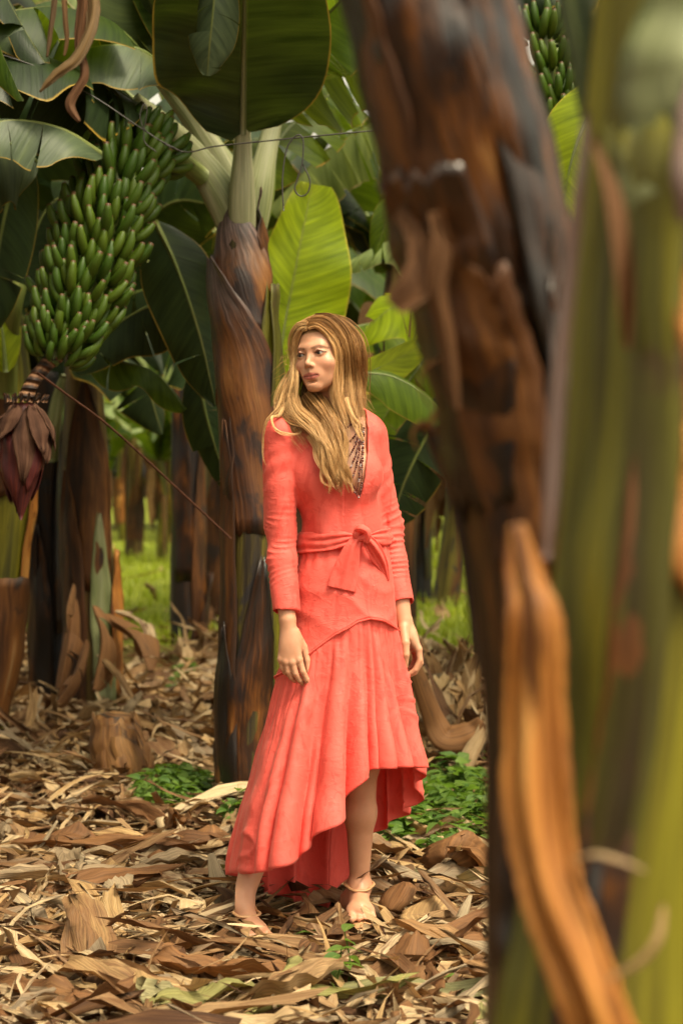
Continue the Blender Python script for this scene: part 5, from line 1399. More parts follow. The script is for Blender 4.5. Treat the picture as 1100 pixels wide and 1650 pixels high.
for s_ in (-1, 1):
    bd = np.minimum(seg2((s_ * 13, 86, 15), (s_ * 32, 82, 20)), seg2((s_ * 32, 82, 20), (s_ * 49, 70, 13)))
    paint(soft(bd, 1.6, 3.2) * 0.75, (0.13, 0.060, 0.028))
    ld = np.minimum(seg2((s_ * 46, 74, 1), (s_ * 31, 86, 5.6)), seg2((s_ * 31, 86, 5.6), (s_ * 19, 82, 1.0)))
    paint(soft(ld, 1.2, 2.2) * 0.95, (0.045, 0.022, 0.014))
    paint(soft(np.minimum(seg_d((s_ * 45, 74, -1), (s_ * 31, 86, -5.5)), seg_d((s_ * 31, 86, -5.5), (s_ * 19, 82, -2))), 0.4, 2.6) * 0.45, (0.16, 0.07, 0.05))
    paint(soft(np.linalg.norm(L - np.array([s_ * 31, 84, 9]), axis=1), 7, 9) * 0.5, (0.28, 0.125, 0.085))  # eye socket shading put into the skin colour above the eye
    paint(soft(np.linalg.norm(L - np.array([s_ * 6.0, 99, -42]), axis=1), 1.5, 3) * 0.7, (0.12, 0.04, 0.03))  # shade inside the nostrils painted into the skin
paint((soft(np.linalg.norm((L - np.array([0, -18, 40])) / np.array([76, 98, 76]), axis=1), 1.02, 0.05) * ((c_ > 62) | (b_ < 8))) * 0.9, (0.30, 0.17, 0.07))  # the scalp under the hair
# nails: the tips of the fingers and toes are a shade rosier
m_skin, nt = new_mat('skin')
ca_ = nd(nt, 'Attribute', attribute_name='skin').outputs['Color']
co = nd(nt, 'TexCoord').outputs['Object']
n1 = noise(nt, co, 28.0, 4.0); n2 = noise(nt, co, 420.0, 2.0)
c = mixc(nt, 0.5, ca_, ramp(nt, n1, [(0.3, (0.86, 0.80, 0.78)), (0.7, (1.10, 1.12, 1.14))]), 'MULTIPLY')
out(nt, principled(nt, c, 0.46, 0.4, bump=n2, bstr=0.10, bdist=0.001, **{'Subsurface Weight': 0.18, 'Subsurface Radius': (0.9, 0.35, 0.2), 'Subsurface Scale': 0.008}))
body = obj('person', V, Q, m_skin, None, loc=(P(470, 1480, 4.95)[0], 4.95, 0.02), attrs={'skin': skin})
tag(body, 'woman with long wavy blond hair in a coral wrap dress standing on dead leaves', 'person')

# eyes
m_eye, nt = new_mat('eye')
ec = nd(nt, 'Attribute', attribute_name='eye').outputs['Color']
out(nt, principled(nt, ec, 0.12, 0.6))
for s_ in (-1, 1):
    r0 = 12.6
    gz = unit(np.array([-0.42, 1.0, -0.06]))
    n1_, n2_ = 28, 24
    th_ = np.linspace(0, np.pi, n1_); ph_ = np.linspace(0, 2 * np.pi, n2_ + 1)
    e1 = unit(np.cross(gz, [0, 0, 1])); e2 = np.cross(e1, gz)
    Vd = gz * np.cos(th_)[:, None, None] + (e1 * np.cos(ph_)[None, :, None] + e2 * np.sin(ph_)[None, :, None]) * np.sin(th_)[:, None, None]
    cc = np.tile(np.array([0.30, 0.26, 0.23]), (n1_ * (n2_ + 1), 1))
    thr = np.repeat(th_, n2_ + 1)
    cc[thr < 0.68] = (0.035, 0.028, 0.02); cc[thr < 0.26] = (0.004, 0.004, 0.004)
    Vw = HC + (Vd.reshape(-1, 3) * r0 + np.array([s_ * 31, 71.5, 0])) * HS @ HR.T
    obj('eye', Vw, grid_faces(n1_, n2_ + 1), m_eye, body, attrs={'eye': cc})

# ---- the dress: bodice with sleeves, skirt, sash
m_dress, nt = new_mat('coral_jacquard')
co = nd(nt, 'TexCoord').outputs['Object']
wv = nd(nt, 'Mapping', {'Vector': co, 'Rotation': (0, 0.25, 0), 'Scale': (26.0, 26.0, 9.0)}).outputs[0]
j1 = noise(nt, wv, 1.0, 3.0, 0.6, 1.6)
jac = smooth(nt, j1, 0.53, 0.60)
cr1 = noise(nt, nd(nt, 'Mapping', {'Vector': co, 'Rotation': (0.2, 0.5, 0), 'Scale': (18, 18, 30)}).outputs[0], 1.0, 4.0, 0.55, 2.2)
cr2 = noise(nt, co, 9.0, 3.0, 0.5, 3.0)
cr3 = noise(nt, nd(nt, 'Mapping', {'Vector': co, 'Rotation': (0.1, 0.35, 0.2), 'Scale': (1.0, 1.0, 1.5)}).outputs[0], 21.0, 3.0, 0.5, 2.0)
rd3 = smooth(nt, mth(nt, 'ABSOLUTE', mth(nt, 'SUBTRACT', cr3, 0.5)), 0.045, 0.0)
weave = noise(nt, nd(nt, 'Mapping', {'Vector': co, 'Scale': (900, 900, 900)}).outputs[0], 1.0, 1.0)
c = mixc(nt, mth(nt, 'MULTIPLY', jac, 0.5), (0.84, 0.128, 0.100), (0.68, 0.070, 0.054))
c = mixc(nt, mth(nt, 'MULTIPLY', smooth(nt, cr2, 0.55, 0.75), 0.25), c, (0.88, 0.20, 0.175))
ridge = mth(nt, 'ABSOLUTE', mth(nt, 'SUBTRACT', cr2, 0.5))
hgt = mth(nt, 'ADD', mth(nt, 'MULTIPLY', smooth(nt, ridge, 0.05, 0.0), mth(nt, 'MULTIPLY', smooth(nt, cr1, 0.45, 0.6), 0.3)), mth(nt, 'ADD', mth(nt, 'ADD', mth(nt, 'MULTIPLY', cr1, 0.8), mth(nt, 'MULTIPLY', rd3, mth(nt, 'MULTIPLY', smooth(nt, cr2, 0.45, 0.6), 0.2))), mth(nt, 'MULTIPLY', weave, 0.06)))
bs = principled(nt, c, mth(nt, 'SUBTRACT', 0.62, mth(nt, 'MULTIPLY', jac, 0.12)), 0.35, bump=hgt, bstr=0.30, bdist=0.006, **{'Sheen Weight': 0.25, 'Sheen Roughness': 0.4, 'Sheen Tint': (1.0, 0.6, 0.5, 1)})
tr = nd(nt, 'BsdfTranslucent', {'Color': (0.90, 0.10, 0.06, 1)}).outputs['BSDF']
out(nt, nd(nt, 'MixShader', {0: 0.24, 1: bs, 2: tr}).outputs[0])

def px_of(V): return 550 + V[:, 0] / (K * V[:, 1]), 780 - (V[:, 2] - EYE) / (K * V[:, 1])

G = Field((-0.30, 4.80, 0.82), (0.29, 5.26, 1.52), 0.0030)
torso(G, 0.011, full=False)
G.plane(P(553, 872, 5.03), (0, 0, -1), (-0.3, 4.8, 0.82), (0.29, 5.26, 1.14))
CUFF_L = P(457, 986, 4.905); CUFF_R = P(648, 971, 5.035)
AL = Field((-0.30, 4.80, 0.82), (0.29, 5.26, 1.52), 0.0030)
for sh, el, wr, cf in ((SH_L, EL_L, WR_L, CUFF_L), (SH_R, EL_R, WR_R, CUFF_R)):
    AL.cap(sh + np.array([0, 0, 0.004]), el, 0.052, 0.0445, 0.02)
    mid = el + (wr - el) * 0.35
    AL.cap(el, mid, 0.0445, 0.0395, 0.02); AL.cap(mid, wr, 0.0395, 0.0335, 0.02)
    AL.plane(cf, wr - el, np.minimum(cf, wr) - 0.08, np.maximum(cf, wr) + 0.08)
k_ = 0.014
Fm = np.minimum(G.F, AL.F) - np.maximum(k_ - np.abs(G.F - AL.F), 0) ** 2 / (4 * k_)
G.F = Fm
# the hole for the neck
G.cap(hp(0, -22, -30), P(546, 676, 5.05), 0.062, 0.064, 0.006, sub=True)
V, Q = G.mesh(); V = relax(V, Q, 3)
del AL, G
N_ = vnormals(V, Q)
# sleeve and bodice wrinkles
disp = np.zeros(len(V))
def arm_coord(V, sh, el, wr):
    out_d = np.full(len(V), 9.0); out_t = np.zeros(len(V)); base = 0
    for a, b in ((sh, el), (el, wr)):
        d = b - a; L_ = np.linalg.norm(d); t = np.clip(((V - a) @ d) / L_ ** 2, 0, 1)
        q = np.linalg.norm(V - a - t[:, None] * d, axis=1)
        m = q < out_d; out_d[m] = q[m]; out_t[m] = base + t[m] * L_; base += L_
    return out_d, out_t
for sh, el, wr, ph0 in ((SH_L, EL_L, WR_L, 0.0), (SH_R, EL_R, WR_R, 1.7)):
    dd, tt = arm_coord(V, sh, el, wr)
    m = np.clip((0.062 - dd) / 0.010, 0, 1)
    Le = np.linalg.norm(el - sh)
    az = np.arctan2(V[:, 1] - el[1], V[:, 0] - el[0])
    loc_ = np.exp(-((tt - Le - 0.045) / 0.085) ** 2)
    w1 = np.sin(tt * 230 + 1.6 * np.sin(az * 1.0 + ph0) + 2.2 * sn(V * 1.0, 7, 9, 2) + ph0)
    irr = np.clip(0.5 + 0.9 * sn(V, 17, 11, 2), 0, 1.3)
    w1 = np.sin(tt * 205 + 1.2 * np.sin(az + ph0) + 5.0 * sn(V, 7, 7, 2) + ph0)
    disp += m * loc_ * irr * (0.0085 * (1 - np.abs(w1)) ** 1.6 - 0.001)
    loc2 = np.exp(-((tt - 0.10) / 0.07) ** 2)
    disp += m * loc2 * 0.0016 * np.sin(tt * 110 + az * 2.5 + 5 * sn(V, 8, 8, 1))
    disp += m * 0.0018 * sn(V, 9, 14, 2)
px, py = px_of(V)
wz = np.clip((py - 760) / 60, 0, 1) * np.clip((885 - py) / 20, 0, 1)
disp += 0.0065 * wz * np.sin((px - 553) / 9.0 + 0.02 * (py - 850) * np.sign(px - 553) + 2.0 * sn(V, 10, 6, 1)) * (V[:, 1] < 5.05)
disp += 0.0030 * sn(V, 12, 6, 2)
V = V + N_ * disp[:, None]
# open the cuffs, the hem at the waist and the wrap neckline
px, py = px_of(V)
kill = np.zeros(len(V), bool)
for cf, wr, el in ((CUFF_L, WR_L, EL_L), (CUFF_R, WR_R, EL_R)):
    n_ = unit(wr - el); kill |= (np.abs((V - cf) @ n_) < 0.0040) & (np.linalg.norm(V - cf, axis=1) < 0.031)
kill |= (py > 869.5) & (np.abs(px - 553) < 66) & (V[:, 2] < P(553, 868, 5.03)[2])
poly = [(519, 655), (530, 690), (552, 745), (570, 790), (580, 800), (587, 770), (592, 725), (592, 690), (586, 640)]
ins = np.zeros(len(V), bool)
for (x1, y1), (x2, y2) in zip(poly, poly[1:] + poly[:1]):
    cr_ = ((y1 > py) != (y2 > py)) & (px < (x2 - x1) * (py - y1) / ((y2 - y1) if y2 != y1 else 1e-9) + x1)
    ins ^= cr_
kill |= ins & (V[:, 1] < 5.04)
Qk = Q[~kill[Q].any(1)]
used = np.zeros(len(V), bool); used[Qk.ravel()] = True
mp = np.cumsum(used) - 1
V, Q = V[used], mp[Qk]
# smooth the cut edges
E = np.sort(np.concatenate([Q[:, [0, 1]], Q[:, [1, 2]], Q[:, [2, 3]], Q[:, [3, 0]]]), 1)
key = E[:, 0].astype(np.int64) * len(V) + E[:, 1]
uq, cn = np.unique(key, return_counts=True)
be = uq[cn == 1]; bE = np.stack([be // len(V), be % len(V)], 1); bE = np.concatenate([bE, bE[:, ::-1]])
dg = np.bincount(bE[:, 0], minlength=len(V))
for _ in range(6):
    av = np.stack([np.bincount(bE[:, 0], V[bE[:, 1], k], len(V)) for k in range(3)], 1) / np.maximum(dg, 1)[:, None]
    V = np.where((dg > 0)[:, None], 0.5 * V + 0.5 * av, V)
dress = obj('dress', V, Q, m_dress, body, thick=0.003)

# skirt
prof = np.array([  # py, left px, right px, front depth, back depth (m)
    (846, 489, 620, 0.100, 0.085), (866, 487, 621, 0.100, 0.088), (885, 484, 624, 0.105, 0.095), (930, 474, 632, 0.122, 0.120), (1000, 467, 638, 0.134, 0.135), (1060, 456, 647, 0.145, 0.150), (1100, 445, 654, 0.152, 0.17),
    (1160, 424, 664, 0.175, 0.18), (1235, 402, 679, 0.205, 0.20), (1300, 384, 686, 0.225, 0.21), (1400, 366, 694, 0.25, 0.21), (1470, 360, 700, 0.26, 0.20)], float)
Y0 = 5.035
def ring_pt(phi, py):
    """phi, py arrays -> centre x, half width, depth"""
    l = np.interp(py, prof[:, 0], prof[:, 1]); r = np.interp(py, prof[:, 0], prof[:, 2])
    f = np.interp(py, prof[:, 0], prof[:, 3]); bk = np.interp(py, prof[:, 0], prof[:, 4])
    return (l + r) / 2, (r - l) / 2, np.where(np.cos(phi) > 0, f, bk)
deg = np.degrees
hem_t = np.array([(-180, 1468), (-165, 1458), (-150, 1446), (-130, 1426), (-110, 1412), (-90, 1406), (-60, 1404), (-42, 1401), (-26, 1393), (-14, 1374), (-4, 1338), (5, 1292), (14, 1254), (24, 1236), (60, 1233), (85, 1238), (100, 1262), (115, 1300), (132, 1318), (146, 1338), (156, 1350), (166, 1410), (180, 1468)], float)
seam_t = np.array([(-180, 1085), (-120, 1100), (-90, 1092), (-60, 1082), (-40, 1066), (-20, 1040), (0, 1014), (12, 1000), (25, 995), (40, 998), (60, 1008), (90, 1020), (130, 1050), (180, 1085)], float)
NP = 420
phi = np.linspace(-np.pi, np.pi, NP + 1)
hem = np.interp(deg(phi), hem_t[:, 0], hem_t[:, 1]); seam = np.interp(deg(phi), seam_t[:, 0], seam_t[:, 1])
rows = []
nU, nL = 34, 64
top_py = 858.0
for i in range(nU): rows.append((top_py + (seam - top_py) * i / (nU - 1), np.zeros(NP + 1), i / (nU - 1), 'u'))
for i in range(1, nL): 
    s_ = i / (nL - 1); rows.append((seam + (hem - seam) * s_, np.full(NP + 1, s_), s_, 'l'))
rng_ = np.random.RandomState(3)
Vs, Us = [], []
# flutes of the lower skirt: (angle, width, depth)
flutes = [(-96, 18, 0.6, 0.3), (-62, 26, 0.35, 0.35), (-40, 8, 0.8, 0.15), (-25, 8, 1.3, 0.0), (-12, 4, 0.4, 0.45), (-2, 7, 1.3, 0.05), (13, 9, 0.9, 0.25), (25, 4, 0.5, 0.0), (33, 9, 1.1, 0.1), (53, 10, 0.9, 0.35), (73, 11, 1.2, 0.0), (94, 12, 1.1, 0.2), (112, 12, 1.1), (132, 10, 1.2), (150, 10, 1.0), (168, 12, 1.2), (-110, 12, 1.0), (-130, 12, 1.2), (-150, 10, 1.1), (-170, 10, 1.0)]
FL = []
for fq in flutes:
    a, w_, d_ = fq[:3]; s0 = fq[3] if len(fq) > 3 else 0.1
    x = (deg(phi) - a + 180) % 360 - 180
    w_ = w_ * 0.60
    g_ = np.exp(-(x / w_) ** 2)
    FL.append((s0, d_ * g_, d_ * (2 * (x + 0.35 * w_) / w_) * g_))
gather = np.sin(phi * 46 + 2 * np.sin(phi * 5)) * 0.6 + np.sin(phi * 71 + 1) * 0.4
for py_r, sv, s_, part in rows:
    cx, hw, dp = ring_pt(phi, py_r)
    pe = phi.copy(); rad = np.ones(NP + 1)
    dr = np.zeros(NP + 1)
    if part == 'u':
        # drag lines across the hips
        q = np.stack([np.sin(phi), np.cos(phi), py_r / 60], 1)
        zz = py_r
        amp = np.clip((zz - 900) / 60, 0, 1)
        lines = np.abs(np.sin((zz / 17.0) - 1.2 * np.sin(phi) * 1.5 + 1.5 * sn(q, 31, 0.8, 2)))
        dr += 0.0050 * amp * (1 - lines) ** 1.5 * (np.cos(phi + 0.5) > -0.2)
        pl_ = np.clip((925 - zz) / 50, 0, 1)
        dr += 0.0035 * pl_ * np.sin(phi * 22 + 2 * sn(q, 32, 0.5, 1))
        dr += 0.003 * sn(q, 33, 0.7, 2)
        if s_ > 0.93: dr += 0.003 * (s_ - 0.93) / 0.07
    else:
        a_s = s_ ** 0.8
        fl = sum(g1 * min(1, max(0, (s_ - s0) / (1 - s0)) ** 0.7 * 1.05) for s0, g1, g2 in FL) - 0.40 * a_s
        fs = sum(g2 * max(0, (s_ - s0) / (1 - s0)) for s0, g1, g2 in FL)
        dr += 0.052 * fl
        pe = phi + np.radians(3.0) * fs
        dr += 0.0035 * (1 - s_) ** 3 * gather * min(1, s_ * 12)
        q = np.stack([np.sin(phi) * 1.5, np.cos(phi) * 1.5, py_r / 90], 1)
        dr += 0.007 * a_s * sn(q, 34, 0.9, 3)
        dr += 0.0030 * sn(q * np.array([3, 3, 1.2]), 35, 1.0, 2)
        ck = sn(q * np.array([1.6, 1.6, 1.5]) + 0.6 * np.stack([sn(q, 61, 0.8, 1), sn(q, 62, 0.8, 1), sn(q, 63, 0.8, 1)], 1), 36, 0.9, 2)
        dr += 0.0085 * (0.35 + 0.65 * a_s) * np.clip(1 - np.abs(ck) / 0.12, 0, 1) * np.clip(sn(q, 37, 0.6, 1) + 0.35, 0, 1)
        dr += 0.004 * np.exp(-s_ * 30)
    hwm = hw * K * 5.0
    dp = dp * (1 + 0.16 * np.exp(-((deg(phi) + 62) / 30) ** 2) * np.clip((py_r - 1100) / 200, 0, 1))
    se = np.sign(np.sin(pe)) * np.abs(np.sin(pe)) ** 0.86; ce = np.sign(np.cos(pe)) * np.abs(np.cos(pe)) ** 0.86
    X = (cx - 550) * K * Y0 + (hwm - 0.020 * (part == 'l') * s_ ** 0.8 + dr) * se
    Y = Y0 - (dp + dr) * ce
    Z = EYE - (py_r - 780) * K * (Y0 + 0.8 * (Y - Y0))
    Vs.append(np.stack([X, Y, Z], 1)); Us.append(np.stack([phi, py_r / 500], 1))
V = np.concatenate(Vs); U = np.concatenate(Us)
nR = len(rows)
upper = grid_faces(nU, NP + 1); lower = grid_faces(nR - nU + 1, NP + 1, base=(nU - 1) * (NP + 1))
obj('skirt', V[:nU * (NP + 1)], upper, m_dress, dress, uv=U[:nU * (NP + 1)], thick=0.003)
obj('ruffle', V[(nU - 1) * (NP + 1):], lower - (nU - 1) * (NP + 1), m_dress, dress, uv=U[(nU - 1) * (NP + 1):], thick=0.0025)
# a raised seam over the gathers
sm = Vs[nU - 1] + np.stack([0.004 * np.sin(phi), -0.004 * np.cos(phi), np.full(NP + 1, -0.001)], 1)
Vt, Ft, Ut = tube_geo(sm[::3], [0.0028] * len(sm[::3]), len(sm[::3]), 6, caps=False)
obj('seam', Vt, Ft, m_dress, dress, uv=Ut)

# sash round the waist
nS = 13; Vs = []
pw = np.linspace(-np.pi, np.pi, 241)
for i in range(nS):
    f = i / (nS - 1)
    mid = 868 + 5 * np.sin(pw) * -1 - 5 * np.cos(pw) * 0
    low = mid + 16 + 4 * np.clip(-np.sin(pw), 0, 1); up_ = mid - 15 + 3 * np.clip(np.sin(pw), 0, 1)
    # the band narrows towards the knot
    kn = np.exp(-((deg(pw) - 22) / 20) ** 2)
    low = low - 12 * kn - 2; up_ = up_ + 9 * kn
    pyv = up_ + (low - up_) * f
    cx, hw, dp = ring_pt(pw, pyv)
    bul = 0.010 + 0.006 * math.sin(math.pi * f) + 0.0028 * np.sin(f * 15 + 1.5 * np.sin(pw * 2) + 0.8 * np.sin(pw * 5)) + 0.003 * (np.sin(f * 9 + pw * 1.5) > 0.6)
    X = (cx - 550) * K * Y0 + (hw * K * 5.0 + bul) * np.sin(pw); Y = Y0 - (dp + bul) * np.cos(pw)
    Vs.append(np.stack([X, Y, EYE - (pyv - 780) * K * Y0], 1))
V = np.concatenate(Vs)
sash = obj('sash', V, grid_faces(nS, 241)[:, ::-1], m_dress, dress, thick=0.004)
DK = 4.915
def cloth_strip(name, ctrl, widths, seed, fold=0.25, nr=40, nc=15):
    pts = spline(PP(ctrl), nr); w = spline(widths, nr)[:, 0]
    t, S, N = frames(pts, (0, -1, 0))
    j = np.linspace(-1, 1, nc)
    s_ = np.linspace(0, 1, nr)[:, None]
    wave = fold * w[:, None] * (np.sin(j[None] * 4.2 + seed + 1.5 * s_) * 0.35 * (1.15 - s_) + 0.12 * np.sin(j[None] * 9 + seed * 2))
    V = pts[:, None] + S[:, None] * (j[None] * w[:, None] / 2)[..., None] + N[:, None] * wave[..., None]
    return obj(name, V.reshape(-1, 3), grid_faces(nr, nc), m_dress, dress, thick=0.003)
pm_ = K * DK
cloth_strip('sash_tail', [(580, 864, DK - 0.012), (569, 880, DK - 0.020), (561, 905, DK - 0.018), (555, 928, DK - 0.016), (550, 950, DK - 0.016)], np.array([12, 24, 36, 44, 46]) * pm_, 1, 0.28)
cloth_strip('sash_tail', [(588, 864, DK - 0.008), (598, 878, DK - 0.004), (609, 896, DK + 0.012), (618, 914, DK + 0.03), (624, 936, DK + 0.045)], np.array([12, 22, 24, 16, 6]) * pm_, 2, 0.6)
cloth_strip('sash_tail', [(578, 866, DK - 0.004), (566, 874, DK - 0.006), (556, 888, DK), (548, 910, DK)], np.array([10, 16, 20, 26]) * pm_, 4, 0.7) if False else None
kt = []
for a in np.linspace(0, 2 * np.pi, 9)[:-1]: kt.append(P(583 + 8.5 * math.cos(a), 861 - 6.0 * math.sin(a), DK - 0.014 + 0.006 * math.sin(2 * a)))
kt.append(kt[0])
Vt, Ft, Ut = tube_geo(kt, [0.0105] * 9, 40, 10, caps=False)
Vt = Vt + 0.002 * sn(Vt, 40, 60, 2)[:, None]
obj('knot', Vt, Ft, m_dress, dress, uv=Ut)
V, F, U = tube_geo(PP([(574, 854, DK - 0.016), (583, 851, DK - 0.030), (592, 860, DK - 0.030), (590, 872, DK - 0.016)]), [0.011, 0.0125, 0.0125, 0.010], 24, 10)
obj('knot', V + 0.0018 * sn(V, 41, 60, 2)[:, None], F, m_dress, dress, uv=U)

# ---- sandals
m_strap = simple_mat('nude_leather', (0.50, 0.27, 0.13), 0.45, 0.4)
for (an, heel, ball, toe), st_py, lab in ((F_L, 1465, 0), (F_R, 1425, 1)):
    sd = empty('sandal', heel * [1, 1, 0]); sd.parent = body
    sd.location = [float(c) for c in (heel - np.array(body.location[:]))]
    # ankle strap
    c0 = an + ((heel + ball) / 2 - an) * (0.26 if not lab else 0.08)
    c0 = P((386, 578)[lab], st_py, an[1])
    near = BV[(np.abs(BV[:, 2] - c0[2]) < 0.006) & (np.hypot(BV[:, 0] - c0[0], BV[:, 1] - c0[1]) < 0.075)]
    cen = (near.min(0) + near.max(0)) / 2
    an_ = np.arctan2(near[:, 1] - cen[1], near[:, 0] - cen[0]); ra_ = np.hypot(near[:, 1] - cen[1], near[:, 0] - cen[0])
    ring = []
    for a in np.linspace(0, 2 * np.pi, 25)[:-1]:
        m_ = np.abs((an_ - a + np.pi) % (2 * np.pi) - np.pi) < 0.25
        rr_ = (ra_[m_].max() if m_.any() else 0.033) + 0.0015
        ring.append([cen[0] + rr_ * math.cos(a), cen[1] + rr_ * math.sin(a), c0[2] + 0.004 * math.sin(a)])
    ring.append(ring[0]); c0 = cen * [1, 1, 0] + [0, 0, c0[2]]
    Vt, Ft, Ut = tube_geo(ring, [0.0042] * 25, 72, 8, caps=False); obj('ankle_strap', Vt, Ft, m_strap, sd, uv=Ut)
    hb = heel + np.array([0, 0, -0.028])
    back = unit((heel - ball) * [1, 1, 0])
    tube('heel_strap', [c0 + back * 0.033, heel + back * 0.031 + [0, 0, 0.005], hb + back * 0.018], [0.0034, 0.0036, 0.0036], m_strap, sd, 16, 8)
    tube('sole', [hb + back * 0.012, (hb + ball - [0, 0, 0.028]) / 2 + [0, 0, -0.004], ball - [0, 0, 0.030], toe - [0, 0, 0.026]], [0.022, 0.024, 0.034, 0.024], m_strap, sd, 24, 14, squash=0.18)
    tube('heel', [hb + back * 0.008, hb + back * 0.006 - [0, 0, max(0.02, hb[2] - 0.0)]], [0.014, 0.009], m_strap, sd, 6, 10)

# ---- necklaces
m_bead = simple_mat('dark_red_bead', (0.085, 0.016, 0.012), 0.25, 0.6, 0.6, 300)
oct_ = np.array([[1, 0, 0], [-1, 0, 0], [0, 1, 0], [0, -1, 0], [0, 0, 1], [0, 0, -1.0]])
octF = np.array([[0, 2, 4], [2, 1, 4], [1, 3, 4], [3, 0, 4], [2, 0, 5], [1, 2, 5], [3, 1, 5], [0, 3, 5]])
rn = np.random.RandomState(2)
for i, (x0, y0, xm, ym, x1, y1, dz) in enumerate([(524, 682, 556, 716, 578, 686, 0.0), (522, 684, 560, 735, 580, 684, 0.003), (520, 684, 563, 752, 582, 684, 0.005), (520, 686, 566, 768, 583, 686, 0.008), (521, 688, 573, 786, 585, 690, 0.012), (524, 690, 577, 797, 586, 690, 0.016), (534, 668, 556, 690, 576, 668, -0.004)]):
    dA, dM = 4.985, 4.925
    ctrl = PP([(x0, y0, dA - dz), ((x0 * 0.62 + xm * 0.38), (y0 * 0.45 + ym * 0.55), (dA + dM) / 2 - dz - 0.012), (xm - 4, ym - 2, dM - dz), (xm + 3, ym - 1, dM - dz), ((x1 * 0.75 + xm * 0.25), (y1 * 0.5 + ym * 0.5), (dA + dM) / 2 - dz - 0.010), (x1, y1, dA - dz)])
    pts = spline(ctrl, 200); Ld = np.concatenate([[0], np.cumsum(np.linalg.norm(np.diff(pts, axis=0), axis=1))])
    nbd = int(Ld[-1] / 0.0062)
    acc = Acc()
    for q in np.linspace(0, Ld[-1], nbd):
        p_ = np.array([np.interp(q, Ld, pts[:, k]) for k in range(3)])
        acc.add(oct_ * rn.uniform(0.0028, 0.0048) @ rot_zyx(*rn.uniform(0, 6, 3)).T + p_ + rn.normal(0, 0.0006, 3), octF)
    Vt, Ft, Ut = tube_geo(pts[::4], [0.0009] * 50, 50, 4, caps=False); acc.add(Vt, Ft[0])
    acc.obj('necklace', m_bead, body, smooth=False)

# ---- hair
m_hair, nt = new_mat('blond_hair')
at = nd(nt, 'Attribute', attribute_name='tone').outputs['Fac']
c = ramp(nt, at, [(0.0, (0.075, 0.032, 0.010)), (0.3, (0.25, 0.125, 0.040)), (0.6, (0.54, 0.29, 0.105)), (1.0, (0.88, 0.58, 0.27))])
bs = principled(nt, c, 0.45, 0.35, Anisotropic=0.5)
tr = nd(nt, 'BsdfTranslucent', {'Color': c}).outputs['BSDF']
out(nt, nd(nt, 'MixShader', {0: 0.22, 1: bs, 2: tr}).outputs[0])
rh = np.random.RandomState(8)
def T(px, py, dy): return P(px, py, 5.0 + dy)
# guides: centre line points (px, py, depth), spread of the lock along it (mm in x, in depth), number of strands, tone
def scalp(a, b, c): return hp(a, b, c)
GUIDES = []
def guide(pts, spread, n, tone, wav=0.004): GUIDES.append((np.array(pts), np.array(spread) * 0.001, n, tone, wav))
# left of the parting (photo left), close to the face
guide([scalp(-4, 70, 88), scalp(-34, 68, 84), scalp(-66, 50, 50), scalp(-76, 40, 0), T(472, 615, -0.035), T(468, 650, -0.035), T(480, 690, -0.06), T(520, 745, -0.10)], [6, 8, 9, 9, 10, 14, 18, 18], 150, 0.62)
guide([scalp(-6, 45, 104), scalp(-50, 40, 84), scalp(-80, 18, 40), scalp(-84, 8, -10), T(463, 622, -0.02), T(458, 655, -0.03), T(475, 695, -0.065), T(505, 730, -0.085)], [8, 10, 10, 10, 12, 16, 18, 20], 160, 0.66)
guide([scalp(-6, 10, 112), scalp(-55, 5, 92), scalp(-84, -12, 40), scalp(-86, -15, -15), T(470, 630, 0.02), T(458, 660, 0.01), T(462, 690, -0.03), T(490, 715, -0.08)], [10, 12, 14, 14, 16, 18, 18, 20], 170, 0.5)
guide([scalp(-6, -30, 112), scalp(-50, -50, 92), scalp(-76, -58, 40), scalp(-76, -55, -20), T(492, 640, 0.05), T(480, 670, 0.03), T(486, 690, -0.02), T(510, 715, -0.07)], [12, 14, 18, 20, 22, 24, 24, 22], 200, 0.4)
# the fall over the chest
guide([T(470, 640, -0.03), T(478, 668, -0.06), T(505, 692, -0.085), T(524, 720, -0.105), T(534, 750, -0.118), T(546, 778, -0.120), T(560, 800, -0.118)], [14, 16, 16, 14, 12, 9, 4], 190, 0.62, 0.007)
guide([T(490, 640, -0.02), T(508, 665, -0.055), T(528, 690, -0.085), T(540, 720, -0.105), T(548, 750, -0.118), T(556, 775, -0.120), T(570, 797, -0.118)], [16, 18, 17, 15, 12, 9, 4], 210, 0.52, 0.007)
guide([T(510, 640, -0.01), T(526, 662, -0.045), T(540, 690, -0.080), T(548, 715, -0.10), T(545, 742, -0.115), T(540, 765, -0.120), T(544, 790, -0.118)], [18, 20, 18, 15, 12, 9, 4], 200, 0.42, 0.008)
guide([T(455, 650, -0.02), T(470, 672, -0.06), T(496, 682, -0.085), T(512, 705, -0.10), T(520, 735, -0.115), T(528, 762, -0.120), T(541, 785, -0.118)], [12, 13, 14, 12, 10, 8, 4], 120, 0.78, 0.008)
guide([T(500, 650, -0.02), T(520, 672, -0.06), T(530, 700, -0.09), T(526, 728, -0.11), T(524, 750, -0.12), T(531, 775, -0.122), T(536, 790, -0.12)], [12, 13, 12, 10, 8, 6, 3], 90, 0.7, 0.009)
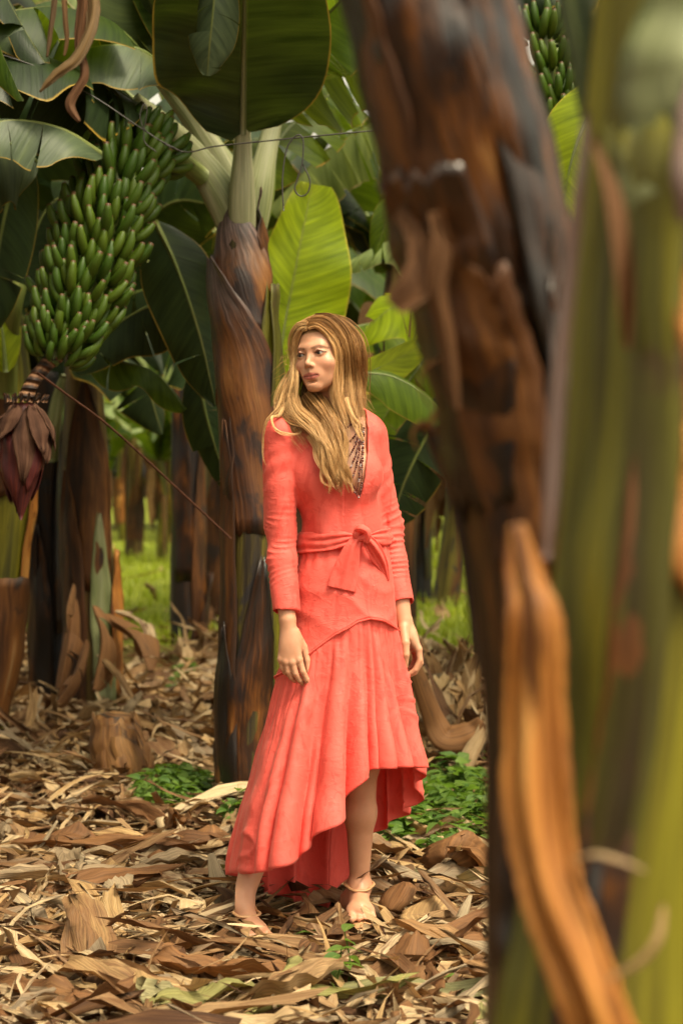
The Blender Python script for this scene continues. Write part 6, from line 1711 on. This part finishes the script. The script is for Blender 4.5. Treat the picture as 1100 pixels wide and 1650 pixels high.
# right of the parting: over the temple, beside the cheek, down in front of the shoulder
guide([scalp(-2, 74, 86), scalp(24, 72, 84), scalp(52, 56, 58), scalp(68, 40, 12), T(545, 606, -0.045), T(545, 640, -0.05), T(553, 672, -0.06), T(560, 705, -0.085)], [5, 8, 9, 9, 10, 12, 13, 10], 190, 0.66)
guide([scalp(-2, 55, 100), scalp(36, 48, 92), scalp(66, 36, 56), scalp(78, 22, 6), T(557, 608, -0.02), T(558, 645, -0.03), T(566, 680, -0.05), T(577, 715, -0.075)], [8, 10, 10, 11, 12, 14, 13, 9], 210, 0.6)
guide([scalp(-2, 30, 110), scalp(42, 22, 98), scalp(76, 10, 56), scalp(84, 0, 4), T(566, 612, 0.01), T(568, 648, 0.0), T(574, 680, -0.02), T(583, 705, -0.05)], [9, 12, 12, 13, 14, 15, 14, 10], 210, 0.5)
guide([scalp(-2, 0, 114), scalp(46, -8, 98), scalp(80, -22, 54), scalp(86, -28, 2), T(574, 612, 0.04), T(577, 645, 0.04), T(579, 672, 0.03), T(580, 695, 0.02)], [10, 14, 14, 15, 16, 16, 14, 10], 220, 0.42)
guide([scalp(-2, -35, 110), scalp(46, -48, 90), scalp(74, -66, 48), scalp(80, -70, 0), T(577, 615, 0.08), T(577, 650, 0.08), T(576, 680, 0.07), T(574, 705, 0.06)], [12, 16, 18, 18, 20, 18, 16, 12], 220, 0.35)
guide([scalp(0, -70, 90), scalp(16, -98, 60), scalp(26, -106, 10), scalp(26, -100, -30), T(556, 640, 0.11), T(552, 680, 0.10), T(548, 720, 0.12), T(548, 760, 0.12)], [20, 26, 30, 32, 32, 30, 26, 16], 200, 0.3)
guide([scalp(-10, -70, 90), scalp(-30, -96, 56), scalp(-40, -100, 10), scalp(-36, -92, -30), T(522, 640, 0.09), T(515, 680, 0.08), T(515, 720, 0.10), T(518, 750, 0.11)], [20, 26, 30, 32, 32, 30, 26, 16], 200, 0.3)
# darker roots swept back from the forehead and the pale locks that frame the face
guide([scalp(2, 82, 72), scalp(28, 79, 72), scalp(50, 62, 44), scalp(63, 50, 4), T(539, 604, -0.06), T(541, 640, -0.06), T(550, 668, -0.065), T(558, 690, -0.08)], [3, 4, 4, 5, 6, 7, 8, 6], 60, 0.82)
guide([scalp(-6, 80, 74), scalp(-30, 75, 74), scalp(-55, 60, 44), scalp(-66, 50, 4), T(474, 604, -0.05), T(468, 640, -0.05), T(462, 668, -0.055), T(448, 690, -0.06)], [3, 4, 4, 5, 6, 8, 10, 10], 60, 0.8)
# loose locks
guide([T(462, 620, -0.02), T(450, 655, -0.05), T(438, 668, -0.06), T(430, 680, -0.06), T(424, 705, -0.05), T(424, 735, -0.06), T(434, 757, -0.065)], [6, 6, 3, 2, 1.5, 1.5, 1], 12, 0.85, 0.002)
guide([T(464, 640, -0.03), T(450, 668, -0.06), T(438, 672, -0.075), T(442, 690, -0.085), T(458, 700, -0.09), T(478, 700, -0.09), T(490, 690, -0.09)], [5, 4, 3, 2, 2, 2, 2], 12, 0.8, 0.002)
guide([T(500, 700, -0.09), T(518, 730, -0.115), T(522, 760, -0.125), T(534, 785, -0.125), T(540, 797, -0.122)], [10, 8, 6, 4, 2], 40, 0.85, 0.006)
guide([T(520, 680, -0.08), T(540, 720, -0.115), T(552, 755, -0.125), T(560, 780, -0.125), T(572, 803, -0.122)], [10, 8, 6, 4, 2], 50, 0.85, 0.006)
guide([T(558, 640, -0.05), T(566, 665, -0.07), T(578, 690, -0.085), T(586, 715, -0.095)], [8, 7, 5, 3], 40, 0.85, 0.004)
acc = Acc()
a3 = np.linspace(0, 2 * np.pi, 4)[:-1]
for pts, spr, n, tone, wav in GUIDES:
    m_ = 26
    P0 = spline(pts, m_); sp = spline(spr, m_)[:, 0]
    tt, S, N = frames(P0, (0.1, -1, 0.1))
    n = int(n * 1.7); nl = max(4, n // 22)
    lock = rh.normal(0, 0.55, (nl, 2)); lock_ph = rh.uniform(0, 6.28, (nl, 3)); lock_t = rh.normal(0, 0.13, nl); lock_e = rh.uniform(0.80, 1.0, nl)
    s_ = np.linspace(0, 1, m_)
    for q in range(n):
        l = rh.randint(nl)
        o2 = lock[l] + rh.normal(0, 0.34, 2) * (1.0 + 0.0 * s_[:, None])
        wv_ = 1.9 * wav * (s_ ** 1.1)[:, None] * np.stack([np.sin(9 * s_ + lock_ph[l, 0]) + 0.4 * np.sin(17 * s_ + lock_ph[l, 1]), np.cos(8 * s_ + lock_ph[l, 2])], 1)
        fz = 0.0012 * np.stack([np.sin(14 * s_ + rh.uniform(0, 6)), np.sin(11 * s_ + rh.uniform(0, 6))], 1) * s_[:, None] * rh.exponential(1.0)
        off = np.clip(o2, -1.6, 1.6) * sp[:, None] + wv_ + fz
        end = lock_e[l] * rh.uniform(0.88, 1.0); use = s_ <= end
        L3 = (P0 + S * off[:, :1] + N * off[:, 1:])[use]
        k = len(L3)
        r = rh.uniform(0.00040, 0.00085) * (1 - 0.75 * np.linspace(0, 1, k) ** 3)
        ring = L3[:, None] + r[:, None, None] * (np.cos(a3)[None, :, None] * S[use][:, None] + np.sin(a3)[None, :, None] * N[use][:, None])
        ii = (np.arange(k - 1)[:, None] * 3 + np.arange(3)[None]).ravel(); jj = (np.arange(k - 1)[:, None] * 3 + (np.arange(3)[None] + 1) % 3).ravel()
        Fq = np.stack([ii, jj, jj + 3, ii + 3], 1)
        tn = np.clip(tone + 0.10 + lock_t[l] + rh.normal(0, 0.13) + 0.26 * (np.linspace(0, 1, k) - 0.35), 0, 1)
        acc.add(ring.reshape(-1, 3), Fq, None, tone=np.repeat(tn, 3))
# fly-away hairs
for q in range(240):
    a = rh.uniform(-1.2, 1.5)
    st = [T(462 + rh.uniform(-4, 4), rh.uniform(560, 680), rh.uniform(-0.04, 0.04)), T(583 + rh.uniform(-4, 3), rh.uniform(560, 690), rh.uniform(0.0, 0.08)), hp(rh.uniform(-60, 60), rh.uniform(-60, 40), 108)][rh.randint(3)]
    d = np.array([rh.normal(0, 1), rh.normal(0, 0.5), -0.6 + rh.normal(0, 0.5)]); d /= np.linalg.norm(d)
    Lh = rh.uniform(0.015, 0.05)
    pts = spline([st, st + d * Lh * 0.5 + rh.normal(0, 0.002, 3), st + d * Lh + [0, 0, -0.012] + rh.normal(0, 0.003, 3)], 10)
    Vt, Ft, Ut = tube_geo(pts, [0.00035, 0.0002], 10, 3, caps=False)
    acc.add(Vt, Ft[0], None, tone=0.6)
hair = acc.obj('hair', m_hair, body)
# the mass of hair under the strands
C_ = Field((-0.22, 4.85, 1.36), (0.12, 5.24, 1.80), 0.004)
C_.ell(hp(0, -16, 30), np.array([77, 97, 82]) * HS, HR, 0.01)
for pts, spr, n, tone, wav in GUIDES[:4] + GUIDES[10:16]:
    P0 = spline(pts, 14); sp = spline(spr, 14)[:, 0]
    for i in range(3, 11):
        C_.cap(P0[i], P0[i + 1], sp[i] * 0.62, sp[i + 1] * 0.62, 0.012)
# keep the face clear
C_.ell(hp(0, 62, -14), np.array([66, 78, 92]) * HS, HR, 0.008, sub=True)
V, Q = C_.mesh(); V = relax(V, Q, 4)
uvh = np.zeros((len(V), 2))
m_under, nt = new_mat('hair_underlayer')
co = nd(nt, 'TexCoord').outputs['Object']
nn = noise(nt, nd(nt, 'Mapping', {'Vector': co, 'Scale': (160, 160, 8)}).outputs[0], 1.0, 3.0)
out(nt, principled(nt, ramp(nt, nn, [(0.3, (0.07, 0.032, 0.010)), (0.55, (0.22, 0.11, 0.036)), (0.75, (0.40, 0.22, 0.08))]), 0.5, 0.4, bump=nn, bstr=0.8, bdist=0.004))
obj('underlayer', V, Q, m_under, hair)
# ------------------------------------------------------------------ wires, cord, stump, notable dead leaves
w = empty('support_wire', P(230, 205, 6.3))
tag(w, 'thin dark support wire strung across the crown from upper left to the right', 'wire')
tube('wire_strand', PP([(-40, 75, 6.3), (60, 108, 6.3), (150, 155, 6.3), (230, 208, 6.3), (292, 244, 6.3), (345, 236, 6.3), (420, 228, 6.3), (510, 219, 6.3), (640, 207, 6.3)]), [0.0028] * 9, M['wire'], w, 60, 6)
tube('wire_loop', PP([(292, 244, 6.3), (240, 215, 6.28), (226, 190, 6.27), (232, 168, 6.27), (237, 180, 6.27), (232, 225, 6.28), (252, 245, 6.28)]), [0.0022] * 7, M['wire'], w, 40, 6)
wh = tube('wire_hook', PP([(457, 340, 6.28), (455, 290, 6.28), (462, 240, 6.28), (478, 218, 6.27), (488, 225, 6.27), (487, 262, 6.27), (480, 285, 6.27), (475, 305, 6.27), (484, 316, 6.27), (496, 310, 6.27), (499, 290, 6.27), (488, 265, 6.27)]), [0.0026] * 12, M['wire'], None, 70, 6, loc=P(478, 218, 6.27))
tag(wh, 'bent wire hook hanging from the support wire right of the petioles', 'wire hook')
cd = tube('cord', PP([(60, 600, 6.2), (100, 630, 6.3), (180, 690, 6.5), (280, 782, 6.75), (372, 868, 6.88)]), [0.0042] * 5, M['cord'], None, 30, 7, loc=P(100, 630, 6.3))
tag(cd, 'reddish brown guy cord running down from the bud to the olive stem', 'cord')

# cut stump
M['stump_skin'] = bark_mat('stump_skin', [(0.0, (0.04, 0.018, 0.008)), (0.35, (0.15, 0.065, 0.020)), (0.65, (0.30, 0.15, 0.050)), (1.0, (0.42, 0.26, 0.12))], 5.0, 2.0, blotch=(0.025, 0.014, 0.012), blotch_lo=0.54)
D = ground_D(1255); b = P(193, 1255, D)
st = empty('stump', b); st.location.z = 0
tag(st, 'orange brown cut banana stump lying in the litter at left', 'stump')
cst = PP([(202, 1256, D), (196, 1225, D), (188, 1188, D), (185, 1152, D)]); cst[0][2] = -0.02
rst = np.array([47, 46, 38, 30]) * K * D
V, F, U = trunk_geo(cst, rst, 400, n=20, seg=32, ns=4, ridge=0.14, lump=0.08)
obj('body', V, F, M['stump_skin'], st, uv=U)
for i, (a, h) in enumerate(((-60, 40), (-10, 35), (45, 45), (100, 40), (170, 50))):
    sheath(st, cst, rst, 0.0, 1.0 - 0.03 * (i % 3), a, h, 'stump_skin', seed=401 + i, off=0.006, edge=0.006, point=0.08, nr=10, nc=8)
dry_blade(st, PP([(215, 1165, D - 0.1), (232, 1200, D - 0.2), (240, 1245, D - 0.2)]), 0.09, 'dry_brown', name='dry_sheath', seed=406, tears=1, base=0.6)

def big_dead(ctrl, width, mat, label, seed, name='dead_leaf', up=(0, 0, 1), **kw):
    c = PP(ctrl)
    kw.setdefault('tears', 2); kw.setdefault('base', 0.25)
    acc, pts = leaf_geo(c, width, up=up, seed=seed, **kw)
    a = acc.args(); V = a.pop('V'); a['attrs'] = {'rnd': np.full(len(V), (seed * 0.61) % 1)}
    low = c[len(c) // 2]
    o = obj(name, V, a.pop('Fs'), M[mat], None, loc=low, thick=0.0015, **a)
    return tag(o, label, 'dead leaf')
NB = dict(ripple=0.012, nrow=24, nh=5)
big_dead([(632, 1530, 4.58), (640, 1575, 4.46), (665, 1615, 4.42), (690, 1625, 4.40)], 0.155, 'dry_brown', 'upright cupped chestnut brown dead leaf at the bottom right of the feet', 1, up=(-0.2, -0.9, 0.45), fold=-12, droop=-20, tipp=0, **NB) if False else None
def cup(px, py, D, wpx, hpx, mat, label, seed, yaw=0.0, tilt=0.5, curl=0.8, roll=0.0, skew=0.25):
    """a big cupped piece of dead leaf standing half upright"""
    nr, nc = 14, 11
    s = np.linspace(-1, 1, nr); j = np.linspace(-1, 1, nc)
    rg = np.random.RandomState(seed)
    W = wpx * K * D; H = hpx * K * D
    pr = (1 - np.abs(s) ** 3 * 0.65) * (1 + 0.06 * rg.normal(size=nr))
    x = j[None] * pr[:, None] * W / 2 + skew * s[:, None] * W * 0.5
    y = -curl * W * 0.35 * (1 - j[None] ** 2) + 0.05 * W * sn(np.stack(np.broadcast_arrays(s[:, None], j[None]), -1), seed, 0.9, 2) + 0.12 * H * s[:, None] ** 2
    z = s[:, None] * H / 2 + 0 * j[None] + 0.03 * H * np.sin(5 * j[None] + seed)
    V = np.stack(np.broadcast_arrays(x, y, z), -1).reshape(-1, 3)
    R = rot_zyx(yaw, roll, tilt)
    c = P(px, py, D)
    U = np.stack(np.broadcast_arrays(0.5 * np.linspace(0, 1, nc)[None], (s[:, None] * 0.5 + 0.5) * H), -1).reshape(-1, 2)
    o = obj('dead_leaf', V @ R.T + c, grid_faces(nr, nc), M[mat], None, loc=c, uv=U, attrs={'rnd': np.full(nr * nc, (seed * 0.31) % 1)}, thick=0.002)
    return tag(o, label, 'dead leaf')
cup(659, 1565, 4.42, 76, 120, 'dry_brown', 'upright cupped chestnut brown dead leaf at the bottom right of the feet', 1, tilt=-0.35, curl=0.9, skew=0.3)
cup(640, 1645, 4.25, 160, 70, 'dry_brown', 'wide reddish brown dead leaf lying at the bottom edge under the upright one', 3, tilt=-0.9, curl=0.6)
cup(602, 1595, 4.42, 90, 110, 'dry', 'greyish tan dead leaf lying left of the upright brown one', 4, tilt=-1.0, curl=0.4)
cup(762, 1500, 4.75, 70, 60, 'dry', 'ribbed tan dead leaf leaning beside the foreground stem at right', 6, tilt=-0.7, curl=0.3)
cup(748, 1520, 4.62, 60, 70, 'dry_brown', 'dark hollow dead leaf under the pale split stalk at right', 8, tilt=-0.6, curl=-0.8)
cup(690, 1470, 4.95, 90, 45, 'dry', 'broad tan dead leaf right of the rear foot', 9, tilt=-1.0, curl=0.5)
cup(640, 1445, 5.1, 55, 55, 'dry_brown', 'glossy orange brown curled leaf just right of the rear foot', 10, tilt=-0.8, curl=0.5, yaw=-0.4)
cup(735, 1382, 5.55, 110, 50, 'dry_brown', 'dark curled brown dead leaf in front of the green weeds at right', 12, tilt=-0.8, curl=1.2)
cup(75, 1195, 8.6, 70, 45, 'dry_brown', 'reddish brown leaf slab lying at left of the stump', 13, tilt=-0.8, curl=0.2)
cup(110, 1360, 6.1, 110, 40, 'dry_brown', 'tawny dead leaf humped on the litter at left', 14, tilt=-1.1, curl=0.7)
cup(42, 1365, 6.1, 90, 45, 'dry_brown', 'ginger dead leaf at the left edge of the litter', 15, tilt=-1.0, curl=0.5)
cup(250, 1395, 5.75, 60, 40, 'dry_brown', 'small orange brown curled leaf left of the dress hem', 16, tilt=-0.7, curl=1.0)
cup(330, 1360, 6.0, 70, 60, 'dry_brown', 'brown cupped leaf leaning behind the left side of the hem', 17, tilt=-0.6, curl=0.6)
cup(775, 1130, 9.8, 95, 50, 'dry_brown', 'rounded brown dead leaf on the heap beside the dark foreground stem', 18, tilt=-0.7, curl=0.9)
cup(688, 1055, 12.0, 40, 55, 'dry_pale', 'pale bleached dead leaf on the heap right of the hand', 19, tilt=-0.4, curl=0.6)
cup(728, 1068, 11.6, 34, 32, 'dry_pale', 'small round pale dead leaf on the heap', 20, tilt=-0.5, curl=0.7)
cup(705, 1110, 10.2, 60, 40, 'dry', 'tan folded dead leaf in the middle of the heap right of the dress', 21, tilt=-0.6, curl=0.6)

def band(ctrl, widths, curl, mat, label, seed, name='dead_leaf', up=(0, -0.5, 0.9)):
    V, F, U = strip_geo(PP(ctrl), widths, [curl] * len(ctrl), seed, nr=30, nc=9, up=up)
    o = obj(name, V, F, M[mat], None, loc=P(*ctrl[0]), uv=U, attrs={'rnd': np.full(len(V), (seed * 0.43) % 1)}, thick=0.002)
    return tag(o, label, 'dead leaf')
band([(98, 1478, 5.15), (140, 1500, 5.05), (185, 1520, 4.98), (232, 1532, 4.95)], [0.01, 0.055, 0.06, 0.008], 0.7, 'dry_green', 'yellow green half dead leaf blade lying left of the front foot', 31)
band([(300, 1440, 5.25), (320, 1475, 5.1), (345, 1510, 5.0), (352, 1535, 4.95)], [0.03, 0.07, 0.06, 0.02], 0.9, 'dry', 'grey tan folded leaf just left of the front heel', 32)
band([(340, 1375, 5.45), (350, 1410, 5.4), (362, 1440, 5.35), (372, 1458, 5.32)], [0.02, 0.05, 0.05, 0.02], 0.6, 'dry_pale', 'pale stiff leaf tip standing behind the front heel', 33)
band([(150, 1470, 5.2), (200, 1490, 5.1), (245, 1515, 5.0), (285, 1518, 4.98)], [0.02, 0.06, 0.05, 0.01], 1.2, 'dry', 'twisted grey brown leaf left of the front foot', 34)
band([(408, 1488, 5.0), (440, 1490, 5.0), (475, 1494, 5.0), (510, 1508, 4.95)], [0.05, 0.055, 0.05, 0.03], 0.8, 'dry_brown', 'ribbed amber leaf piece between the two feet', 35)
for i, (x0, y0, x1, y1) in enumerate([(545, 1445, 470, 1535), (552, 1450, 462, 1548), (558, 1455, 500, 1530), (540, 1452, 440, 1545), (562, 1462, 520, 1520)]):
    band([(x0, y0 + 14, 4.93), ((x0 + x1) / 2 - 4, (y0 + y1) / 2 + 2, 4.84), (x1, y1 + 4, 4.76)], [0.014, 0.034, 0.010], 0.7, 'dry_pale' if i % 2 else 'dry', ['leftmost frayed leaf strip of the straw coloured bundle between the feet' if i == 3 else 'frayed straw coloured leaf strip of the bundle between the feet'][0], 36 + i)
    if i != 3: bpy.context.scene.collection.objects[-1]['group'] = 'frayed strips between the feet'
band([(720, 1520, 4.7), (735, 1490, 4.72), (748, 1462, 4.75), (757, 1442, 4.78)], [0.05, 0.035, 0.025, 0.012], 0.9, 'dry_pale', 'pale split stalk sticking up at right of the feet', 43)
band([(0, 1395, 5.9), (35, 1385, 5.9), (65, 1360, 5.92), (92, 1322, 5.95)], [0.03, 0.03, 0.025, 0.015], 1.0, 'dry_pale', 'bleached curved leaf rib at the left edge of the litter', 44)
band([(300, 1350, 6.1), (345, 1340, 6.15), (372, 1330, 6.2)], [0.04, 0.05, 0.03], 1.0, 'dry_pale', 'pale stalk lying beside the hem at left', 45)
band([(10, 1530, 4.7), (45, 1560, 4.55), (70, 1600, 4.4), (78, 1640, 4.3)], [0.06, 0.10, 0.09, 0.03], 0.8, 'dry_green', 'olive grey drooping leaf at the lower left', 46)
band([(55, 1540, 4.7), (70, 1570, 4.6), (72, 1600, 4.5), (80, 1622, 4.45)], [0.01, 0.05, 0.05, 0.01], 0.6, 'dry_green', 'pale green pointed leaf tip at the lower left', 47)
band([(160, 1600, 4.35), (215, 1600, 4.33), (265, 1585, 4.36), (305, 1570, 4.4)], [0.02, 0.11, 0.10, 0.02], 0.5, 'dry_green', 'grey green limp leaf with a frayed edge near the bottom left', 48)
band([(230, 1640, 4.2), (300, 1630, 4.2), (350, 1615, 4.22), (410, 1605, 4.25)], [0.03, 0.09, 0.09, 0.02], 0.5, 'dry_green', 'pale green grey leaf along the bottom edge', 49)
band([(330, 1650, 4.2), (390, 1645, 4.18), (440, 1630, 4.2), (480, 1620, 4.25)], [0.03, 0.06, 0.06, 0.02], 0.6, 'dry_pale', 'silvery pale leaf at the bottom edge left of the seedlings', 50)
band([(20, 1630, 4.25), (70, 1620, 4.25), (120, 1640, 4.2), (180, 1660, 4.15)], [0.05, 0.10, 0.08, 0.03], 0.9, 'dry_brown', 'dark brown leaf in the lower left corner', 51)
band([(360, 1555, 4.62), (375, 1580, 4.55), (420, 1600, 4.5), (470, 1605, 4.48)], [0.10, 0.12, 0.12, 0.08], 0.5, 'dry', 'broad brown strip below the front foot', 52)
band([(655, 1035, 7.4), (700, 1150, 7.5), (720, 1185, 7.5), (755, 1180, 7.5), (775, 1160, 7.5)], [0.05, 0.10, 0.13, 0.12, 0.05], 0.9, 'dry_brown', 'long dead leaf hanging in a curve right of the dress', 53, up=(0, -0.7, 0.7))
band([(130, 1210, 8.0), (160, 1190, 8.0), (195, 1175, 8.1)], [0.06, 0.09, 0.05], 1.2, 'dry', 'grey rolled leaf lying against the stump', 54)
band([(168, 1062, 9.2), (195, 1090, 9.1), (215, 1125, 9.0)], [0.03, 0.04, 0.02], 1.4, 'dry', 'pale stalk leaning over the dead sheaths at left', 55)
band([(195, 1150, 8.8), (212, 1130, 8.8), (228, 1115, 8.8)], [0.06, 0.06, 0.03], 1.0, 'dry_pale', 'short pale stalk standing behind the stump', 56)

# the heap of dead leaves right of the dress
acc = Acc()
rh = np.random.RandomState(9)
for i in range(420):
    a, q = rh.uniform(0, 6.28), math.sqrt(rh.uniform())
    cx, cy = P(735, 1150, 8.9)[0], 9.0
    x = cx + q * math.cos(a) * 0.42; y = cy + q * math.sin(a) * 1.6
    V, F, U = POOL[rh.choice(KINDS, p=[0.4, 0.2, 0.35, 0.05])][rh.randint(16)]
    z = float(ground_z(x, y)) + 0.02 + (1 - q * q) * 0.30 * rh.uniform(0.5, 1)
    acc.add(V * rh.uniform(0.8, 1.3) @ rot_zyx(rh.uniform(0, 6.28), rh.normal(0, 0.7), rh.normal(0, 0.7)).T + np.array([x, y, z]), F, U, rnd=rh.uniform())
tag(acc.obj('leaf_heap', M['dry']), 'knee high heap of dead leaves right of the dress', 'leaf heap', kind='stuff')

# twisted dead leaf dangling into the top left of the view
M['hang'] = dry_mat('dangling_leaf', [(0.0, (0.09, 0.055, 0.020)), (0.5, (0.13, 0.075, 0.027)), (1.0, (0.07, 0.038, 0.016))], rib=12)
hd = empty('hanging_dead_leaf', P(130, -60, 3.9))
tag(hd, 'twisted tan dead leaf dangling at the top left, blurred', 'dead leaf')
for i, (ct, wd, mt) in enumerate([
        ([(138, -90, 3.9), (150, -10, 3.9), (146, 45, 3.88), (120, 95, 3.86), (88, 120, 3.85), (64, 148, 3.85)], [0.02, 0.034, 0.030, 0.028, 0.024, 0.005], 'hang'),
        ([(128, -90, 3.92), (135, 0, 3.9), (128, 70, 3.9), (136, 120, 3.89), (112, 165, 3.88), (128, 196, 3.88)], [0.02, 0.04, 0.022, 0.022, 0.022, 0.009], 'dry_brown'),
        ([(95, -90, 3.92), (88, 0, 3.92), (82, 50, 3.92), (76, 92, 3.92)], [0.012, 0.013, 0.011, 0.005], 'hang'),
        ([(100, -80, 3.95), (104, 10, 3.95), (108, 60, 3.95), (104, 90, 3.95)], [0.012, 0.012, 0.010, 0.005], 'dry_brown')]):
    V, F, U = strip_geo(PP(ct), wd, [1.2] * len(ct), 60 + i, nr=44, nc=9, fold=0.12)
    obj('leaf_strip', V, F, M[mt], hd, uv=U, attrs={'rnd': np.full(len(V), 0.3 + 0.1 * i)}, thick=0.001)
